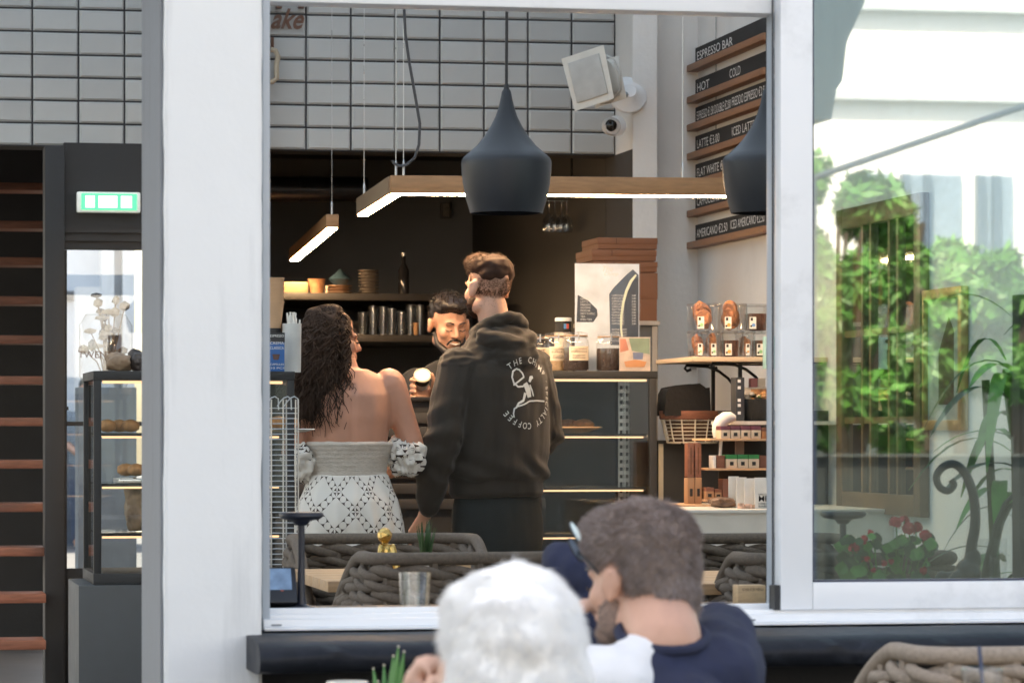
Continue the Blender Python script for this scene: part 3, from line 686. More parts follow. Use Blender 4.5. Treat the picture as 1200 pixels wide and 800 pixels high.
def can(c, s=1):
    th = thing('coffee_cup_tin', 'cream tin with black band and white lid behind the jars', 'tin', c); c = Vector(c)
    part('body', MB().lathe([(.036, 0), (.036, .16)], c, 24), cream, th); part('band', MB().lathe([(.031, .16), (.031, .205)], c, 24), ink, th)
    part('lid', MB().lathe([(.034, .205), (.034, .218), (.03, .22)], c, 24), paper, th)
    part('badge_blue', MB().box(c.x - .004, c.x + .006, c.y - .0325, c.y - .031, c.z + .175, c.z + .195), M('badge_blue', (.08, .25, .5), .6), th)
    part('badge_red', MB().box(c.x + .006, c.x + .016, c.y - .0315, c.y - .029, c.z + .175, c.z + .195), M('badge_red', (.5, .08, .06), .6), th)
q = P(660, 437, ry + .45); can((q.x, ry + .45, ztop))
# menu stand: print in a clear stand
ym = ry + .30
mx0, mx1, mz1 = XY(674, ym), XY(749, ym), ZY(309, ym, 710)
ms = thing('menu_stand', 'tall blue-white printed drinks menu in a clear stand', 'menu stand', ((mx0+mx1)/2, ym, ztop))
part('sheet', MB().box(mx0, mx1, ym, ym + .004, ztop + .004, mz1), M('menu_print', (.74, .82, .92), .35, var=.25, scale=9), ms)
part('clear_cover', MB().box(mx0 - .004, mx1 + .004, ym - .005, ym - .002, ztop, mz1 + .004), CLEAR('acrylic', (.97, .97, .97), 1.45, .03, .02), ms)
part('foot', MB().box(mx0, mx1, ym - .05, ym + .06, ztop, ztop + .003), MATS['acrylic'], ms)
def fr(u, v): return (mx0 + (mx1 - mx0) * u, ztop + (mz1 - ztop) * v)
def flatpoly(pts, dy): 
    return MB().prism([fr(*p) for p in pts], 'y', ym - dy, ym - dy - .0004)
dk = M('menu_dark', (.02, .027, .045), .4, var=.3, scale=30)
part('dark_shape', flatpoly([(.02, .46), (.28, .46), (.35, .52), (.34, .58), (.2, .66), (.04, .71)], .0005), dk, ms)
part('dark_shape', flatpoly([(.55, .25), (.99, .25), (.99, .9), (.9, .95), (.8, .9), (.6, .78), (.53, .72)], .0005), M('menu_slate', (.06, .09, .14), .4, var=.3, scale=20), ms)
part('dark_shape', flatpoly([(.74, .25), (.99, .25), (.99, .88), (.92, .86), (.8, .72), (.75, .55)], .0009), dk, ms)
cv = MB().tube([Vector((*fr(u, v), 0)).xzy - Vector((0, -ym + .0016, 0)) for u, v in ((.74, .28), (.715, .4), (.72, .52), (.75, .64), (.80, .75), (.87, .84), (.95, .9))], [.003, .004, .005, .005, .006, .006, .004], 6, squash=.2)
part('light_stroke', cv, M('menu_green', (.62, .70, .55), .5), ms)
tx = MB()
letters(tx, 'The', (fr(.40, .93)[0], ym - .002, fr(.40, .93)[1]), X3, Z3, .03, shear=.4, thick=0)
letters(tx, 'Chimp', (fr(.44, .89)[0], ym - .002, fr(.44, .89)[1]), X3, Z3, .022, shear=.4, thick=0)
for k, sline in enumerate(('ESPRESSO', 'LATTE', 'FREDDO', 'COOKIE', 'MOCHA', 'HOT CHOC', 'TEA', 'ICED TEA')):
    letters(tx, sline, (*fr(.08, .665 - .027*k),)[:1] + (ym - .002,) + (fr(.08, .665 - .027*k)[1],), X3, Z3, .011, thick=0)
for k in range(11):
    a = fr(.57, .70 - .026*k); letters(tx, random.choice(('FREDDO ESPRESSO', 'CAPPUCCINO', 'ICED LATTE', 'FLAT WHITE', 'COLD BREW')), (a[0], ym - .002, a[1]), X3, Z3, .010, width=.05, thick=0)
    a = fr(.88, .70 - .026*k); letters(tx, '3.00', (a[0], ym - .002, a[1]), X3, Z3, .010, thick=0)
for k in range(5):
    a = fr(.57, .385 - .026*k); letters(tx, 'EXTRA SHOT', (a[0], ym - .002, a[1]), X3, Z3, .010, width=.06, thick=0)
part('print', tx, chalk_ink, ms)
# small framed card
ycd = ry + .08; kx0, kx1, kz1 = XY(726, ycd), XY(762, ycd), ZY(395, ycd, 744)
cs = thing('photo_card', 'small colourful photo card of a coffee cup in a clear stand', 'card', ((kx0+kx1)/2, ycd, ztop))
part('card', MB().box(kx0, kx1, ycd, ycd + .004, ztop, kz1), M('card_print', (.62, .50, .42), .4, var=.3, scale=25), cs)
def kr(u, v): return (kx0 + (kx1 - kx0) * u, ztop + (kz1 - ztop) * v)
for nm, mt_, pts in (('green_patch', M('p_green', (.22, .30, .20), .5, var=.3), [(.4, .6), (.98, .5), (.98, .97), (.3, .97)]), ('red_patch', M('p_red', (.55, .20, .12), .5, var=.3), [(.02, .55), (.3, .62), (.2, .95), (.02, .95)]),
                     ('cup_sleeve', M('p_cup', (.60, .48, .46), .5), [(.42, .55), (.8, .55), (.85, .75), (.4, .75)]), ('cup_lid', ink, [(.38, .75), (.87, .75), (.84, .86), (.42, .86)]),
                     ('cup_base', M('p_blue', (.15, .18, .3), .5), [(.45, .35), (.75, .35), (.78, .55), (.43, .55)]), ('orange_saucer', M('p_orange', (.65, .28, .10), .5), [(.2, .12), (.8, .12), (.88, .28), (.5, .34), (.15, .28)])):
    part(nm, MB().prism([kr(*p) for p in pts], 'y', ycd - .0004, ycd - .001 - .0003 * len(nm) / 10), mt_, cs)
part('clear_cover', MB().box(kx0 - .003, kx1 + .003, ycd - .006, ycd - .004, ztop, kz1 + .003), MATS['acrylic'], cs)
# brown cake boxes on a small cabinet behind
yb = 14.05
cab = thing('corner_cabinet', 'pale cabinet corner under the brown boxes', 'cabinet', (XY(745, yb), yb + .15, FL))
part('body', MB().box(XY(700, yb), XY(771, yb), yb, yb + .45, FL, ZY(380, yb)), M('cabinet_grey', (.10, .10, .10), .6), cab)
part('top', MB().box(XY(698, yb), XY(772, yb), yb - .02, yb + .45, ZY(380, yb), ZY(375, yb)), M('cabinet_top', (.42, .36, .30), .6), cab)
part('trim', MB().box(XY(764, yb), XY(770, yb), yb - .008, yb - .001, FL, ZY(381, yb)), MATS['cabinet_top'], cab)
bx = [(375, 318, 695, 770), (317.5, 305, 696, 770), (304.5, 291, 694, 769), (290.5, 277, 701, 770)]
for i, (pa, pb, xa, xb) in enumerate(bx):
    x0, x1 = XY(xa, yb), XY(xb, yb); z0, z1 = ZY(pa, yb), ZY(pb, yb)
    th = thing('cake_box', ['large brown card box at the bottom of the stack by the pier', 'flat brown card box lying on the large box', 'flat brown card box, second from the top of the stack', 'flat brown card box on top of the stack by the pier'][i], 'box', ((x0+x1)/2, yb + .15, z0), 'brown boxes by the pier')
    part('tray', MB().box(x0, x1, yb, yb + .32, z0, z1 - .008), brown_box_m, th, .002)
    part('lid', MB().box(x0 - .002, x1 + .002, yb - .003, yb + .323, z0 + (z1 - z0) * .45, z1 - .0005), brown_box_m, th, .002)
    part('lid_seam', MB().box(x0 + (x1 - x0) * .30, x0 + (x1 - x0) * .31, yb - .0045, yb - .0035, z0 + (z1 - z0) * .45, z1 - .002), M('seam_dark', (.08, .035, .02), .8), th)
# ================================================================ woven rope armchairs
def rope_chair(name, label, loc, rz, mat, group, rows=12, width=.52, depth=.46, top=.82, low=.44, cushion=True):
    th = thing(name, label, 'chair', loc, group); th.rotation_euler.z = rz
    hw = width / 2; rc_ = .08
    # plan path of back and arms: U open to +y (front), back at -y
    path = [(-hw, depth * .5)]
    path += [(-hw, -depth/2 + rc_)] + [(-hw + rc_ - rc_ * math.cos(a), -depth/2 + rc_ - rc_ * math.sin(a)) for a in [R(15 * k) for k in range(1, 7)]]
    path += [(hw - rc_ + rc_ * math.sin(a), -depth/2 + rc_ - rc_ * math.cos(a)) for a in [R(15 * k) for k in range(0, 7)]] + [(hw, depth * .5)]
    pts = [Vector((x, y, 0)) for x, y in path]; cum = [0]
    for a, b in zip(pts, pts[1:]): cum.append(cum[-1] + (b - a).length)
    L = cum[-1]
    def at(s):
        s = min(max(s, 0), L)
        for i in range(len(cum) - 1):
            if s <= cum[i+1]: 
                k = (s - cum[i]) / (cum[i+1] - cum[i]); return pts[i].lerp(pts[i+1], k), (pts[i+1] - pts[i]).normalized()
        return pts[-1], (pts[-1] - pts[-2]).normalized()
    def ztop(s):                      # arms drop towards the front
        e = min(s, L - s); return top - .16 * max(0, 1 - e / .30) ** 1.5
    N = 84
    rail = []
    for k in range(N + 1):
        p, d = at(L * k / N); rail.append(Vector((p.x, p.y, ztop(L * k / N))))
    rail = [Vector((rail[0].x, rail[0].y, low - .02))] + rail + [Vector((rail[-1].x, rail[-1].y, low - .02))]
    part('top_rail', MB().tube(rail, .0165, 10), mat, th, local=True, smooth=80)
    base = [Vector((at(L*k/40)[0].x, at(L*k/40)[0].y, low)) for k in range(41)]
    part('lower_rail', MB().tube(base, .014, 8), mat, th, local=True)
    for k in range(1, 12):
        p, d = at(L * k / 12)
        part('upright', MB().tube([Vector((p.x, p.y, low)), Vector((p.x, p.y, ztop(L*k/12)))], .012, 6), mat, th, local=True)
    per = .19
    for r in range(rows):
        f = (r + .5) / rows
        for ph in (0, 1):
            q = []; rr = []
            for k in range(N + 1):
                s = L * k / N; p, d = at(s); n = Vector((d.y, -d.x, 0)); zt_ = ztop(s) - .026; h = (zt_ - low) / rows
                a = 2 * math.pi * s / per + ph * math.pi + (r % 2) * math.pi / 2
                z = low + .005 + f * (zt_ - low) + math.cos(a) * h * .32
                q.append(Vector((p.x, p.y, z)) + n * (math.sin(a) * .014)); rr.append(.0128 + .0015 * math.sin(a * .5 + r))
            part('rope', MB().tube(q, rr, 7), mat, th, local=True, smooth=80)
    part('seat_frame', MB().box(-hw + .01, hw - .01, -depth/2 + .02, depth/2, low - .05, low - .02), black_metal, th, .004, local=True)
    if cushion: part('cushion', MB().box(-hw + .04, hw - .04, -depth/2 + .05, depth/2 - .01, low - .019, low + .045), M('cushion_grey', (.12, .115, .11), .9, var=.1), th, .02, local=True)
    for sx in (-1, 1):
        for sy in (-1, 1):
            part('leg', MB().tube([Vector((sx*(hw-.03), sy*(depth/2-.04), low-.045)), Vector((sx*(hw-.01), sy*(depth/2-.01), 0))], [.014, .010], 8), black_metal, th, local=True)
    return th
def ground(px, t, z): q = PD(px, HZ, t); return Vector((q.x, q.y, z))
g_in = 'dark rope chairs inside the cafe'
chA = rope_chair('rope_armchair', 'dark rope chair facing out beyond the table with the gold monkey', ground(456, 9.65, FL), R(180), rope_dark, g_in)
def chair(px, t, z, rz, label, src=None):
    return dup(src or chA, ground(px, t, z), label, rz)
chair(535, 8.55, FL, R(4), 'dark rope chair with its back to the window, behind the clear tumbler')
chair(893, 9.65, FL, R(180), 'dark rope chair beyond the side table under the white brochure bin')
chair(975, 8.5, FL, R(-2), 'dark rope chair with rounded back just behind the window frame')
chO = rope_chair('rope_armchair', 'pale beige rope chair outside below the glazed window leaf', ground(1206, 6.2, 0), R(2), rope_light, 'beige rope chairs on the terrace', rows=13, width=.56, top=.86, low=.46)

# tables inside
def table(cx, cy, sx, sy, z, label, mat=wood):
    th = thing('cafe_table', label, 'table', (cx, cy, FL))
    n = 5
    for i in range(n):
        part('top_plank', MB().box(cx - sx/2, cx + sx/2, cy - sy/2 + sy*i/n + .0012, cy - sy/2 + sy*(i+1)/n - .0012, z - .028, z), mat, th, .002)
    part('pedestal', MB().tube([(cx, cy, FL + .02), (cx, cy, z - .028)], .03, 12), black_metal, th)
    part('foot', MB().box(cx - .2, cx + .2, cy - .2, cy + .2, FL, FL + .02), black_metal, th, .004)
    return th
ZTB = FL + .75
q = PD(385, 681, 8.64); t0x, t0y = q.x, q.y
TB = table(t0x + .31, t0y + .40, .62, .78, ZTB, 'wooden cafe table carrying the gold monkey and a small plant')
q = PD(824, 687, 8.5)
table(q.x + .32, q.y + .40, .64, .78, ZTB, 'wooden cafe table between the two dark rope chairs beside the window frame')

# ---- gold monkey figurine sitting on the table
mk = PD(452, 657, 9.0); mk.z = ZTB; s = 9.0 / FPX
gm = thing('monkey_figurine', 'small gold seated monkey figurine on the wooden table', 'figurine', mk)
b = MB()
b.ell((0, 0, .026), (.028, .03, .026)).ell((0, 0, .055), (.020, .019, .03)).ell((-.004, -.004, .104), (.020, .02, .021)).ell((-.014, -.014, .098), (.010, .010, .008)).ell((-.012, -.014, .110), (.011, .008, .005))
b.ell((.014, .004, .105), (.005, .006, .008)).ell((-.006, .016, .106), (.005, .004, .008))
b.chain([((.017, -.006, .075), .008), ((.024, -.016, .05), .007), ((.006, -.028, .036), .006)]).chain([((-.014, -.012, .075), .008), ((-.02, -.022, .05), .007), ((-.016, -.03, .03), .006)])
b.chain([((.012, -.01, .02), .012), ((.026, -.026, .03), .009), ((.022, -.034, .006), .007)]).chain([((-.014, -.012, .02), .012), ((-.022, -.03, .03), .009), ((-.02, -.036, .006), .007)])
b.chain([((.02, .02, .01), .005), ((-.02, .03, .008), .005), ((-.036, .006, .007), .005)])
b.ell((.022, -.038, .006), (.008, .012, .006)).ell((-.02, -.04, .006), (.008, .012, .006))
for v in b.v: v.z *= 1.02
me = bake(b, 'body', .0028, 2, disp=lambda co, n: co + n * (.0012 * noise.noise(co * 160)))
link('body', me, gold, gm)
part('plaque', MB().box(mk.x - .03, mk.x + .03, mk.y - .06, mk.y - .045, ZTB, ZTB + .012), M('brass', (.5, .36, .16), .4, metal=1), gm)
# ---- potted grass plant
pp = PD(497, 660, 8.95); pp.z = ZTB
gp = thing('potted_grass', 'small white pot of stiff green grass on the wooden table', 'potted plant', pp)
part('pot', MB().lathe([(.021, 0), (.027, .045), (.025, .045), (.023, .036)], pp, 24), M('pot_white', (.6, .57, .55), .6), gp)
part('soil', MB().lathe([(.0235, .034), (.0235, .037)], pp, 16), M('soil', (.03, .02, .015), .9), gp)
random.seed(3)
for k in range(26):
    a = random.uniform(0, 6.28); r0 = random.uniform(0, .017); le = random.uniform(.07, .115); tilt = random.uniform(0, .22); a2 = a + random.uniform(-.5, .5)
    p0 = pp + Vector((r0*math.cos(a), r0*math.sin(a), .036)); d = Vector((math.cos(a2)*tilt, math.sin(a2)*tilt, 1))
    part('blade', MB().tube([p0, p0 + d*le*.5, p0 + d*le + Vector((math.cos(a2)*tilt*.02, math.sin(a2)*tilt*.02, 0))], [.0028, .0024, .0005], 5), leaf_dark, gp)
# ---- wooden cubes
def cube(px, py, t, z, wpx, label, draw, rz=0):
    c = PD(px, py, t); w_ = wpx * t / FPX; h = w_ * .72
    th = thing('wooden_cube', label, 'cube', (c.x, c.y, z)); 
    part('block', MB().box(c.x - w_/2, c.x + w_/2, c.y, c.y + w_*.7, z, z + h), M('beech', (.55, .36, .20), .5, var=.15, stretch=(3, 3, 20)), th, .002)
    mb = MB(); draw(mb, c, w_, h, z); part('print', mb, M('burnt_print', (.08, .045, .03), .8), th)
    th.rotation_euler.z = rz
def wifi(mb, c, w_, h, z):
    o = Vector((c.x, c.y - .0012, z + h*.28)); mb.ell(o, (.004, .0006, .004), sub=1)
    for r in (.010, .017, .024):
        mb.tube([o + Vector((math.sin(R(a))*r*.8, 0, math.cos(R(a))*r*.8)) for a in range(-48, 49, 12)], .0016, 5, squash=.3)
cube(538.5, 657, 8.85, ZTB, 27, 'wooden cube printed with a wireless symbol on the table', wifi)
def smalltext(mb, c, w_, h, z):
    letters(mb, 'SCAN FOR MENU', (c.x - w_*.35, c.y - .001, z + h*.74), X3, Z3, .008, width=w_*.75, thick=0)
cube(881, 712, 7.45, ZI, 34, 'wooden block with small printed heading on the inner sill', smalltext, 0)
# ---- clear tumbler on the sill
def tumbler(c, r, h, label, mat=glassware, name='glass_tumbler'):
    th = thing(name, label, 'glass', c); c = Vector(c)
    part('wall', MB().lathe([(r*.86, 0), (r, h), (r - .0025, h), (r*.86 - .003, .012)], c, 32), mat, th, smooth=60)
    return th
c = PD(486, 712, 7.22); tumbler((c.x, c.y, ZI), .0345, .083, 'clear glass tumbler standing on the inner window sill')
# ---- black disc table lamp
def disclamp(px, t, z, ytop, label, w_=52):
    c = PD(px, 500, t); c.z = z; zt_ = PD(px, ytop, t).z; r = w_ / 2 * t / FPX
    th = thing('table_lamp', label, 'table lamp', c)
    part('disc_head', MB().lathe([(.012, -.022), (.02, -.012), (r*.86, -.008), (r, -.002), (r, .003), (r*.95, .006)], (c.x, c.y, zt_ - .006), 36), M('lamp_navy_black', (.014, .017, .03), .4), th)
    part('stem', MB().lathe([(.012, .008), (.0085, .03), (.0075, (zt_ - z) * .6), (.0075, zt_ - z - .02)], c, 16), MATS['lamp_navy_black'], th)
    part('base', MB().lathe([(r*.80, 0), (r*.80, .006), (r*.3, .010), (.012, .012)], c, 32), MATS['lamp_navy_black'], th)
disclamp(353, 7.3, ZI, 600, 'black table lamp with flat disc head beside the pillar')
disclamp(988, 7.7, ZI, 599, 'black table lamp with flat disc head behind the window pane', 54)
# ---- card terminal
c = PD(329, 705, 7.3); ct = thing('card_terminal', 'dark card payment terminal on the sill beside the pillar', 'terminal', (c.x, c.y, ZI))
rot = Matrix.Rotation(R(-28), 3, 'X')
part('body', MB().obox((c.x - .01, c.y, ZI + .045), (.085, .04, .085), rot), M('terminal_black', (.015, .016, .02), .4), ct, .006)
part('screen', MB().obox(Vector((c.x - .012, c.y, ZI + .045)) + rot @ Vector((0, -.0215, .012)), (.066, .002, .05), rot), M('terminal_screen', (.22, .34, .5), .2, var=.3, scale=40), ct)
part('red_button', MB().ell(Vector((c.x + .0, c.y, ZI + .03)) + rot @ Vector((0, -.024, 0)), (.006, .004, .006)), M('button_orange', (.6, .15, .08), .5), ct)
# ---- wire card rack
wr = thing('wire_rack', 'silver wire grid rack beside the pillar in front of the bakery case', 'wire rack', ground(330, 9.9, FL))
tw = 9.9; wm = M('wire_silver', (.45, .46, .47), .35, metal=.9)
for px in (306, 318, 332, 335.5, 346.5, 349.5):
    part('upright_wire', MB().tube([PD(px, 690, tw + (0 if px > 340 or px < 320 else .1)), PD(px, 468, tw + (0 if px > 340 or px < 320 else .1))], .0022, 6), wm, wr)
for k in range(33):
    py = 478 + k * 6.1
    a, b, c_ = PD(302, py, tw), PD(348, py, tw), PD(336, py, tw + .16)
    part('grid_wire', MB().tube([a, b, c_, PD(302, py, tw + .16)], .0016, 5), wm, wr)
for px in (318, 333, 341):
    part('loop_wire', MB().tube([PD(px - 8, 476, tw), PD(px - 4, 470, tw), PD(px, 466, tw), PD(px + 4, 464.5, tw), PD(px + 8, 467, tw), PD(px + 8.5, 480, tw)], .0022, 6), wm, wr)
for px in (304, 346):
    part('leg', MB().tube([PD(px, 660, tw + .08), ground(px, tw + .08, FL)], .006, 6), wm, wr)
# ---- things on the bakery case
zlc = ZY(446, ly) + .029
ck = thing('cup_stack', 'stack of kraft paper cups on the bakery case beside the pillar', 'paper cups', on(318, zlc, ly + .22))
for k in range(6):
    c = Vector(on(320, zlc + .145 + k * .0155, ly + .22)); h = .085
    if k == 0: part('holder', MB().lathe([(.03, -.145), (.03, 0)], c, 20), black_metal, ck)
    part('cup', MB().lathe([(.026, 0), (.036, h), (.038, h), (.038, h + .004), (.035, h + .004)], c, 28, True, False), kraft_light, ck)
bxl = thing('capsule_box', 'blue coffee capsule box with white lettering on the bakery case', 'box', on(324, zlc, ly + .08))
x0, x1, z1 = XY(300, ly + .06), XY(333.5, ly + .06), ZY(391, ly)
part('carton', MB().box(x0, x1, ly + .06, ly + .12, zlc, z1), M('carton_blue', (.02, .12, .36), .5, var=.1), bxl, .002)
part('dark_top', MB().box(x0 - .0005, x1 + .0005, ly + .0585, ly + .1195, z1 - .03, z1 + .001), M('carton_black', (.02, .02, .025), .5), bxl)
tx = MB(); xc = XY(316, ly + .05)
for j, (sline, zz, sz) in enumerate((('ESPRESSO', .112, .011), ('CREMA', .088, .013), ('CLASSICA', .072, .013), ('CAPSULES', .020, .009), ('10 PCS', .008, .009))):
    letters(tx, sline, (xc + .002, ly + .0575, zlc + zz), X3, Z3, sz, width=.045, thick=0)
    part('print', tx, chalk_ink, bxl); tx = MB()
part('capsule_picture', MB().lathe([(.008, 0), (.012, .016), (.014, .018)], (xc + .022, ly + .058, zlc + .038), 14, sy=.06), M('capsule_brown', (.12, .06, .05), .5), bxl)
nh = thing('straw_holder', 'clear holder of white straws and sticks beside the long dark hair', 'straw holder', on(342, zlc, ly + .2))
c = Vector(on(342, zlc, ly + .2)); part('holder', MB().lathe([(.03, 0), (.032, .16)], c, 20), M('holder_white', (.55, .55, .53), .5), nh)
random.seed(5)
for k in range(14):
    a = random.uniform(0, 6.28); r0 = random.uniform(.003, .025)
    p = c + Vector((r0*math.cos(a), r0*math.sin(a), .05)); part('straw', MB().tube([p, p + Vector((random.uniform(-.012, .012), 0, random.uniform(.12, .15)))], .003, 6), paper, nh)
# bag and shopping items on left part of the bakery case
loaf('snack_bag', on(139, zlc, ly + .2), (.05, .05, .030), bagm, 'dark crinkled snack bag on top of the bakery case', 'bag')
loaf('snack_bag', on(161, zlc, ly + .22), (.035, .05, .036), M('bag_dark', (.07, .055, .05), .5, var=.6, scale=20, bump=.5), 'second crinkled snack bag on the bakery case touching the pillar', 'bag')
# large clear jar with dried flowers outside the door
jr = thing('flower_jar', 'large clear jar with dried white and dark flowers beyond the glass door', 'jar', ground(122, 15.4, FL))
c = ground(124, 15.4, FL); part('stand', MB().box(c.x - .13, c.x + .13, c.y - .1, c.y + .12, FL, ZY(455, 15.4)), M('stand_blue', (.25, .30, .36), .7), jr)
z0 = ZY(455, 15.4); part('glass', MB().lathe([(.09, 0), (.12, .05), (.12, .28), (.09, .33)], (c.x, c.y, z0), 24), glassware, jr)
random.seed(9)
for k in range(24):
    a = random.uniform(0, 6.28); rr_ = random.uniform(.0, .085); h = random.uniform(.15, .42)
    p0 = Vector((c.x, c.y, z0 + .02)); p1 = Vector((c.x + rr_*math.cos(a)*1.3, c.y + rr_*math.sin(a), z0 + h))
    part('dried_stem', MB().tube([p0, p0.lerp(p1, .5) + Vector((.01, 0, .02)), p1], .003, 5), M('dry_stem', (.2, .13, .08), .8), jr)
    mb = MB().ell(p1, (random.uniform(.015, .04), .03, random.uniform(.012, .03)), sub=1); part('dried_bloom', mb, (M('dry_cream', (.6, .5, .38), .8, var=.2), M('dry_dark', (.05, .05, .06), .8))[k % 2], jr)

# ================================================================ right-hand corner: shelf with jars, basket, tiered rack
# wall shelf on scroll brackets, seen end-on
ys0, ys1 = 12.75, 13.35
zsh = ZY(418, ys0, 860); xs0 = XY(811, ys0)
shf = thing('wall_shelf', 'pale wooden wall shelf on black scroll brackets holding cookie tubs', 'shelf', (XR, 13.0, zsh))
part('board', MB().box(xs0, XR - .001, ys0, ys1, zsh - .018, zsh), M('pale_wood', (.55, .42, .30), .55, var=.2, stretch=(3, 20, 20)), shf, .002)
for yy in (ys0 + .08, ys1 - .1):
    a = xs0 + .10
    pts = [Vector((a + .02, yy, zsh - .040)), Vector((a + .005, yy, zsh - .046)), Vector((a - .005, yy, zsh - .036)), Vector((a + .002, yy, zsh - .024)), Vector((a + .03, yy, zsh - .024))]
    arc = pts + [Vector((a + .05 + .2 * math.sin(R(k)), yy, zsh - .024 - .24 * (1 - math.cos(R(k))))) for k in range(12, 91, 13)]
    b_ = part('bracket', MB().tube(arc, .006, 8), black_metal, shf)
    part('bracket_arm', MB().box(a + .02, XR - .002, yy - .008, yy + .008, zsh - .024, zsh - .0185), black_metal, b_)
    part('bracket_back', MB().box(a + .105, a + .118, yy - .008, yy + .008, zsh - .28, zsh - .025), black_metal, b_)
def tub(px0, px1, pyb, pyt, Y, kind, label, tag_side=0):
    x0, x1 = XY(px0, Y), XY(px1, Y); z0 = pyb; h = pyt
    cx, w_ = (x0 + x1) / 2, (x1 - x0); d = .12
    th = thing('cookie_tub', label, 'cookie tub', (cx, Y + d/2, z0), 'clear cookie tubs on the wall shelf')
    part('tub_body', MB().prism([(x0 + .006, z0), (x1 - .006, z0), (x1, z0 + h*.9), (x0, z0 + h*.9)], 'y', Y, Y + d), plastic_clear, th, .006)
    part('lid', MB().box(x0 - .004, x1 + .004, Y - .004, Y + d + .004, z0 + h*.9, z0 + h*.9 + .010), plastic_clear, th, .003)
    rnd = random.Random(int(px0)); m_ = {'choc': choc, 'cookie': cookie}[kind]
    for k in range(14 if kind == 'cookie' else 7):
        if kind == 'cookie':
            rx = min(.034, w_*.40); c = Vector((x0 + rx + .004 + rnd.uniform(0, 1) * max(.001, w_ - 2*rx - .01), Y + .03 + rnd.uniform(0, .06), z0 + rx + .002 + (k / 14) * h * .5))
            part('biscuit', MB().lathe([(rx*.9, -.006), (rx, 0), (rx*.9, .006)], (0, 0, 0), 16).xf(rotz(rnd.uniform(0, 3)) @ Matrix.Rotation(rnd.uniform(.9, 1.6), 3, 'X'), c), m_, th)
        else:
            xx = x0 + .014 + (w_ - .028) * (k + .5) / 7
            part('biscuit', MB().obox((xx, Y + d*.5, z0 + h*.33), ((w_ - .03)/7.6, d*.7, h*.62), Matrix.Rotation(rnd.uniform(-.06, .06), 3, 'Y')), m_, th, .003)
    lw = min(.026, w_*.36); lx = x0 + .008 + tag_side * (w_ - lw - .02)
    lp = part('paper_tag', MB().box(lx, lx + lw, Y - .0022, Y - .0008, z0 + h*.06, z0 + h*.50), paper, th)
    part('tag_logo', MB().box(lx + .004, lx + .013, Y - .003, Y - .0024, z0 + h*.36, z0 + h*.47), ink, lp)
    cc = [M('tag_blue', (.15, .35, .7), .6), M('tag_orange', (.8, .4, .1), .6), M('tag_green', (.3, .6, .3), .6)]
    part('tag_colour', MB().lathe([(lw*.28, 0), (lw*.28, .0006)], (0, 0, 0), 12).xf(Matrix.Rotation(R(90), 3, 'X'), Vector((lx + lw*.6, Y - .0024, z0 + h*.2))), cc[int(px0) % 3], lp)
    part('tag_dot', MB().lathe([(lw*.16, 0), (lw*.16, .0006)], (0, 0, 0), 12).xf(Matrix.Rotation(R(90), 3, 'X'), Vector((lx + lw*.22, Y - .0028, z0 + h*.16))), ink, lp)
h1 = (417 - 386) / FPX * 13.1; 
for a, b, k, lab, sd in ((815, 830, 'cookie', 'cookie tub at the left end of the lower row on the shelf', .1), (830.5, 847, 'cookie', 'cookie tub with orange and blue tag, second in the lower row', .1), (847.5, 871, 'choc', 'tub of chocolate biscuits in the middle of the lower row', .0),
                         (871.5, 884, 'cookie', 'narrow cookie tub, fourth in the lower row', .0), (884.5, 905, 'choc', 'tub of long chocolate sticks at the right of the lower row', .0)):
    tub(a, b, zsh + .0005, h1, ys0 + .02, k, lab, sd)
h2 = (385 - 353) / FPX * 13.1
for a, b, k, lab, sd in ((815, 840, 'cookie', 'cookie tub at the left end of the upper row', .0), (847, 874, 'cookie', 'cookie tub in the middle of the upper row', .0), (876, 904, 'choc', 'tub of chocolate biscuits at the right of the upper row', .0)):
    tub(a, b, zsh + .0005 + h1*.9 + .0105, h2, ys0 + .02, k, lab, sd)
# turquoise carton hanging at the window edge
q = P(901, 430, ys0 - .04)
tb = thing('turquoise_carton', 'turquoise carton at the shelf end beside the window frame', 'carton', (q.x, ys0 - .03, q.z))
part('carton', MB().box(XY(897, ys0 - .05), XY(910, ys0 - .05), ys0 - .05, ys0 - .008, ZY(431, ys0), ZY(393, ys0)), M('turquoise', (.28, .50, .52), .6), tb, .002)
part('logo', MB().lathe([(.008, 0), (.008, .001)], (0, 0, 0), 14).xf(Matrix.Rotation(R(90), 3, 'X'), P(901, 399, ys0 - .051)), ink, tb)
part('print', MB().box(XY(898.5, ys0 - .05), XY(901, ys0 - .05), ys0 - .052, ys0 - .0508, ZY(427, ys0), ZY(408, ys0)), ink, tb)
# white side bench
yb0 = 11.9
bn = thing('white_bench', 'white built-in bench under the tiered product rack', 'bench', (XR - .4, 12.6, FL))
zbn = ZY(597, yb0, 850)
part('body', MB().box(XY(782, yb0 + .3), XR - .002, yb0, 13.1, FL, zbn - .012), M('bench_white', (.60, .56, .50), .6, var=.06), bn)
part('top', MB().box(XY(780, yb0 + .3), XR - .001, yb0 - .01, 13.12, zbn - .012, zbn), M('bench_top', (.62, .58, .52), .5, var=.06), bn, .002)
# dark cabinet under basket with a pale edge
dc_ = thing('dark_side_cabinet', 'dark cabinet with pale edge under the wire basket', 'cabinet', (XY(800, 13.3), 13.4, FL))
part('carcass', MB().box(XY(773, 13.15), XY(880, 13.15), 13.15, 13.55, FL, ZY(519, 13.15)), M('cabinet_dark', (.04, .038, .036), .6), dc_)
part('worktop', MB().box(XY(772, 13.13), XY(882, 13.13), 13.13, 13.57, ZY(519, 13.15), ZY(516, 13.15)), wood_dark, dc_)
part('edge_strip', MB().box(XY(772, 13.14), XY(777.5, 13.14), 13.142, 13.149, FL, ZY(520, 13.15)), M('edge_cream', (.52, .45, .34), .6), dc_)
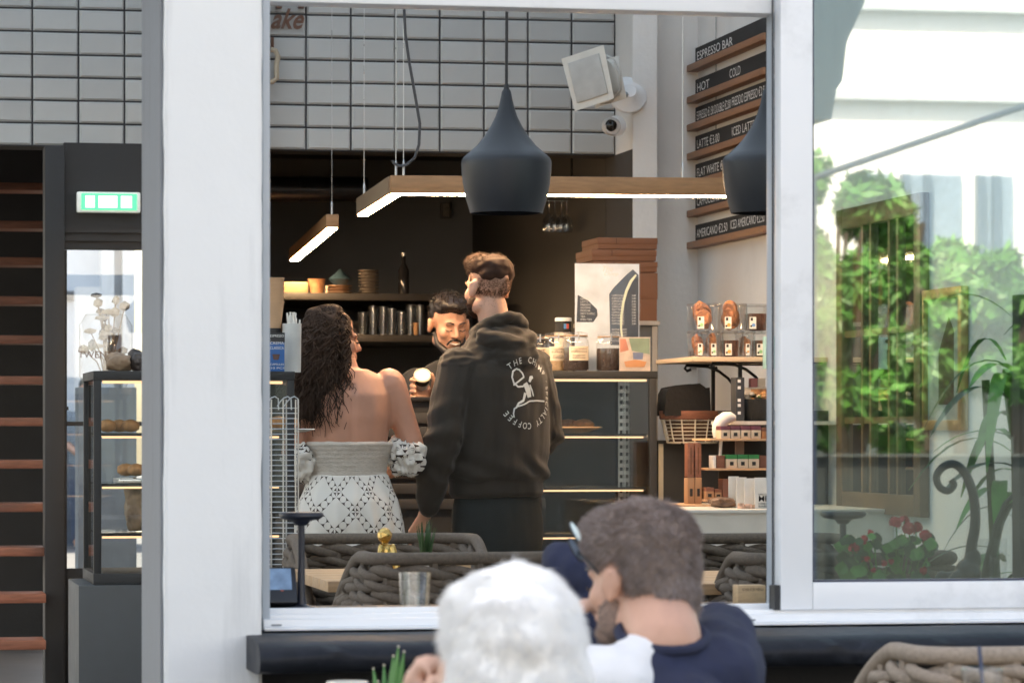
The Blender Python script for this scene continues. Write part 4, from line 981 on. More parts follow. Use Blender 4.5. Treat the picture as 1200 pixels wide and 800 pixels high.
# wire basket with wooden rim, black bags in it
yk = 12.95; bz0, bz1 = ZY(520, yk), ZY(491, yk)
wk = thing('wire_basket', 'round white wire basket with a broad wooden rim', 'basket', ((XY(804, yk)), yk + .15, bz0))
cx, cy, rr_ = XY(811, yk + .15), yk + .15, (XY(847, yk) - XY(773, yk)) / 2
part('rim', MB().lathe([(rr_, bz1 - bz0), (rr_ + .004, bz1 - bz0 + .004), (rr_ + .004, bz1 - bz0 + .034), (rr_ - .012, bz1 - bz0 + .034), (rr_ - .012, bz1 - bz0)], (cx, cy, bz0), 48, False, False, sy=.8), wood_red, wk)
wcr = M('cream_wire', (.62, .56, .46), .5)
for k in range(14):
    a = 2 * math.pi * (k + .3) / 14
    part('rib_wire', MB().tube([Vector((cx + rr_*f*math.cos(a), cy + rr_*f*math.sin(a)*.8, bz0 + z)) for f, z in ((.5, .002), (.78, .004), (.86, .03), (.93, .07), (.985, bz1 - bz0))], .003, 6), wcr, wk)
for k in range(7):
    f = .80 + .026 * k; z = bz0 + .006 + (bz1 - bz0 - .01) * k / 6
    part('ring_wire', MB().tube([Vector((cx + rr_*f*math.cos(a), cy + rr_*f*math.sin(a)*.8, z)) for a in [2*math.pi*j/36 for j in range(36)]], .0018, 5, closed=True), wcr, wk)
part('contents', MB().lathe([(rr_*.7, .01), (rr_*.86, bz1 - bz0)], (cx, cy, bz0), 28, sy=.8), M('basket_brown', (.10, .05, .03), .8, var=.5, scale=30), wk)
bgx = MB().prism([(XY(785, yk), bz1 + .02), (XY(836, yk), bz1 + .02), (XY(834.5, yk), ZY(455, yk)), (XY(831, yk), ZY(455.5, yk)), (XY(829.5, yk), ZY(454, yk)), (XY(824, yk), ZY(450, yk)), (XY(805, yk), ZY(452, yk)), (XY(790, yk), ZY(455, yk)), (XY(786.5, yk), ZY(462, yk))], 'y', yk + .06, yk + .2)
solo('black_bag', bgx, M('black_fabric', (.012, .012, .013), .9, bump=.4), 'black folded bag heaped in the wire basket', 'bag', bevel=.012)
# tall kraft packets leaning below the basket
for i, (a, b) in enumerate(((806, 814), (814.6, 822.5))):
    yy = 12.5; x0, x1 = XY(a, yy), XY(b, yy)
    th = thing('kraft_packet', f"tall kraft coffee packet with dark label under the basket, {('nearer the pastry case', 'nearer the tiered rack')[i]}", 'packet', ((x0+x1)/2, yy + .03, ZY(591, yy)), 'tall kraft packets')
    part('lower_box', MB().box(x0, x1, yy, yy + .06, ZY(591, yy), ZY(560, yy)), kraft, th, .002)
    part('upper_box', MB().box(x0 + .001, x1 - .001, yy + .004, yy + .056, ZY(559.5, yy), ZY(519, yy)), wood_red, th, .002)
    part('label_mark', MB().box(x0 + .008, x1 - .008, yy - .0015, yy - .0003, ZY(582, yy), ZY(573, yy)), ink, th)
    part('strap', MB().box(x0 + .011, x1 - .011, yy + .002, yy + .0035, ZY(556, yy), ZY(524, yy)), M('strap_brown', (.14, .06, .03), .8), th)
solo('kraft_tray', MB().box(XY(791, 12.42), XY(833, 12.42), 12.42, 12.7, ZY(595.5, 12.5), ZY(591.3, 12.5)), kraft_light, 'flat kraft tray under the tall packets', 'tray', bevel=.002)
# tiered rack of small cartons
yr0 = 12.45
rk = thing('tiered_rack', 'three-tier thin shelf rack of small product cartons beside the window frame', 'rack', (XY(870, yr0), yr0 + .15, zbn))
shz = []
for k, (pa, pxl) in enumerate(((514, 832), (549, 830), (586, 826))):
    z = ZY(pa, yr0); shz.append(z)
    part('shelf', MB().box(XY(pxl, yr0), XY(915, yr0), yr0, yr0 + .28, z - .008, z), kraft_light, rk, .001)
part('back_panel', MB().box(XY(842, yr0 + .29), XR - .004, yr0 + .285, yr0 + .295, zbn, ZY(480, yr0)), M('rack_dark', (.025, .025, .026), .7), rk)
part('wire_support', MB().tube([P(845, 516, yr0 + .05), P(843, 549, yr0 + .05)], .006, 6), paper, rk)
part('side_frame', MB().box(XY(862, yr0 + .2), XY(872, yr0 + .2), yr0 + .2, yr0 + .21, shz[1], shz[0] - .009), M('grey_card', (.35, .29, .25), .7), rk)
def carton(x0p, x1p, zb, hpx, Y, topm, bodym, label, win=True, d=.07):
    x0, x1 = XY(x0p, Y), XY(x1p, Y); h = hpx / FPX * Y * 1.02
    th = thing('small_carton', label, 'carton', ((x0+x1)/2, Y + d/2, zb), 'small cartons on the tiered rack')
    part('body', MB().box(x0, x1 - .0012, Y, Y + d, zb, zb + h * .68), bodym, th, .001)
    part('top_band', MB().box(x0, x1 - .0012, Y - .0005, Y + d + .0005, zb + h*.68, zb + h), topm, th, .001)
    if win: part('logo_window', MB().box((x0+x1)/2 - .008, (x0+x1)/2 + .006, Y - .002, Y - .0006, zb + h*.2, zb + h*.48), ink, th)
purple = M('carton_plum', (.16, .05, .075), .6); green_ = M('carton_green', (.02, .20, .06), .6); cbody = M('carton_cream', (.62, .50, .38), .7); cbrown = M('carton_brown', (.20, .08, .05), .7)
names5 = ['first', 'second', 'third', 'fourth']
for k in range(4): carton(844.5 + 12*k, 856 + 12*k, shz[0] + .0004, 15, yr0 + .01, purple, cbody, f'plum-topped carton, {names5[k]} from the pier on the top tier')
for k in range(2): carton(893 + 6*k, 898.6 + 6*k, shz[0] + .0004, 13, yr0 + .01, cbrown, M('carton_orange', (.4, .17, .07), .7), ('small rust-coloured carton after the plum row', 'small rust-coloured carton at the top tier end')[k], False)
for k in range(3): carton(851.5 + 13*k, 864 + 13*k, shz[1] + .0004, 16, yr0 + .01, green_, cbody, f'green-topped carton, {names5[k]} from the pier on the middle tier')
for k, (a, b, l) in enumerate(((836, 839.5, 'slim white carton at the middle tier end'), (840, 850, 'brown carton beside the green-topped row'), (890, 905, 'brown carton after the green-topped row'))):
    carton(a, b, shz[1] + .0004, 15, yr0 + .02, (paper, cbrown, cbrown)[k], (paper, cbrown, cbrown)[k], l, False)
for k, (a, b, hh) in enumerate(((827, 837, 14), (838, 846, 12), (847, 857, 24), (857.5, 868, 15))):
    carton(a, b, shz[2] + .0004, hh, yr0 + .02, cbrown, kraft if k < 2 else cbrown, ('kraft carton at the bottom tier end', 'second kraft carton on the bottom tier', 'tall brown carton on the bottom tier', 'brown carton beside the white brochure bin')[k], k < 2)
solo('cloth_roll', MB().tube([P(x, y, yr0 + .12) for x, y in ((839, 513), (840, 507), (841.5, 500), (845, 494), (850, 490), (857, 488.5), (862, 489))], [.010, .018, .024, .027, .026, .020, .008], 20), paper, 'white crumpled cloth at the end of the top tier', 'cloth')
# white brochure bin
yv = 12.1
bb = thing('brochure_bin', 'white brochure bin with printed packs and black lettering', 'bin', (XY(880, yv), yv + .1, zbn))
wb = M('bin_white', (.62, .61, .58), .5)
for k, px in enumerate((862, 867.5, 873)):
    part('divider', MB().box(XY(px, yv), XY(px + 12, yv), yv + .10 - .045*k, yv + .105 - .045*k, zbn, ZY(559 + k, yv)), wb, bb, .001)
part('front_panel', MB().box(XY(882, yv), XY(930, yv), yv - .03, yv - .024, zbn, ZY(560, yv)), wb, bb, .001)
part('side_panel', MB().box(XY(862, yv), XY(882, yv), yv - .031, yv - .026, zbn, ZY(592, yv)), M('pack_print', (.5, .32, .22), .6, var=.7, scale=60), bb)
tx = MB(); letters(tx, 'MBA', (XY(886, yv), yv - .0315, ZY(588, yv)), X3, Z3, .028, width=.062, bold=.02, thick=0)
for k in range(3): letters(tx, ('SPECIALTY', 'COFFEE SCHOOL', 'BARISTA')[k], (XY(886, yv), yv - .0315, ZY((581, 592, 595)[k], yv)), X3, Z3, .009, width=.06, thick=0)
part('lettering', tx, ink, bb)
for k in range(2): part('packet', MB().box(XY(864 + 9*k, yv - .03), XY(871 + 9*k, yv - .03), yv - .045, yv - .033, zbn, ZY(590 + k, yv)), M('pack_flower', (.62, .40, .30), .6, var=.7, scale=50), bb, .002)
loaf('bread_bag', (XY(846, 12.2), 12.2, zbn), (.055, .05, .020), M('bag_brown_wrap', (.16, .09, .055), .4, var=.6, scale=40, bump=.6), 'low brown clear-wrapped pack in front of the tiered rack', 'pack')
# upper counter board with boxes and black net basket under the wall shelf
yu = 12.6; zu = ZY(493, yu)
ub = thing('upper_board', 'white board shelf above the plum-topped cartons', 'shelf', (XR - .1, yu + .1, zu))
part('board', MB().box(XY(856, yu), XR - .002, yu, yu + .3, zu - .014, zu), M('board_white', (.62, .60, .56), .6), ub)
part('scroll_bracket', MB().tube([P(x, y, yu + .02) for x, y in ((884, 501), (881, 500), (880.5, 498), (883, 497), (896, 497), (899, 501), (903, 507), (908, 512))], .004, 6), black_metal, ub)
bk_ = thing('black_carton', 'tall black carton with white marks on the white board shelf', 'carton', (XY(867, yu), yu + .1, zu))
part('carton', MB().box(XY(862.5, yu + .05), XY(872.5, yu + .05), yu + .05, yu + .13, zu, ZY(441, yu)), M('carton_charcoal', (.03, .033, .04), .6), bk_, .002)
tx = MB()
for zz in (445, 453, 468, 474, 483): tx.box(XY(864.5, yu + .05), XY(868, yu + .05), yu + .048, yu + .0495, ZY(zz + 2, yu), ZY(zz - 1.5, yu))
part('print', tx, chalk_ink, bk_)
nb = thing('net_basket', 'black net basket of wrapped sweets below the wall shelf', 'basket', (XY(890, yu), yu + .1, zu))
part('net', MB().lathe([(.04, 0), (.062, .03), (.075, .085), (.072, .085)], (XY(893, yu), yu + .12, zu), 24), M('black_net', (.015, .015, .015), .7, bump=.6, bscale=200), nb)
random.seed(11)
for k in range(16):
    c = Vector((XY(893, yu) + random.uniform(-.05, .05), yu + .12 + random.uniform(-.05, .04), zu + .088 + random.uniform(0, .02)))
    part('sweet', MB().ell(c, (.014, .012, .009), sub=1), [M('sweet_gold', (.5, .25, .1), .5), M('sweet_green', (.12, .15, .05), .5), cream][k % 3], nb)
pk = thing('window_packet', 'cream packet with a picture panel behind the net basket', 'packet', (XY(888, yu), yu + .22, zu))
part('packet', MB().box(XY(872, yu + .22), XY(906, yu + .22), yu + .22, yu + .26, zu, ZY(452, yu)), cream, pk, .003)
part('picture', MB().box(XY(880, yu + .22), XY(903, yu + .22), yu + .217, yu + .2195, ZY(470, yu), ZY(454, yu)), M('packet_picture', (.45, .22, .10), .6, var=.6, scale=50), pk)
for k, (a, b, m_) in enumerate(((880, 888, M('box_rose', (.35, .13, .12), .6)), (888.5, 897, cream))):
    solo('tiny_box', MB().box(XY(a, yu + .22), XY(b, yu + .22), yu + .2205, yu + .255, ZY(452, yu) + .0005, ZY(441, yu)), m_, ('tiny rose box on top of the cream packet', 'tiny cream box on top of the cream packet')[k], 'box', bevel=.001)
# wall outlet
ol = thing('wall_outlet', 'small double socket plate on the plaster beside the cookie tubs', 'socket', P(813, 432, 14.81))
part('plate', MB().box(XY(809.5, 14.8), XY(817, 14.8), 14.808, 14.819, ZY(432, 14.8), ZY(410, 14.8)), M('socket_grey', (.40, .37, .34), .5), ol, .002)
for zz in (416, 426): part('socket', MB().lathe([(.010, 0), (.010, .002)], (0, 0, 0), 12).xf(Matrix.Rotation(R(90), 3, 'X'), P(813, zz, 14.807)), MATS['grey_card'], ol)

# ================================================================ back bar
yb1 = 17.2
def backshelf(pa, label, pl=318, prr=560):
    z = ZY(pa, yb1); th = thing('bar_shelf', label, 'shelf', (XY(440, yb1), yb1 + .2, z))
    part('board', MB().box(XY(pl, yb1), XY(prr, yb1), yb1, yb1 + .4, z - .035, z), wood_dark, th, .002)
    part('rear_rail', MB().box(XY(pl, yb1), XY(prr, yb1), yb1 + .41, yb1 + 1.39, z - .03, z - .01), black_metal, th)
    return z
zs1 = backshelf(345, 'dark upper bar shelf carrying plates and a paper bag'); zs2 = backshelf(393, 'dark lower bar shelf carrying drinking glasses')
plm = M('plate_stoneware', (.20, .17, .15), .45, var=.15); 
def plates(px, n, r, label, col):
    c = on(px, zs1, yb1 + .2); th = thing('plate_stack', label, 'plates', c)
    for k in range(n):
        part('plate', MB().lathe([(r*.5, 0), (r*.6, .002), (r, .012), (r, .0145), (r*.6, .006)], (c[0], c[1], c[2] + .0005 + k*.016), 28), col, th)
plates(432, 8, .055, 'tall stack of grey plates on the upper bar shelf', plm)
plates(397, 3, .07, 'low stack of tan bowls on the upper bar shelf', M('tan_ware', (.28, .17, .11), .5))
solo('blue_bowl', MB().lathe([(.03, 0), (.062, .03), (.02, .065), (.008, .08)], on(399, zs1 + .050, yb1 + .2), 24), M('blue_glaze', (.03, .06, .085), .3), 'dark blue lidded bowl on the tan bowls', 'bowl')
cp = thing('paper_cup', 'brown printed paper cup on the upper bar shelf', 'cup', on(370, zs1, yb1 + .2)); c = on(371, zs1, yb1 + .2)
part('cup', MB().lathe([(.03, 0), (.046, .078), (.048, .08)], c, 24), M('cup_brown', (.38, .19, .10), .6, var=.5, scale=40), cp)
part('lever', MB().box(c[0] + .045, c[0] + .055, c[1] - .02, c[1], c[2], c[2] + .045), cream, cp)
solo('paper_bag', MB().box(XY(333.5, yb1), XY(363, yb1), yb1 + .05, yb1 + .2, zs1 + .0005, ZY(332, yb1)), kraft, 'folded kraft paper bag on the upper bar shelf', 'bag', bevel=.01)
bt = thing('slim_bottle', 'slim bottle with a bright highlight standing on the bar shelf', 'bottle', on(473, zs1, yb1 + .25)); c = on(473, zs1, yb1 + .25)
part('bottle', MB().lathe([(.026, 0), (.028, .01), (.028, .13), (.010, .17), (.010, .205)], c, 20), M('dark_glass', (.03, .03, .035), .12), bt)
part('cap', MB().lathe([(.012, .205), (.012, .222)], c, 14), steel, bt)
random.seed(21)
for k, px in enumerate((425, 437, 449, 459, 470, 481, 492)):
    c = Vector(on(px, zs2 + .0005, yb1 + .15)); hh = random.uniform(.11, .17)
    dup_l = ['first', 'second', 'third', 'fourth', 'fifth', 'sixth', 'last'][k]
    th = thing('bar_glass', f'clear drinking glass on the lower bar shelf, {dup_l} from the curly hair', 'glass', c, 'glasses on the lower bar shelf')
    part('wall', MB().lathe([(.022, 0), (.028, hh), (.0265, hh), (.02, .008)], c, 20), CLEAR('bar_glassware', (.8, .82, .84), 1.5, .05, .10), th)
solo('wooden_muddler', MB().lathe([(.012, 0), (.014, .06), (.013, .065)], on(487.5, zs2 + .0005, yb1 + .1), 14), kraft, 'small wooden muddler among the bar glasses', 'muddler')
# air duct and pipe under the bar ceiling
du = thing('air_duct', 'dark blue-grey round air duct under the bar ceiling', 'duct', P(400, 222, 17.6))
part('duct', MB().tube([P(250, 222, 17.6), P(430, 222, 17.6)], .065, 20), M('duct_metal', (.05, .06, .08), .35, metal=.6), du)
part('joint_ring', MB().tube([P(350, 222, 17.6), P(352, 222, 17.6)], .069, 20), MATS['duct_metal'], du)
# wall frames and hanging glasses
for k, (a, b, c_, d) in enumerate(((519, 530, 237, 256), (562, 575, 274, 300), (586, 607, 256, 285))):
    th = thing('framed_picture', ('small dim frame on the dark wall left of the pendant', 'small dim picture just above the red-brown hair', 'striped dim frame below the pendant lamp')[k], 'picture', P((a+b)/2, d, 18.55))
    part('border', MB().box(XY(a, 18.5), XY(b, 18.5), 18.55, 18.59, ZY(d, 18.5), ZY(c_, 18.5)), M('frame_grey', (.07, .07, .075), .5), th, .003)
    part('picture', MB().box(XY(a + 2, 18.5), XY(b - 2, 18.5), 18.545, 18.549, ZY(d - 2, 18.5), ZY(c_ + 2, 18.5)), M('frame_picture', (.14, .13, .12), .4, var=.5, scale=25), th)
hr = thing('glass_hanger', 'black ceiling rack with hanging stemmed glasses beside the pendant', 'glass rack', P(653, 228, 15.8))
part('rack', MB().box(XY(630, 15.8), XY(672, 15.8), 15.7, 16.0, ZY(232, 15.8), ZY(228, 15.8)), black_metal, hr)
for px in (643, 650, 658, 664):
    c = Vector(on(px, ZY(232, 15.8), 15.8)); part('stem_glass', MB().lathe([(.028, 0), (.004, -.008), (.004, -.07), (.026, -.10), (.03, -.14), (.026, -.16)], c, 18, False, False), MATS['bar_glassware'], hr)
part('hanger_rod', MB().tube([P(632, 228, 15.8), Vector((XY(632, 15.8), 15.8, zt + .25))], .006, 6).tube([P(670, 228, 15.8), Vector((XY(670, 15.8), 15.8, zt + .25))], .006, 6), black_metal, hr)
# ================================================================ people
def head_shapes(b, Mx, o, s=1.0, nose=True):
    def E(c, r): b.ell(Mx @ Vector(c) * s + o, [x * s for x in r], Mx)
    def C(p, r0, q, r1): b.cap(Mx @ Vector(p) * s + o, r0 * s, Mx @ Vector(q) * s + o, r1 * s)
    E((0, -.014, .03), (.075, .094, .088)); E((0, .028, -.028), (.062, .062, .086)); E((0, .048, -.085), (.040, .038, .028))
    for k in (-1, 1):
        E((k*.035, .055, -.03), (.026, .028, .028)); E((k*.048, .01, -.07), (.022, .04, .03))
        er = Mx @ rotz(k * R(-18)); c = Mx @ Vector((k*.077, -.006, -.012)) * s + o
        b.ell(c + Mx @ Vector((k*.004*s, 0, 0)), (.011*s, .020*s, .033*s), er)
        b.tube([c + er @ Vector((k*.009, .012*math.cos(a)*1.2 - .004, .028*math.sin(a)))*s for a in [R(x) for x in range(-80, 220, 30)]], .0068*s, 6)
        if nose: E((k*.011, .097, -.037), (.009, .010, .008))
    E((0, .075, .014), (.050, .018, .013))
    if nose:
        C((0, .088, .004), .008, (0, .110, -.033), .0115)
        E((0, .091, -.061), (.024, .011, .006)); E((0, .089, -.073), (.020, .011, .007))
def fuzz(me, n, length, dirfn, r, mat, name, parent, sel=None, seed=1, curl=.3, seg=4):
    """short tapered strands growing out of a mesh, as one hair mesh"""
    rnd = random.Random(seed); me.calc_loop_triangles(); tris = [t for t in me.loop_triangles]; vs = me.vertices
    if sel: tris = [t for t in tris if sel(Vector(t.center))]
    areas = [t.area for t in tris]; pick = rnd.choices(range(len(tris)), areas, k=n); V = []; Fc = []
    for k in pick:
        t = tris[k]; a, b_ = rnd.random(), rnd.random()
        if a + b_ > 1: a, b_ = 1 - a, 1 - b_
        p0, p1, p2 = (vs[i].co for i in t.vertices); p = p0 + (p1 - p0)*a + (p2 - p0)*b_; nn = Vector(t.normal)
        d = dirfn(p, nn, rnd).normalized(); L = length * rnd.uniform(.6, 1.25); side = d.cross(nn)
        if side.length < 1e-4: side = d.cross(Vector((1, 0, .2)))
        side.normalize(); up = side.cross(d); bend = Vector((rnd.uniform(-1, 1), rnd.uniform(-1, 1), rnd.uniform(-1, 1))) * curl; base = len(V)
        for j in range(seg):
            f = j / (seg - 1); q = p - nn*.002 + d * L * f + bend * L * f * f * .5 - nn * L * .12 * f * f; rr = r * (1 - f) ** .6 + r * .05
            for m in range(3):
                an = 2.094 * m; V.append(q + (side * math.cos(an) + up * math.sin(an)) * rr)
        for j in range(seg - 1):
            for m in range(3): Fc.append((base + j*3 + m, base + j*3 + (m+1) % 3, base + (j+1)*3 + (m+1) % 3, base + (j+1)*3 + m))
    h = bpy.data.meshes.new(name); h.from_pydata(V, [], Fc); h.polygons.foreach_set('use_smooth', [True]*len(h.polygons)); h.update()
    return link(name, h, mat, parent)
def hand_shapes(b, wrist, palm, tips, thumb, r=.0085):
    """wrist -> palm centre, four finger paths and a thumb path (lists of points)"""
    b.chain([(wrist, .027), (wrist.lerp(palm, .5), .026)])
    d = (palm - wrist).normalized()
    k0 = [t[0] for t in tips]
    for p in k0: b.cap(wrist.lerp(palm, .3), .020, p, .0125)
    for t in tips: b.chain([(p, r * (1.12 - .12*i)) for i, p in enumerate(t)])
    b.chain([(wrist.lerp(palm, .35), .017)] + [(p, r * (1.25 - .15*i)) for i, p in enumerate(thumb)])
def eyes(parent, Mx, o, s=1, closed=False):
    for k in (-1, 1):
        c = Mx @ Vector((k*.030, .0785, -.004)) * s + o
        if closed:
            link('eyelash', MB().tube([Mx @ Vector((k*x, y, z)) * s + o for x, y, z in ((.016, .090, -.010), (.030, .093, -.0145), (.044, .084, -.010))], .0022*s, 6).mesh('eyelash'), hair_black, parent)
            link('eyebrow', MB().tube([Mx @ Vector((k*x, y, z)) * s + o for x, y, z in ((.012, .095, .017), (.028, .094, .023), (.046, .080, .018))], [.0028*s, .0032*s, .0012*s], 6).mesh('eyebrow'), hair_black, parent)
            continue
        e = link('eye', MB().ell(c, (.0105*s,)*3).mesh('eye'), eye_white, parent)
        link('iris', MB().ell(Mx @ Vector((k*.030, .0855, -.006)) * s + o, (.006*s, .005*s, .006*s)).mesh('iris'), ink, e)
        link('eyebrow', MB().tube([Mx @ Vector((k*x, y, z)) * s + o for x, y, z in ((.012, .095, .017), (.028, .094, .023), (.046, .080, .018))], [.0028*s, .0032*s, .0012*s], 6).mesh('eyebrow'), hair_black, parent)
cloth_green = M('hoodie_olive_black', (.025, .0185, .013), .9, var=.12, scale=8, bump=.25, bscale=400, sheen=.15)
cloth_brown = M('hoodie_washed_brown', (.05, .03, .018), .9, var=.12, scale=8, bump=.25, bscale=400)
def folds(amp, freq, seed=0, zs=.35):
    def f(co, n):
        q = Vector((co.x * freq, co.y * freq, co.z * freq * zs)) + Vector((seed, seed * 2, 0))
        a = noise.noise(q) + .5 * noise.noise(q * 2.3)
        a2 = math.sin(co.z * 26 + noise.noise(q * .8) * 5) * .35
        return co + n * amp * (a + a2)
    return f
# ---------------------------------------------------------------- man in the hoodie
t = 12.6; foot = ground(582, t, FL)
mh = thing('person', 'person in a dark printed hoodie standing with back to the window', 'person', foot)
RZ = rotz(R(24))
b = MB()
b.loft([(0, 0, .86, .16, .11), (0, 0, 1.0, .16, .11), (0, 0, 1.2, .18, .115), (0, 0, 1.36, .18, .10), (0, 0, 1.44, .12, .08)])
b.cap((0, -.02, 1.42), .062, (-.025, .0, 1.60), .057)
for k in (-1, 1): b.chain([((k*.09, .0, .85), .085), ((k*.10, .01, .5), .058), ((k*.11, -.01, .09), .042)]); b.chain([((k*.11, -.03, .035), .035), ((k*.12, .13, .03), .032)])
LA = [Vector((-.180, 0, 1.372)), Vector((-.255, -.03, 1.11)), Vector((-.265, .05, .86)), Vector((-.265, .08, .80))]
RA = [Vector((.170, 0, 1.372)), Vector((.225, .0, 1.12)), Vector((.16, .20, 1.0)), Vector((.12, .25, 1.0))]
for ar in (LA, RA): b.chain([(ar[0], .06), (ar[1], .043), (ar[2], .034)])
w_ = LA[2]; pal = Vector((-.265, .115, .78))
hand_shapes(b, w_, pal, [[pal + Vector((dx, .02 + dy, -.02)), pal + Vector((dx, .03 + dy, -.055)), pal + Vector((dx + .005, .02 + dy, -.085))] for dx, dy in ((-.012, .02), (-.006, .005), (0, -.012), (.004, -.028))], [pal + Vector((.02, .03, .0)), pal + Vector((.03, .04, -.035))])
w_ = RA[2]; pal = Vector((.12, .255, 1.0))
hand_shapes(b, w_, pal, [[pal + Vector((-.02, .02, dz)), pal + Vector((-.055, .02, dz)), pal + Vector((-.075, .0, dz))] for dz in (.03, .012, -.008, -.026)], [pal + Vector((-.01, .0, .04)), pal + Vector((-.04, -.01, .05))])
HM = rotz(R(5)) ; HO = Vector((-.028, .015, 1.662)); head_shapes(b, HM, HO)
b.xf(RZ); me = bake(b, 'body', .0065, 4); body = link('body', me, skin_m, mh)
b = MB()
b.loft([(0, 0, .885, .175, .125), (0, 0, .90, .187, .136), (0, 0, .945, .187, .136), (0, 0, .96, .205, .15), (0, -.005, 1.08, .212, .150), (0, -.005, 1.22, .208, .148), (0, -.005, 1.33, .203, .135), (0, -.005, 1.395, .185, .115), (0, -.01, 1.465, .115, .085), (0, -.01, 1.50, .085, .08)], 40)
b.chain([(LA[0] + Vector((.015, 0, -.01)), .084), (LA[1], .073), (LA[2] + Vector((0, 0, .03)), .056), (LA[2], .045)])
b.chain([(RA[0] + Vector((-.015, 0, -.01)), .082), (RA[1], .072), (RA[2] + Vector((.02, -.04, 0)), .056), (RA[2], .045)])
# hood lying round the neck
ring = [Vector((.092*math.cos(a), .072*math.sin(a) - .012, 1.508 - .030*math.sin(a) - .012*math.cos(2*a))) for a in [2*math.pi*k/16 for k in range(16)]]
for p, q in zip(ring, ring[1:] + ring[:1]): b.cap(p, .021, q, .021)
b.chain([(Vector((-.105, -.06, 1.475)), .026), (Vector((-.05, -.105, 1.455)), .030), (Vector((0.01, -.118, 1.45)), .031), (Vector((.06, -.10, 1.46)), .030), (Vector((.105, -.06, 1.475)), .026)]); b.ell((0.01, -.105, 1.405), (.10, .040, .075)).ell((0, -.062, 1.488), (.088, .05, .034))
b.xf(RZ)
_f = folds(.0055, 11, 3)
def hoodf(co, n):
    q = RZ.inverted() @ co; co2 = _f(co, n)
    if q.z > 1.37 and q.y < .05: co2 = co2 + n * (.006 * noise.noise(Vector((q.x * 22, q.y * 22, q.z * 60))))
    # creases: slack over the waistband, elbows and along the side of the back
    k = math.exp(-((q.z - .985) / .05) ** 2) * .007 * math.sin(q.x * 38 + q.z * 60 + 3 * noise.noise(co * 7))
    k += .006 * math.exp(-((q.x - .10) / .03) ** 2) * math.sin(q.z * 9 + 1) + .005 * math.exp(-((q.x + .12 + (1.3 - q.z) * .1) / .025) ** 2)
    if abs(q.x) > .21: k += .006 * math.sin(q.z * 70 + q.y * 30 + 2 * noise.noise(co * 12)) * math.exp(-((q.z - 1.10) / .12) ** 2)
    return co2 + n * k
hood_me = bake(b, 'hoodie', .0065, 5, hoodf)
hd = link('hoodie', hood_me, cloth_green, mh)
b = MB()
b.loft([(0, 0, .60, .165, .12), (0, 0, .72, .185, .135), (0, 0, .84, .18, .128), (0, 0, .90, .168, .118)])
for k in (-1, 1): b.chain([((k*.085, 0, .74), .098), ((k*.10, .01, .46), .078), ((k*.11, -.01, .10), .062)])
b.xf(RZ); link('trousers', bake(b, 'trousers', .009, 4, folds(.005, 9, 8)), M('trousers_black', (.016, .018, .017), .9, bump=.2, bscale=300), mh)
for k in (-1, 1):
    link('shoe', bake(MB().chain([((k*.11, -.05, .05), .045), ((k*.115, .08, .04), .042), ((k*.12, .16, .032), .03)]).xf(RZ), 'shoe', .008, 3), M('shoe_white', (.6, .6, .6), .6), mh)
# hair: fade, top and tousled strands, beard
HMW = RZ @ HM; HOW = RZ @ HO
def hs(c): return HMW @ Vector(c) + HOW
fr_ = random.Random(5); inv = HMW.inverted()
def fsel(c):
    q = inv @ (c - HOW)
    if q.y > .03 or q.z > .09: return False
    if abs(q.x) > .0735: return False
    return fr_.random() < max(0, min(1, (q.z + .075) / .10))
fd = fuzz(me, 24000, .006, lambda p, n, r: n * .6 + Vector((0, 0, -.8)), .0007, M('faded_hair', (.095, .055, .038), .8, spec=.1), 'fade', mh, sel=fsel, seed=2, curl=.2, seg=3)
hb = MB().ell(hs((0, -.010, .072)), (.080, .100, .050), HMW).ell(hs((0, -.045, .048)), (.076, .066, .052), HMW).ell(hs((0, .05, .085)), (.06, .045, .04), HMW)
hme = bake(hb, 'hair', .006, 3, lambda co, n: co + n * .005 * noise.noise(co * 38)); hr_ = link('hair', hme, hair_brown, mh)
fuzz(hme, 6000, .020, lambda p, n, r: n * .22 + HMW @ Vector((.25 + r.uniform(-.25, .25), .7 + r.uniform(-.25, .25), .1 + .5 * noise.noise(p * 30))) , .0011, hair_brown, 'hair_strand', hr_, seed=4, curl=.7)
for k in (-1, 1):
    pass
bd = MB().ell(hs((0, .050, -.088)), (.046, .043, .030), HMW)
for k in (-1, 1): bd.ell(hs((k*.047, .022, -.066)), (.025, .038, .034), HMW)
bme = bake(bd, 'beard', .005, 2); br_ = link('beard', bme, hair_brown, mh); fuzz(bme, 500, .010, lambda p, n, r: n + Vector((0, 0, -.5)), .0012, hair_brown, 'beard_strand', br_, seed=6)
eyes(mh, HMW, HOW, 1, True)
# print on the back of the hoodie, laid onto the cloth
bvh = BVHTree.FromPolygons([v.co for v in hood_me.vertices], [tuple(p.vertices) for p in hood_me.polygons])
back_dir = RZ @ Vector((0, 1, 0)); right_dir = RZ @ Vector((1, 0, 0))
def lay(mb, lift=.0025):
    out = []
    for v in mb.v:
        o = right_dir * v.x + Vector((0, 0, v.z)) - back_dir * .5
        h = bvh.ray_cast(o, back_dir)
        out.append((h[0] - back_dir * lift) if h[0] is not None else o + back_dir * .36)
    mb.v = out; return mb
LC = (.035, 1.27); LR = .122
pr = MB()
def ringtext(s, a0, a1, inside=False, size=.033):
    n = len(s)
    for i, ch in enumerate(s):
        if ch == ' ': continue
        a = R(a0 + (a1 - a0) * (i + .5) / n); vs, fs = text2d(ch, size, align='CENTER', bold=.004)
        ca, sa = math.sin(a), math.cos(a)
        rad = Vector((ca, 0, sa)); tan = Vector((sa, 0, -ca))
        pr.add([Vector((LC[0], 0, LC[1])) + rad * (LR - .012 + y) + tan * x * .8 for x, y in vs], fs)
print_white = M('print_white', (.66, .66, .63), .8, var=.1)
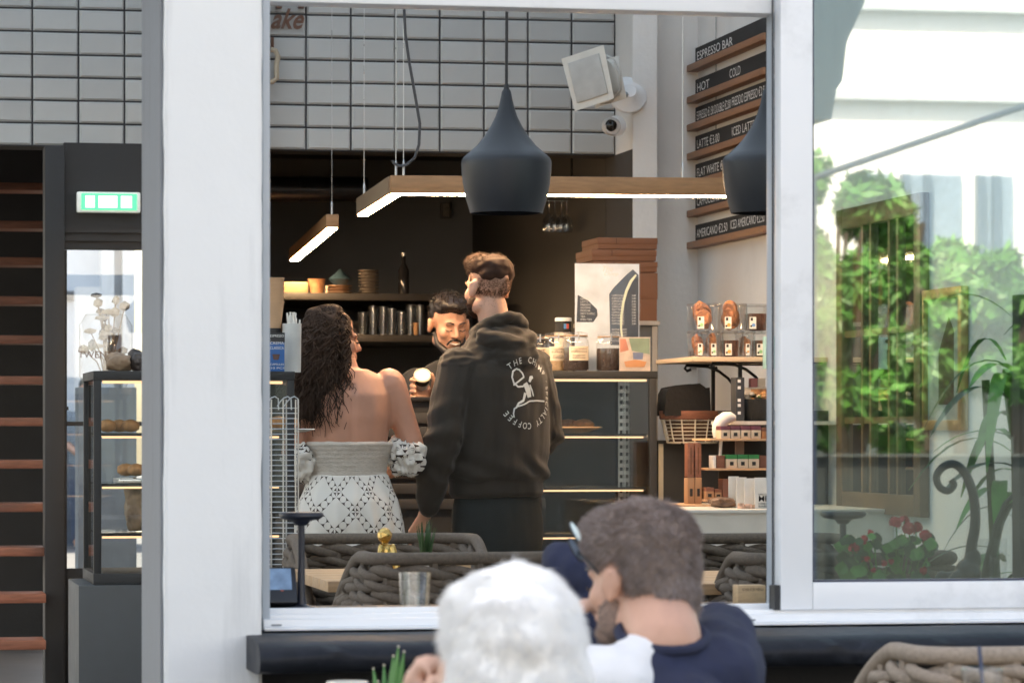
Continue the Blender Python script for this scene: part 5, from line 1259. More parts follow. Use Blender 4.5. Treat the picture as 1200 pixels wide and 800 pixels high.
def ringpart(*a):
    global pr
    pr = MB(); ringtext(*a); link('ring_lettering', lay(pr).mesh('ring_lettering', smooth=0, fix=False), print_white, hd)
ringpart('THE CHIMP', -42, 58); ringpart('·', 60, 78); ringpart('SPECIALTY', 76, 160)
def ringtext_low(s, a0, a1, size=.033):
    ringtext(s, a0, a1, size=size)
ringpart('COFFEE', 172, 236)
em = MB()
def strip(pts, wd):
    """flat ribbon in the plane of the print"""
    P2 = []
    for i in range(len(pts) - 1):
        for k in range(4): f = k / 4; P2.append((pts[i][0]*(1-f) + pts[i+1][0]*f, pts[i][1]*(1-f) + pts[i+1][1]*f))
    P2.append(pts[-1]); vs = []; n = len(P2)
    ws = wd if isinstance(wd, list) else [wd] * len(pts)
    for i, (x, z) in enumerate(P2):
        a = P2[max(0, i-1)]; c = P2[min(n-1, i+1)]; dx, dz = c[0]-a[0], c[1]-a[1]; L = math.hypot(dx, dz) or 1
        k = i / (n - 1) * (len(ws) - 1); j = int(k); w2 = (ws[j] + (ws[min(j+1, len(ws)-1)] - ws[j]) * (k - j)) * .78
        for sgn in (-1, 1): vs.append(Vector((LC[0] + x - dz/L*w2*sgn, 0, LC[1] + z + dx/L*w2*sgn)))
    em.add(vs, [(2*i, 2*i+1, 2*i+3, 2*i+2) for i in range(n - 1)])
strip([(-.035, .060), (-.030, .050), (-.040, .042), (-.055, .046), (-.064, .060), (-.060, .080), (-.042, .092), (-.026, .088), (-.018, .074), (-.026, .060), (-.046, .040), (-.062, .028)][::-1][:1] + [(-.012, .058), (-.016, .072), (-.028, .084), (-.044, .088), (-.060, .078), (-.067, .058), (-.060, .036), (-.042, .022), (-.020, .024), (-.004, .030)], .0042)
strip([(-.008, .036), (.004, .012), (.010, -.016)], [.012, .017, .012])            # trunk
strip([(-.01, .0), (-.022, -.028), (-.044, -.038), (-.056, -.056)], [.008, .006, .005, .004])   # leg
strip([(.012, .04), (.020, .056), (.030, .058)], [.006, .009, .006])                # head
strip([(.014, .03), (.024, .008), (.030, -.012)], [.004, .004, .003])              # arm
strip([(-.062, -.058), (-.050, -.050), (-.02, -.042), (.01, -.030), (.05, -.028), (.095, -.030)], .0035)  # branch
strip([(-.062, -.056), (-.066, -.075), (-.064, -.09)], .0035)
link('back_emblem', lay(em).mesh('back_emblem', smooth=0, fix=False), MATS['print_white'], hd)

# ---------------------------------------------------------------- woman with long curls
t = 12.35; foot = ground(408, t, FL)
wo = thing('person', 'person with long dark curls in an off-shoulder white and brown patterned dress', 'person', foot)
RZ = rotz(R(6)); b = MB()
b.loft([(0, 0, .70, .165, .12), (0, 0, .82, .165, .12), (0, 0, .97, .130, .095), (0, 0, 1.08, .145, .10), (0, -.005, 1.18, .158, .105), (0, -.005, 1.26, .165, .10), (0, 0, 1.32, .145, .075), (0, 0, 1.355, .07, .058)])
b.cap((0, 0, 1.32), .05, (-.035, .012, 1.42), .047)
for k in (-1, 1): b.chain([((k*.085, 0, .72), .088), ((k*.08, .01, .42), .055), ((k*.08, -.01, .09), .036), ((k*.085, .10, .03), .03)])
RA = [Vector((.155, 0, 1.30)), Vector((.25, -.01, 1.045)), Vector((.20, .20, .98))]
LA = [Vector((-.155, 0, 1.30)), Vector((-.20, .02, 1.05)), Vector((-.12, .24, 1.05))]
for ar in (RA, LA): b.chain([(ar[0], .060), (ar[0].lerp(ar[1], .45), .050), (ar[1], .042), (ar[2], .030)])
for ar, k in ((RA, 1), (LA, -1)):
    d = (ar[2] - ar[1]).normalized(); pal = ar[2] + d * .055; sd = Vector((d.y, -d.x, 0))
    hand_shapes(b, ar[2], pal, [[pal + d*.03 + sd*o, pal + d*.062 + sd*o*1.1, pal + d*.085 + sd*o*1.15 - Z3*.01] for o in (-.026, -.009, .009, .026)], [pal - sd*k*.03 + d*.005, pal - sd*k*.045 + d*.03], .0075)
HM = rotz(R(-80)) @ Matrix.Rotation(R(-4), 3, 'X'); HO = Vector((-.050, .02, 1.466)); head_shapes(b, HM, HO, .94)
b.xf(RZ)
def spine(co, n): return co + n * ((.007 * (math.exp(-((abs(co.x) - .085) / .03) ** 2 - ((co.z - 1.20) / .06) ** 2)) - .003 * math.exp(-((abs(co.x) - .045) / .02) ** 2 - ((co.z - 1.2) / .07) ** 2)) if n.y < -.3 else 0) - n * .006 * math.exp(-((co.x - .0) / .012) ** 2) * (1 if n.y < -.4 and .98 < co.z < 1.30 else 0) + n * .004 * (noise.noise(co * 9))
link('body', bake(b, 'body', .0065, 5, spine), skin_w, wo)
HMW = RZ @ HM; HOW = RZ @ HO
eyes(wo, HMW, HOW, .94, True)
knit = M('smocked_knit', (.70, .62, .54), .9, var=.12, scale=40, bump=.8, bscale=90, stretch=(1, 1, 9))
b = MB().loft([(0, 0, .955, .143, .108), (0, 0, .985, .140, .106), (0, 0, 1.02, .146, .11), (0, 0, 1.06, .158, .115), (0, -.004, 1.085, .166, .118), (0, -.004, 1.092, .160, .112)], 48).xf(RZ)
link('smocked_band', bake(b, 'smocked_band', .006, 2, lambda co, n: co + n * (.0018 * math.sin(co.z * 420) + .003 * noise.noise(co * 30))), knit, wo)
# printed cotton
def print_mat():
    m = bpy.data.materials.new('printed_cotton'); m.use_nodes = True; n = m.node_tree.nodes; L = m.node_tree.links; bs = n['Principled BSDF']; bs.inputs['Roughness'].default_value = .9
    tc = n.new('ShaderNodeTexCoord'); sp = n.new('ShaderNodeSeparateXYZ'); L.new(tc.outputs['Object'], sp.inputs[0])
    def mth(op, a, b=None, c=None):
        x = n.new('ShaderNodeMath'); x.operation = op
        for i, v in enumerate((a, b, c)):
            if v is None: continue
            if isinstance(v, (int, float)): x.inputs[i].default_value = v
            else: L.new(v, x.inputs[i])
        return x.outputs[0]
    ang = mth('ARCTAN2', sp.outputs[0], mth('MULTIPLY', sp.outputs[1], -1))
    rad = mth('SQRT', mth('ADD', mth('MULTIPLY', sp.outputs[0], sp.outputs[0]), mth('MULTIPLY', sp.outputs[1], sp.outputs[1])))
    ns = n.new('ShaderNodeTexNoise'); ns.inputs['Scale'].default_value = 5; L.new(tc.outputs['Object'], ns.inputs['Vector'])
    wob = mth('MULTIPLY', mth('SUBTRACT', ns.outputs[0], .5), .25)
    P_ = .108
    u0 = mth('ADD', mth('DIVIDE', mth('MULTIPLY', ang, .185), P_), wob); v0 = mth('ADD', mth('DIVIDE', sp.outputs[2], P_), wob)
    ua = mth('MULTIPLY', mth('ADD', u0, v0), .7071); vb = mth('MULTIPLY', mth('SUBTRACT', u0, v0), .7071)
    K = 4.0
    def chain_(x, y):          # chain of white roundels along the line x = .5, dark bow ties left between them
        lx = mth('SUBTRACT', mth('FRACT', x), .5); ly_ = mth('DIVIDE', mth('SUBTRACT', mth('FRACT', mth('MULTIPLY', y, K)), .5), K)
        on_ = mth('LESS_THAN', mth('ABSOLUTE', lx), .125)
        rr_2 = mth('ADD', mth('MULTIPLY', lx, lx), mth('MULTIPLY', ly_, ly_))
        return mth('MULTIPLY', on_, mth('GREATER_THAN', rr_2, .0150))
    fac = mth('MAXIMUM', chain_(ua, vb), chain_(vb, ua))
    mx = n.new('ShaderNodeMixRGB'); mx.inputs[1].default_value = (.68, .64, .59, 1); mx.inputs[2].default_value = (.035, .016, .010, 1)
    L.new(fac, mx.inputs[0]); L.new(mx.outputs[0], bs.inputs['Base Color'])
    bp = n.new('ShaderNodeBump'); bp.inputs['Strength'].default_value = .3; n2 = n.new('ShaderNodeTexNoise'); n2.inputs['Scale'].default_value = 300
    L.new(tc.outputs['Object'], n2.inputs['Vector']); L.new(n2.outputs[0], bp.inputs['Height']); L.new(bp.outputs[0], bs.inputs['Normal'])
    return m
pm = print_mat()
b = MB().loft([(0, 0, .30, .27, .23), (0, 0, .5, .245, .205), (0, 0, .70, .215, .172), (0, -.01, .80, .20, .16), (0, -.01, .88, .182, .145), (0, 0, .95, .155, .118), (0, 0, .975, .146, .110)], 48).xf(RZ)
def skirtf(co, n):
    a = math.atan2(co.y, co.x); k = max(0, min(1, (.97 - co.z) / .25))
    return co + n * (k * .008 * math.sin(a * 15 + 2 * noise.noise(co * 6)) + .006 * noise.noise(co * 10 + Vector((4, 0, 0))))
link('skirt', bake(b, 'skirt', .008, 2, skirtf), pm, wo)
ruff = M('printed_ruffle', (.6, .56, .53), .9)
for c, r, sd in ((Vector((.215, .0, 1.045)), (.078, .085, .062), 1), (Vector((-.175, .01, 1.03)), (.066, .08, .062), 2)):
    b = MB().ell(c, r, sub=3).ell(c + Vector((0, 0, -.03)), (r[0]*.8, r[1]*.8, .05), sub=3).xf(RZ)
    def rf_(co, n, c=c): 
        q = co * 26; return co + n * (.016 * noise.noise(q + Vector((sd*5, 0, 0))) + .009 * noise.noise(q * 2.1) + .006 * math.sin(math.atan2(co.y - c.y, co.x - c.x) * 13 + co.z * 30))
    link('puff_sleeve', bake(b, 'puff_sleeve', .0055, 1, rf_), pm, wo)
# curls
def curls(parent):
    rnd = random.Random(12); mb_all = []
    sk = HOW + HMW @ Vector((0, -.014, .03)) * .94
    cap_ = MB().ell(HOW + HMW @ Vector((0, -.03, .040)) * .94, (.081, .090, .084), HMW).ell(HOW + HMW @ Vector((0, -.065, -.03)), (.075, .06, .09), HMW)
    cap_.ell(Vector((-.125, -.045, 1.34)), (.112, .06, .13)).ell(Vector((-.155, -.055, 1.25)), (.095, .045, .09))
    cm = bake(cap_, 'hair', .008, 4, lambda co, n: co + n * (.010 * noise.noise(co * 25) + .006 * math.sin(co.z * 90 + 8 * noise.noise(co * 12)))); h = link('hair', cm, hair_curl, parent)
    for k in range(640):
        mb = MB()
        # root on the scalp; skip the face side
        while True:
            v = Vector((rnd.gauss(0, 1), rnd.gauss(0, 1), rnd.gauss(.5, 1))).normalized()
            loc = v
            if loc.y < .22 and loc.z > -.35: break
        root = sk + HMW @ Vector((v.x*.078, v.y*.094, v.z*.09))
        outw = HMW @ v
        tx = min(.015, max(-.27, rnd.gauss(-.14, .075))); ty = -.085 + rnd.gauss(0, .022)
        if v.x > .2 and v.y > 0: tx = rnd.uniform(-.06, .0)
        tz = max(1.14, rnd.triangular(1.09, 1.36, 1.18)) - max(0, .02 * rnd.gauss(0, 1)) + abs(tx + .1) * .35
        p1 = root + outw * .022 + Vector((0, 0, .004)); p2 = Vector((root.x * .6 + tx * .4 + outw.x * .035, min(root.y, -.02) - .02 + outw.y * .03, 1.42 + rnd.uniform(-.03, .03))); p3 = Vector((tx, ty, tz))
        n = 30; pts = []; rr = []; ph = rnd.uniform(0, 6.28); tw = rnd.uniform(4.5, 7.5) * (1 if rnd.random() < .5 else -1); am = rnd.uniform(.006, .015)
        for i in range(n):
            f = i / (n - 1)
            q = root*(1-f)**3 + p1*3*f*(1-f)**2 + p2*3*f*f*(1-f) + p3*f**3
            g = min(1, f * 2.2)
            pts.append(q + Vector((math.cos(ph + f*tw*6.28)*am*g, math.sin(ph + f*tw*6.28)*am*g*.8, 0))); rr.append(.0037 * (1 - .72*f**2) * rnd.uniform(.9, 1.1))
        mb.tube(pts, rr, 4); mb_all.append(mb)
    al = MB()
    for m in mb_all: al.add(m.v, m.f)
    link('curl', al.mesh('curl', smooth=80, fix=False), hair_curl, h)['kind'] = 'stuff'
    fuzz(cm, 1600, .06, lambda p, n, r: n * .5 + Vector((r.uniform(-.5, .5), r.uniform(-.5, .3), -.9)), .0009, hair_curl, 'flyaway_strand', h, seed=3, curl=1.2, seg=5)
curls(wo)

# ---------------------------------------------------------------- barista
t = 14.0; foot = ground(533, t, FL)
ba = thing('person', 'person in black smiling behind the counter and holding out a cup', 'person', foot)
def rel(px, py, tt): return PD(px, py, tt) - foot
RZ = rotz(R(176)); b = MB()
b.loft([(0, 0, .8, .15, .1), (0, 0, 1.0, .15, .1), (0, .03, 1.2, .17, .11), (0, .05, 1.33, .165, .1), (0, .06, 1.40, .10, .07)])
for k in (-1, 1): b.chain([((k*.085, 0, .82), .08), ((k*.09, .01, .45), .055), ((k*.09, -.01, .09), .04), ((k*.09, .12, .03), .03)])
b.cap((0, .06, 1.38), .058, (0, .09, 1.52), .052)
b.xf(RZ)
HMW = RZ @ rotz(R(14)) @ Matrix.Rotation(R(-14), 3, 'X'); HOW = rel(526, 379, 13.85)
head_shapes(b, HMW, HOW, .96)
cupc = rel(495, 441, 13.55)
sh = RZ @ Vector((.165, .05, 1.32)); wr_ = rel(508, 474, 13.66); el = (sh + wr_) / 2 + Vector((-.03, .04, -.12))
b.chain([(sh, .055), (el, .042), (wr_, .029)])
pal = rel(501, 459, 13.60)
fing = []
for i, (y0, y1, y2) in enumerate(((446, 443, 445), (452, 450, 452), (458, 457, 458), (464, 464, 464))):
    fing.append([rel(498, y0 + 3, 13.60), rel(485.5, y1, 13.585), rel(481.5, (y1 + y2) / 2 + 1, 13.545), rel(487, y2 + 1, 13.515)])
hand_shapes(b, wr_, pal, fing, [rel(507, 455, 13.57), rel(508.5, 446, 13.54), rel(506, 438, 13.525)], .0088)
sh2 = RZ @ Vector((-.165, .05, 1.32)); e2 = RZ @ Vector((-.24, .1, 1.08)); w2 = RZ @ Vector((-.12, .3, 1.05)); b.chain([(sh2, .055), (e2, .042), (w2, .029)])
p2 = RZ @ Vector((-.08, .34, 1.05)); hand_shapes(b, w2, p2, [[p2 + RZ @ Vector((.02, .02, dz)), p2 + RZ @ Vector((.05, .02, dz)), p2 + RZ @ Vector((.07, .0, dz))] for dz in (.03, .01, -.01, -.028)], [p2 + Vector((0, 0, .04)), p2 + Vector((-.03, 0, .05))])
link('body', bake(b, 'body', .0058, 3), skin_b, ba)
b = MB().loft([(0, 0, .6, .19, .14), (0, 0, .85, .18, .13), (0, 0, 1.0, .18, .125), (0, .03, 1.2, .195, .13), (0, .05, 1.34, .19, .115), (0, .06, 1.40, .12, .085), (0, .06, 1.42, .08, .07)]).xf(RZ)
b.chain([(sh, .072), (sh.lerp(el, .8), .06)]).chain([(sh2, .072), (sh2.lerp(e2, .8), .06)])
link('shirt', bake(b, 'shirt', .009, 3, folds(.004, 9, 2)), M('shirt_black', (.014, .014, .015), .9, bump=.2, bscale=300), ba)
def hs(c): return HMW @ Vector(c) * .96 + HOW
eyes(ba, HMW, HOW, .96, True)
hb = MB().ell(hs((0, -.02, .07)), (.078, .094, .056), HMW).ell(hs((0, -.03, .03)), (.079, .075, .07), HMW).ell(hs((0, .045, .088)), (.062, .045, .032), HMW)
hme = bake(hb, 'hair', .006, 3, lambda co, n: co + n*.004*noise.noise(co*40)); hx = link('hair', hme, hair_black, ba)
fuzz(hme, 700, .02, lambda p, n, r: n + Vector((0, -.4, .2)), .0015, hair_black, 'hair_strand', hx, seed=8)
bd = MB().tube([hs(p) for p in ((-.066, .01, -.035), (-.056, .042, -.082), (-.03, .078, -.105), (0, .088, -.110), (.03, .078, -.105), (.056, .042, -.082), (.066, .01, -.035))], [.008, .014, .016, .017, .016, .014, .008], 8)
bd.tube([hs(p) for p in ((-.032, .080, -.075), (-.02, .098, -.052), (0, .103, -.049), (.02, .098, -.052), (.032, .080, -.075))], .005, 6)
bme = bake(bd, 'beard', .004, 2); bx_ = link('beard', bme, hair_black, ba); fuzz(bme, 500, .006, lambda p, n, r: n + Vector((0, 0, -.5)), .0008, hair_black, 'beard_strand', bx_, seed=2)
link('smile', MB().tube([hs(p) for p in ((-.024, .094, -.064), (0, .1025, -.069), (.024, .094, -.064))], [.001, .0026, .001], 6).mesh('smile'), paper, ba)
# the cup held out
ax = (rel(488, 415, 12.9) - rel(499, 462, 13.62)).normalized()
ax = Vector((-.10, -.80, .58)).normalized(); qd = ax.to_track_quat('Z', 'Y').to_matrix()
base = cupc + foot - ax * .075
cu = thing('takeaway_cup', 'white takeaway cup with dark band and pale lid held over the counter', 'cup', base)
part('cup', MB().lathe([(.022, 0), (.031, .07)], (0, 0, 0), 28).xf(qd, base), paper, cu)
part('sleeve', MB().lathe([(.0285, .045), (.0335, .072), (.035, .080)], (0, 0, 0), 28).xf(qd, base), ink, cu)
part('lid', MB().lathe([(.0345, .080), (.035, .084), (.031, .088), (.029, .085)], (0, 0, 0), 28).xf(qd, base), M('lid_cream', (.68, .60, .46), .5), cu)

# ---------------------------------------------------------------- seated man in the foreground
def W(px, py, tt, base): return PD(px, py, tt) - base
t = 5.1; foot = ground(765, t + .03, 0)
fm = thing('person', 'person with short ash-brown hair in a navy and white shirt seated outside', 'person', foot)
def r_(px, py, tt): return W(px, py, tt, foot)
HMW = rotz(R(-11)) @ rotz(R(46)) @ Matrix.Rotation(R(-6), 3, 'X'); HOW = r_(748, 676, 5.12); HS = .86
b = MB(); head_shapes(b, HMW, HOW, HS)
c7 = r_(778, 752, 5.04)
b.cap(c7, .058, HOW + HMW @ Vector((0, -.03, -.045)), .056)
hip = Vector((.03, -.02, .50)); ch = c7 + Vector((0, -.02, -.18))
shL, shR = r_(693, 812, 5.0), r_(840, 800, 5.06)
b.chain([(hip, .14), (hip.lerp(ch, .5), .135), (ch, .14)]); b.chain([(shL + Vector((.05, 0, -.03)), .065), (c7 + Vector((0, 0, -.05)), .06), (shR + Vector((-.04, 0, -.03)), .065)])
elL, wrL = r_(660, 935, 5.25), r_(700, 915, 5.45); elR, wrR = r_(842, 748, 5.26), r_(762, 750, 5.38)
b.chain([(shL, .055), (elL, .043), (wrL, .03)]); b.chain([(shR, .055), (elR, .043), (wrR, .03)])
for wv, dv in ((wrL, Vector((.06, .05, .0))), (wrR, Vector((-.05, .0, .03)))):
    p = wv + dv; d = dv.normalized(); sd = d.cross(Z3).normalized()
    hand_shapes(b, wv, p, [[p + d*.03 + sd*o, p + d*.06 + sd*o, p + d*.075 + sd*o - Z3*.02] for o in (-.026, -.009, .009, .026)], [p + Z3*.03, p + Z3*.035 + d*.03])
for k in (-1, 1): b.chain([(hip + Vector((k*.09, .02, -.03)), .085), (Vector((k*.13 + .03, .42, .50)), .06), (Vector((k*.13 + .03, .40, .08)), .045), (Vector((k*.14 + .03, .52, .035)), .035)])
link('body', bake(b, 'body', .006, 3), skin_m, fm)
eyes(fm, HMW, HOW, HS, True)
b = MB().chain([(hip, .165), (hip.lerp(ch, .5), .155), (ch + Vector((0, 0, .0)), .158), (c7 + Vector((0, 0, -.075)), .085)])
b.chain([(shL + Vector((.05, 0, -.02)), .080), (c7 + Vector((-.005, -.004, -.045)), .066), (shR + Vector((-.05, 0, -.02)), .080)])
link('shirt', bake(b, 'shirt', .007, 4, folds(.004, 12, 1)), navy, fm)
# collar ring
ringc = [c7 + Vector((.064*math.cos(a), .062*math.sin(a) + .008, .010 + .020*math.sin(a))) for a in [2*math.pi*k/20 for k in range(20)]]
link('collar', MB().tube(ringc, .009, 8, closed=True).mesh('collar'), navy, fm)
b = MB().chain([(c7 + Vector((-.040, -.018, -.028)), .050), (shL + Vector((.035, -.012, -.004)), .079), (shL, .075), (shL.lerp(elL, .75), .062)])
link('sleeve', bake(b, 'sleeve', .007, 4, folds(.004, 12, 5)), M('white_sleeve', (.72, .72, .72), .9, var=.05, bump=.2, bscale=250), fm)
b = MB().chain([(shR + Vector((-.04, .0, -.01)), .078), (shR, .072), (elR, .060), (elR.lerp(wrR, .6), .045)])
link('sleeve', bake(b, 'sleeve', .007, 4, folds(.006, 14, 9)), navy, fm)
st_ = [r_(x, y, tt) for x, y, tt in ((790, 752, 4.53), (802, 760, 4.52), (818, 772, 4.51), (835, 790, 4.52), (850, 812, 4.54))]
0 and link('white_piping', MB().tube(st_, .0035, 6).mesh('white_piping'), MATS['white_sleeve'], fm)
b = MB()
b.chain([(hip + Vector((0, 0, -.02)), .165), (hip, .16)])
for k in (-1, 1): b.chain([(hip + Vector((k*.09, .02, -.03)), .10), (Vector((k*.13 + .03, .42, .50)), .078), (Vector((k*.13 + .03, .40, .12)), .062)])
link('trousers', bake(b, 'trousers', .01, 3), M('jeans', (.03, .04, .07), .9), fm)
def hs(c): return HMW @ Vector(c) * HS + HOW
hb = MB().ell(hs((0, -.012, .064)), (.077, .096, .062), HMW).ell(hs((0, -.050, .022)), (.072, .056, .078), HMW).ell(hs((0, .04, .092)), (.060, .048, .032), HMW).ell(hs((0, -.080, -.035)), (.050, .030, .048), HMW)
hme = bake(hb, 'hair', .0045, 3, lambda co, n: co + n*.003*noise.noise(co*45)); hx = link('hair', hme, hair_ash, fm)
def fdir(p, n, r):
    cr = hs((0.01, -.05, .125)); v = (p - cr); v.normalize(); sw = v.cross(n) * .4
    return n * .45 + v * .8 + sw + Vector((r.uniform(-.18, .18), r.uniform(-.18, .18), r.uniform(-.15, .2)))
fuzz(hme, 16000, .012, fdir, .0006, hair_ash, 'hair_strand', hx, seed=14, curl=.25)
fuzz(hme, 8000, .014, fdir, .0006, M('hair_ash_light', (.40, .33, .31), .5, var=.3), 'light_strand', hx, seed=15, curl=.5)
bd = MB().ell(hs((0, .050, -.09)), (.043, .04, .026), HMW)
for k in (-1, 1): bd.ell(hs((k*.049, .018, -.066)), (.022, .03, .032), HMW)
bme = bake(bd, 'beard', .005, 2); bx_ = link('beard', bme, stubble, fm); fuzz(bme, 1200, .008, lambda p, n, r: n + Vector((0, 0, -.6)), .0008, hair_ash, 'beard_strand', bx_, seed=2)
sgl = thing('sunglasses', 'blue-lensed sunglasses pushed up on the brow of the seated person', 'sunglasses', PD(674, 640, 5.12))
for (lx, lyy, tt) in ((675.5, 625, 5.22), (674.5, 644, 5.10)):
    c = PD(lx, lyy, tt); rot = rotz(R(62)) @ Matrix.Rotation(R(-30), 3, 'X')
    part('lens', MB().lathe([(.0165, 0), (.0165, .0015)], (0, 0, 0), 24, sy=1.15).xf(rot @ Matrix.Rotation(R(90), 3, 'X'), c), M('lens_blue', (.30, .42, .55), .08, metal=.5), sgl)
    part('rim', MB().tube([c + rot @ Vector((.0172*math.cos(a), 0, .0195*math.sin(a))) for a in [2*math.pi*k/20 for k in range(20)]], .0014, 6, closed=True), ink, sgl)
part('bridge', MB().tube([PD(675, 632, 5.20), PD(673, 636, 5.14)], .0018, 6), ink, sgl)
part('temple', MB().tube([PD(677, 646, 5.10), PD(684, 652, 5.07), PD(702, 672, 5.05)], .0018, 6), ink, sgl)
# navy jacket heaped beyond them
b = MB().ell(PD(668, 680, 5.7), (.040, .06, .065)).ell(PD(652, 656, 5.7), (.022, .04, .030)).ell(PD(676, 660, 5.7), (.03, .04, .03)).ell(PD(680, 740, 5.7), (.07, .07, .09)).ell(PD(690, 830, 5.7), (.1, .08, .14)).ell(PD(690, 930, 5.7), (.12, .09, .16))
me = bake(b, 'heaped_jacket', .008, 3, folds(.008, 18, 6)); jo = ground(690, 5.7, .44)
me.transform(Matrix.Translation(-jo)); tag(link('heaped_jacket', me, navy, None, jo), 'dark navy jacket heaped beyond the seated person with sunglasses', 'jacket')

# ---------------------------------------------------------------- white-haired person in the foreground
t = 4.05; foot = ground(597, t + .02, 0)
wp = thing('person', 'person with fluffy white hair seated in the foreground, seen from behind', 'person', foot)
HMW = rotz(R(-11)) @ rotz(R(14)); HOW = r_(597, 775, 4.05) - foot + foot
HOW = W(596, 787, 4.05, foot); b = MB(); head_shapes(b, HMW, HOW, .93)
c7 = HOW + Vector((0, -.03, -.17)); ch = c7 + Vector((0, -.02, -.17)); hip = Vector((0, -.03, .5))
b.cap(c7, .05, HOW + Vector((0, -.01, -.05)), .05); b.chain([(hip, .14), (ch, .13), (c7 + Vector((0, 0, -.05)), .07)])
shL, shR = c7 + Vector((-.15, 0, -.06)), c7 + Vector((.15, 0, -.06)); b.chain([(shL, .055), (c7 + Vector((0, 0, -.05)), .06), (shR, .055)])
elL = W(440, 960, 4.35, foot); wrL = W(478, 845, 4.18, foot); pal = W(490, 805, 4.14, foot)
b.chain([(shL, .05), (elL, .04), (wrL, .028)])
hand_shapes(b, wrL, pal, [[W(486 + 9*i, 792 - 3*i, 4.12 + .012*i, foot), W(492 + 8*i, 776 + (0, -4, -3, 2)[i], 4.11 + .012*i, foot), W(503 + 6*i, 782, 4.10 + .012*i, foot)] for i in range(4)], [W(505, 806, 4.09, foot), W(513, 796, 4.08, foot)])
elR = shR + Vector((.06, .1, -.24)); wrR = elR + Vector((-.1, .18, .02)); b.chain([(shR, .05), (elR, .04), (wrR, .028)])
p = wrR + Vector((-.03, .05, 0)); hand_shapes(b, wrR, p, [[p + Vector((o, .03, 0)), p + Vector((o, .06, 0)), p + Vector((o, .08, -.01))] for o in (-.026, -.009, .009, .026)], [p + Vector((-.03, 0, .01)), p + Vector((-.045, .03, .01))])
for k in (-1, 1): b.chain([(hip + Vector((k*.09, .02, -.03)), .085), (Vector((k*.11, .40, .50)), .06), (Vector((k*.11, .38, .08)), .045), (Vector((k*.12, .5, .035)), .035)])
link('body', bake(b, 'body', .006, 3), M('skin_pale', (.62, .38, .29), .5, var=.1), wp); eyes(wp, HMW, HOW, .93)
b = MB().chain([(hip, .165), (ch, .15), (c7 + Vector((0, 0, -.075)), .085)]).chain([(shL, .072), (c7 + Vector((0, 0, -.06)), .07), (shR, .072)]).chain([(shL, .07), (shL.lerp(elL, .8), .055)]).chain([(shR, .07), (shR.lerp(elR, .8), .055)])
link('jumper', bake(b, 'jumper', .009, 3, folds(.004, 12, 1)), M('jumper_pale', (.6, .58, .55), .9, bump=.2, bscale=200), wp)
b = MB().chain([(hip + Vector((0, 0, -.02)), .165), (hip, .16)])
for k in (-1, 1): b.chain([(hip + Vector((k*.09, .02, -.03)), .10), (Vector((k*.11, .40, .50)), .078), (Vector((k*.11, .38, .12)), .062)])
link('trousers', bake(b, 'trousers', .01, 3), MATS['jeans'], wp)
def hs(c): return HMW @ Vector(c) * .93 + HOW
hb = MB().ell(hs((0, -.018, .048)), (.084, .100, .088), HMW).ell(hs((0, -.045, -.01)), (.088, .072, .10), HMW).ell(hs((0, .05, .085)), (.07, .055, .04), HMW)
hme = bake(hb, 'hair', .005, 3, lambda co, n: co + n*.004*noise.noise(co*30)); hx = link('hair', hme, hair_white, wp)
def wdir(p, n, r):
    cr = hs((0, -.02, .14)); v = (p - cr).normalized(); return n * .22 + v + Vector((r.uniform(-.2, .2), r.uniform(-.2, .2), r.uniform(-.2, .1)))
fuzz(hme, 24000, .016, wdir, .00045, hair_white, 'hair_strand', hx, seed=31, curl=.35)
# their chairs
chair(765, 4.95, 0, R(-4), 'beige rope chair under the person with ash-brown hair', chO)
chair(597, 3.95, 0, R(0), 'beige rope chair under the white-haired person', chO)
# ---------------------------------------------------------------- far person beyond the glass door
foot = ground(101, 36.5, 0); pf = thing('person', 'distant person in grey seen through the glass door', 'person', foot)
b = MB(); head_shapes(b, rotz(R(170)), Vector((0, 0, 1.70))); b.cap((0, 0, 1.45), .06, (0, 0, 1.62), .055)
b.loft([(0, 0, .85, .16, .11), (0, 0, 1.2, .18, .115), (0, 0, 1.4, .17, .1), (0, 0, 1.47, .08, .07)])
for k in (-1, 1): b.chain([((k*.19, 0, 1.4), .06), ((k*.22, -.03, 1.12), .045), ((k*.12, -.2, 1.02), .035)]); b.chain([((k*.09, 0, .88), .085), ((k*.1, 0, .48), .06), ((k*.1, 0, .08), .045), ((k*.1, -.12, .04), .035)])
link('body', bake(b, 'body', .012, 2), skin_b, pf)
b = MB().loft([(0, 0, .84, .18, .13), (0, 0, 1.2, .2, .13), (0, 0, 1.4, .19, .115), (0, 0, 1.48, .1, .08)])
for k in (-1, 1): b.chain([((k*.19, 0, 1.4), .075), ((k*.22, -.03, 1.14), .06)])
link('shirt', bake(b, 'shirt', .014, 2), M('shirt_slate', (.16, .2, .24), .9), pf)
b = MB()
for k in (-1, 1): b.chain([((k*.09, 0, .88), .1), ((k*.1, 0, .48), .075), ((k*.1, 0, .1), .06)])
link('trousers', bake(b, 'trousers', .014, 2), M('trousers_slate', (.06, .08, .12), .9), pf)
link('hair', MB().ell((0, .02, 1.75), (.082, .095, .075)).mesh('hair'), hair_black, pf)
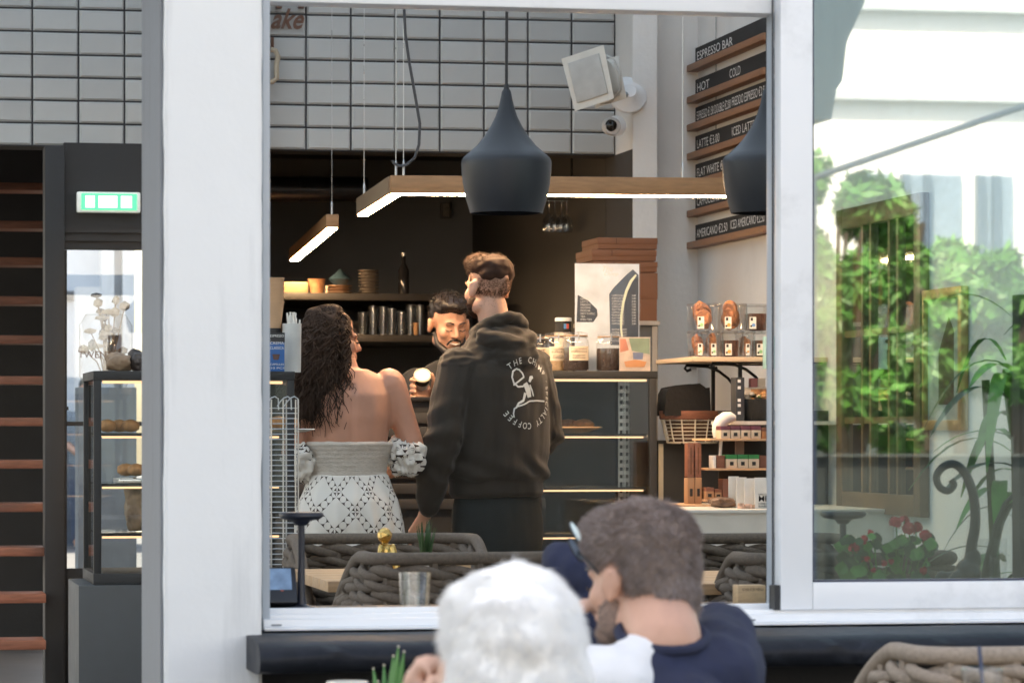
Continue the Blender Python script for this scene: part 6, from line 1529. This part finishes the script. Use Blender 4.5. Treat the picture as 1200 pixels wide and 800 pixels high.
# ================================================================ behind the glazed leaf: mirror, figure, flowers
xm = XR - .003
def rect_on_wall(px0, px1, yt, yb):
    a = PX(px0, yb, xm); b = PX(px1, yb, xm); return a.y, b.y        # far, near
ya, yb_ = rect_on_wall(990, 1089, 240, 600)
zt_m, zb_m = PX(1040, 236, xm).z, PX(1040, 602, xm).z
gm_ = M('gilt_brown_frame', (.13, .085, .05), .45, var=.3, scale=10)
mr = thing('framed_mirror', 'tall brown-framed mirror with paired bars on the wall behind the pane', 'mirror', (xm, (ya + yb_) / 2, zb_m))
part('glass', MB().box(xm - .012, xm - .006, yb_ + .03, ya - .03, zb_m + .03, zt_m - .03), M('mirror_silver', (.8, .82, .82), .03, metal=1, var=0), mr)
fwm = .075
for nm, bx in (('frame_stile', (yb_, yb_ + fwm, zb_m, zt_m)), ('frame_stile', (ya - fwm, ya, zb_m, zt_m)), ('frame_rail', (yb_ + fwm, ya - fwm, zb_m, zb_m + fwm)), ('frame_rail', (yb_ + fwm, ya - fwm, zt_m - fwm, zt_m))):
    part(nm, MB().box(xm - .035, xm, bx[0], bx[1], bx[2], bx[3]), gm_, mr, .004)
for f in (.30, .40, .62, .72):
    yy = ya + (yb_ - ya) * f; part('bar', MB().box(xm - .026, xm - .0125, yy - .012, yy + .012, zb_m + fwm, zt_m - fwm), gm_, mr)
for py in (388, 492):
    zz = PX(1040, py, xm).z; part('cross_bar', MB().box(xm - .024, xm - .013, yb_ + fwm, ya - fwm, zz - .012, zz + .012), gm_, mr)
ya, yb_ = rect_on_wall(1087, 1135, 330, 505); zt_m, zb_m = PX(1110, 338, xm).z, PX(1110, 504, xm).z
pf_ = thing('framed_print', 'narrow gilt-framed dark print hanging beside the mirror', 'picture', (xm, (ya + yb_) / 2, zb_m))
part('sheet', MB().box(xm - .010, xm - .005, yb_ + .02, ya - .02, zb_m + .02, zt_m - .02), M('print_sage', (.30, .36, .33), .6, var=.15), pf_)
part('dark_figure', MB().prism([(ya - (ya - yb_)*u, zb_m + (zt_m - zb_m)*v) for u, v in ((.35, .18), (.72, .18), (.72, .7), (.6, .8), (.35, .55))], 'x', xm - .011, xm - .0105), M('print_brown', (.05, .03, .025), .7, var=.4), pf_)
fwm = .035
for nm, bx in (('frame_stile', (yb_, yb_ + fwm, zb_m, zt_m)), ('frame_stile', (ya - fwm, ya, zb_m, zt_m)), ('frame_rail', (yb_ + fwm, ya - fwm, zb_m, zb_m + fwm)), ('frame_rail', (yb_ + fwm, ya - fwm, zt_m - fwm, zt_m))):
    part(nm, MB().box(xm - .028, xm, bx[0], bx[1], bx[2], bx[3]), M('gilt_frame', (.42, .28, .12), .4, metal=.4, var=.2), pf_, .003)
# black figure with a curled tail
tf = 7.62; blk = M('cast_iron_black', (.012, .014, .014), .45, bump=.15)
pts = [(1114.5, 561.6), (1118, 568), (1111, 575), (1101, 570), (1097.6, 558), (1105, 547), (1118, 543.5), (1130, 553), (1138.5, 572), (1142.5, 594), (1142.5, 617), (1139, 637), (1137, 656), (1136, 675)]
sc = thing('tail_figure', 'black monkey figure with a tall curled tail behind the window pane', 'figurine', ground(1130, tf, ZI))
def smooth_path(ps, k=5):
    out = []
    for i in range(len(ps) - 1):
        p0, p1, p2, p3 = ps[max(0, i-1)], ps[i], ps[i+1], ps[min(len(ps)-1, i+2)]
        for j in range(k):
            f = j / k
            out.append(tuple(.5*((2*p1[d]) + (-p0[d]+p2[d])*f + (2*p0[d]-5*p1[d]+4*p2[d]-p3[d])*f*f + (-p0[d]+3*p1[d]-3*p2[d]+p3[d])*f**3) for d in range(2)))
    out.append(ps[-1]); return out
sp_ = smooth_path(pts); n = len(sp_)
part('tail', MB().tube([PD(x, y, tf) for x, y in sp_], [.0076 + .0065*(i/n)**1.5 for i in range(n)], 12), blk, sc, smooth=80)
o = origin(sc)
b = MB().ell(PD(1134, 672, tf) - o, (.030, .045, .036)).ell(PD(1140, 656, tf) - o, (.020, .026, .03)).chain([(PD(1122, 676, tf - .02) - o, .016), (PD(1113, 684, tf - .03) - o, .012)]).ell(PD(1104, 677, tf + .05) - o, (.017, .02, .018)).chain([(PD(1104, 677, tf + .05) - o, .012), (PD(1130, 676, tf + .02) - o, .02)])
link('body', bake(b, 'body', .004, 3), blk, sc)
# geraniums in a trough
random.seed(17); tg = 7.62
gp_ = thing('geranium_trough', 'dark trough of red geraniums behind the window pane', 'potted plant', ground(1040, tg, ZI))
a, b_ = ground(972, tg, ZI), ground(1108, tg, ZI)
part('trough', MB().box(a.x, b_.x, a.y - .06, a.y + .06, ZI, ZI + .045), M('trough_dark', (.03, .04, .035), .6), gp_, .004)
def leafmesh(mb, c, r, nrm, n=9):
    nrm = nrm.normalized(); u = nrm.cross(Vector((.3, .2, 1))).normalized(); v = nrm.cross(u); o_ = len(mb.v)
    ring = [c + (u*math.cos(2*math.pi*k/n) + v*math.sin(2*math.pi*k/n)) * r * (1 + .12*math.cos(2*math.pi*k/n*5)) + nrm * r*.18 for k in range(n)]
    mb.add([c] + ring, [(0, 1 + k, 1 + (k+1) % n) for k in range(n)])
for k in range(75):
    px = random.uniform(985, 1095); py = random.uniform(628, 680); c = PD(px, py, tg + random.uniform(-.05, .05))
    mb = MB(); leafmesh(mb, c, random.uniform(.010, .02), Vector((random.uniform(-.5, .5), -1, random.uniform(.1, 1)))); part('leaf', mb, leaf_green if k % 2 else leaf_dark, gp_, smooth=60)
heads = [(1050, 612, .020), (1060, 610, .018), (1066, 620, .02), (1074, 618, .017), (1084, 628, .018), (1092, 636, .014), (1001, 642, .016), (1012, 632, .013), (1020, 624, .010), (1008, 655, .012), (1036, 660, .011), (1044, 658, .010), (1016, 655, .01), (1024, 668, .009), (1082, 668, .012)]
for px, py, r0 in heads:
    c = PD(px, py, tg - .03 + random.uniform(-.02, .02)); base = PD(px + (1045 - px)*.3, 672, tg)
    part('flower_stem', MB().tube([base, base.lerp(c, .6) + Vector((.004, 0, .004)), c], .0018, 5), leaf_green, gp_)
    mb = MB()
    for j in range(16):
        d = Vector((random.gauss(0, 1), random.gauss(-.3, 1), random.gauss(.2, .8))).normalized(); leafmesh(mb, c + d*r0*.7*random.uniform(.4, 1), r0*.42, d, 6)
    part('flower_head', mb, red_petal, gp_, smooth=60)
# broad-leaved plant at the right edge
random.seed(23); tp = 8.0
bp_ = thing('leafy_plant', 'tall plant with arching broad green leaves at the window edge', 'potted plant', ground(1195, tp, FL))
c = ground(1198, tp, FL); part('pot', MB().lathe([(.10, 0), (.14, .26), (.13, .26), (.12, .22)], c, 28), M('pot_dark', (.05, .05, .05), .6), bp_)
for dx, lean in ((0, -.02), (-.03, -.06), (.03, .05)):
    part('cane', MB().tube([c + Vector((dx, 0, .2)), c + Vector((dx + lean*.5, 0, .7)), c + Vector((dx + lean, 0, 1.25))], [.014, .012, .010], 8), M('cane_green', (.06, .08, .03), .6), bp_)
def blade(mb, p, d, L, wd, droop):
    d = Vector(d).normalized(); sd = d.cross(Z3).normalized(); vs = []; n = 9
    for i in range(n):
        f = i / (n - 1); q = p + d*L*f + Vector((0, 0, -droop*f*f*L + .25*L*f*(1 - f))); w2 = wd * math.sin(math.pi*min(1, f*.92 + .06))**.8
        vs += [q - sd*w2 + Vector((0, 0, .15*w2)), q, q + sd*w2 + Vector((0, 0, .15*w2))]
    mb.add(vs, [x for i in range(n - 1) for x in ((3*i, 3*i+1, 3*i+4, 3*i+3), (3*i+1, 3*i+2, 3*i+5, 3*i+4))])
for k in range(46):
    z = random.uniform(.55, 1.42); a = random.uniform(0, 6.28); d = (math.cos(a)*1.2 - .25, math.sin(a)*.7 - .25, random.uniform(.1, .9))
    mb = MB(); blade(mb, c + Vector((random.uniform(-.05, .03), random.uniform(-.03, .03), z)), d, random.uniform(.16, .30), random.uniform(.012, .022), random.uniform(.4, 1.3))
    part('leaf', mb, leaf_green if k % 3 else leaf_dark, bp_, smooth=60)
# bent stems in a glass
bs = thing('twig_vase', 'clear vase with two bent dark stems behind the pane', 'vase', ground(1160, 7.7, ZI))
part('vase', MB().lathe([(.03, 0), (.032, .02), (.034, .14), (.032, .14)], ground(1162, 7.7, ZI), 24), glassware, bs)
for pth in (((1150, 690), (1158, 655), (1168, 615), (1178, 590), (1192, 575), (1206, 570)), ((1155, 690), (1164, 650), (1173, 612), (1184, 592), (1200, 585))):
    part('stem', MB().tube([PD(x, y, 7.7) for x, y in pth], [.009, .009, .008, .006, .005, .004][:len(pth)], 8), M('stem_dark', (.05, .06, .04), .7), bs)
part('meeting_stile', MB().box(XY(1194.5, 6.985), XY(1206, 6.985), 6.983, 7.03, sz0, ZY(345, 6.985, 1198)), rubber, wf)

# ================================================================ terrace in front of the window
# tall glass with a straw
tq = 5.0; c = ground(1151, tq, .742)
tt_ = thing('terrace_table', 'small round terrace table below the glass with the straw', 'table', ground(1151, tq, 0))
part('top', MB().lathe([(.30, .715), (.305, .722), (.305, .736), (.30, .741)], ground(1151, tq, 0), 40), M('table_grey', (.25, .24, .23), .5), tt_)
part('column', MB().tube([ground(1151, tq, .02), ground(1151, tq, .72)], .03, 12), black_metal, tt_); part('foot', MB().lathe([(.2, 0), (.2, .015), (.04, .03)], ground(1151, tq, 0), 28), black_metal, tt_)
gs = thing('iced_drink', 'tall clear glass with a dark straw on the terrace table', 'glass', c)
h = PD(1151, 783, tq).z - .742
part('glass_wall', MB().lathe([(.026, 0), (.031, h), (.0285, h), (.024, .01)], c, 32), glassware, gs, smooth=60)
part('rim', MB().tube([c + Vector((.0298*math.cos(a), .0298*math.sin(a), h)) for a in [2*math.pi*k/28 for k in range(28)]], .0014, 6, closed=True), glassware, gs)
part('drink', MB().lathe([(.0235, .012), (.026, h*.55)], c, 24), M('iced_coffee', (.25, .16, .10), .3), gs)
part('straw', MB().tube([PD(1156, 850, tq), PD(1147.5, 757, tq - .005)], .0032, 8), M('straw_blue', (.05, .07, .13), .5), gs)
# table of the seated pair with aloe and cup
tb2 = thing('terrace_table', 'square terrace table in front of the two seated people', 'table', ground(590, 5.75, 0)); q = ground(590, 5.75, 0)
part('top', MB().box(q.x - .5, q.x + .38, q.y - .42, q.y + .3, .715, .741), MATS['table_grey'], tb2, .003); part('column', MB().tube([q + Vector((0, 0, .02)), q + Vector((0, 0, .72))], .035, 12), black_metal, tb2); part('foot', MB().box(q.x - .25, q.x + .25, q.y - .25, q.y + .25, 0, .02), black_metal, tb2)
al = thing('aloe_plant', 'pointed green aloe leaves in a small pot below the stone ledge', 'potted plant', ground(455, 5.4, .742)); c = ground(455, 5.4, .742)
part('pot', MB().lathe([(.03, 0), (.042, .06), (.04, .06), (.038, .05)], c, 24), M('pot_terracotta', (.32, .14, .08), .8), al)
for px, py, lx, wd in ((467, 757, 458, .0075), (473.5, 763, 462, .007), (461, 768, 456, .007), (450, 779, 452, .006), (437.5, 783, 447, .006), (478, 786, 463, .006), (443, 798, 449, .006)):
    top = PD(px, py, 5.4 + random.uniform(-.03, .03)); bs_ = ground(lx, 5.4, .79)
    part('leaf', MB().tube([bs_, bs_.lerp(top, .4) + Vector((0, 0, .004)), bs_.lerp(top, .75), top], [wd, wd*.9, wd*.6, .0008], 7, squash=.6), M('aloe_green', (.08, .24, .06), .4, var=.25), al)
    part('leaf_tip', MB().ell(top, (.002, .002, .002), sub=1), cream, al)
c = ground(407, 5.5, .742); cu2 = thing('white_cup', 'white cup rim just showing below the stone ledge', 'cup', c); h = PD(407, 798, 5.5).z - .742
part('cup', MB().lathe([(.022, 0), (.030, .02), (.034, h), (.0315, h), (.028, .02)], c, 28, True, False), M('porcelain', (.75, .74, .7), .25), cu2)
rope = chair(955, 5.85, -.055, R(-78), 'beige rope chair end curving up behind the navy sleeve', chO)

# ================================================================ across the street (seen only as reflections in the pane)
YP = 6.951
def PRf(px, py, Yv): q = P(px, py, Yv); return Vector((q.x, 2*YP - q.y, q.z))
yo = 2*YP - 36
opp = thing('street_building', 'bright white building across the street mirrored in the window pane', 'building', (10, yo - 3, 0))
part('wall', MB().box(-14, 34, yo - 6, yo, 0, 11), M('bright_render', (.85, .85, .84), .8, var=.04), opp)
for py in (8, 113): z = P(1080, py, 36).z; part('string_course', MB().box(-14, 34, yo + .001, yo + .12, z - .06, z + .04), M('course_grey', (.5, .54, .58), .7), opp)
zt_ = P(1080, 205, 36).z
for k, (a, b_) in enumerate(((1062, 1088), (1088, 1125), (1150, 1160), (1168, 1185), (1015, 1040))):
    w0 = part('shopfront', MB().box(PRf(a, 300, 36).x, PRf(b_, 300, 36).x, yo + .001, yo + .06, .3, zt_), M('shop_blue', (.22, .30, .40), .25, var=.2), opp)
    part('mullion', MB().box(PRf(a, 300, 36).x - .08, PRf(a, 300, 36).x, yo + .002, yo + .14, 0, zt_), M('mullion_slate', (.10, .15, .22), .5), w0)
part('lower_band', MB().box(-14, 34, yo + .061, yo + .3, 0, P(1100, 420, 36).z), M('band_grey', (.06, .08, .08), .8), opp)
aw = thing('slate_awning', 'slate-blue hanging awning side mirrored at the top of the pane', 'awning', PRf(970, 140, 15))
pl_ = [(880, -60), (1030, -60), (1012, 5), (992, 50), (987, 95), (980, 105), (974, 140), (880, 140)]
part('canvas', MB().prism([(PRf(x, y, 15).x, PRf(x, y, 15).z) for x, y in pl_], 'y', 2*YP - 15, 2*YP - 15.5), M('awning_slate', (.022, .042, .07), .8, var=.1), aw)
part('arm', MB().tube([PRf(1030, -60, 15.2), Vector((PRf(1030, -60, 15.2).x, 2*YP - 15.2, 6))], .03, 8), black_metal, aw)
part('mast', MB().tube([Vector((PRf(885, 0, 15.2).x, 2*YP - 15.2, 0)), Vector((PRf(885, 0, 15.2).x, 2*YP - 15.2, 6))], .04, 8), black_metal, aw)
rb = thing('pergola_rafter', 'dark sloping rafter crossing the mirrored street', 'rafter', PRf(1080, 170, 22))
part('beam', MB().tube([PRf(940, 213, 22), PRf(1090, 162, 22.2), PRf(1320, 84, 22.4)], .022, 8), M('rafter_blue', (.02, .035, .07), .6), rb)
for px, py in ((952, 209), (1300, 90)): q = PRf(px, py, 22); part('post', MB().tube([Vector((q.x, q.y, 0)), q], .03, 8), MATS['rafter_blue'], rb)
lm = [M('street_leaf_a', (.05, .17, .025), .5, var=.5, scale=3), M('street_leaf_b', (.07, .22, .035), .5, var=.4, scale=3)]
def tree(px, py0, py1, Yv, wpx, label, seed, n=3600, bright=1):
    rnd = random.Random(seed); base = PRf(px, HZ, Yv); base.z = 0; top = PRf(px, py0, Yv).z; low = PRf(px, py1, Yv).z; hw = wpx / 2 * Yv / FPX
    th = thing('street_tree', label, 'tree', base, 'street trees')
    part('trunk', MB().tube([base, base + Vector((.05, 0, low*.6)), base + Vector((0, 0, (low + top)/2))], [.09, .07, .04], 8), M('bark', (.08, .06, .045), .9, bump=.4), th)
    for k in range(5):
        a = rnd.uniform(0, 6.28); part('limb', MB().tube([base + Vector((0, 0, low*.8)), base + Vector((math.cos(a)*hw*.4, math.sin(a)*hw*.3, (low + top)/2)), base + Vector((math.cos(a)*hw*.7, math.sin(a)*hw*.5, top*.9))], [.05, .03, .015], 6), MATS['bark'], th)
    cl = [(rnd.gauss(0, .45)*hw, rnd.gauss(0, .4)*hw, low + (top - low)*rnd.uniform(.1, .95), rnd.uniform(.25, .5)*hw) for _ in range(16)]
    V = []; Fc = []
    for i in range(n):
        cx_, cy_, cz_, cr = rnd.choice(cl); d = Vector((rnd.gauss(0, 1), rnd.gauss(0, 1), rnd.gauss(0, .8))); d = d.normalized() * cr * rnd.uniform(.5, 1.05)
        c = base + Vector((cx_, cy_, cz_)) + d; nrm = (d.normalized() + Vector((rnd.gauss(0, .6), rnd.gauss(0, .6), rnd.gauss(.4, .6)))).normalized()
        u = nrm.orthogonal().normalized(); v = nrm.cross(u); a = rnd.uniform(0, 6.28); u, v = u*math.cos(a) + v*math.sin(a), v*math.cos(a) - u*math.sin(a); s = rnd.uniform(.05, .10); o_ = len(V)
        V += [c - u*s*1.5, c - v*s*.45, c + u*s*1.5, c + v*s*.45]; Fc.append((o_, o_+1, o_+2, o_+3))
    me = bpy.data.meshes.new('crown'); me.from_pydata([p - base for p in V], [], Fc); me.update(); link('crown', me, lm[seed % 2], th)
tree(975, 225, 540, 27, 130, 'green street tree mirrored beside the window stile', 1)
tree(1040, 215, 540, 28, 130, 'green street tree mirrored over the brown mirror', 2)
tree(1120, 300, 480, 29, 140, 'lower green street tree mirrored in the middle of the pane', 3)
tree(1190, 330, 470, 28, 110, 'small green street tree mirrored at the far edge of the pane', 4)
tree(1000, 300, 550, 26, 150, 'low green street tree mirrored behind the table lamp', 6, 3600)
tree(1085, 250, 500, 30, 150, 'green street tree mirrored between mirror and print', 7, 3600)
tree(905, 180, 470, 30, 140, 'green street tree across the road behind the pillar side', 5)

yl_ = 2*YP - 22.5
lw_ = thing('added_dark_wall', 'added dark low wall that darkens the reflection in the lower pane', 'wall', (6, yl_, 0))
part('wall', MB().box(PRf(700, 500, 22.5).x, PRf(1500, 500, 22.5).x, yl_ - .3, yl_, 0, PRf(1080, 535, 22.5).z), M('added_wall_dark', (.020, .026, .026), .7, var=.4, scale=3), lw_)  # wall added to keep the lower reflection dark, standing in for shaded street
part('coping', MB().box(PRf(700, 500, 22.5).x, PRf(1500, 500, 22.5).x, yl_ - .34, yl_ + .04, PRf(1080, 535, 22.5).z, PRf(1080, 532, 22.5).z), M('added_wall_coping', (.05, .06, .06), .7), lw_)
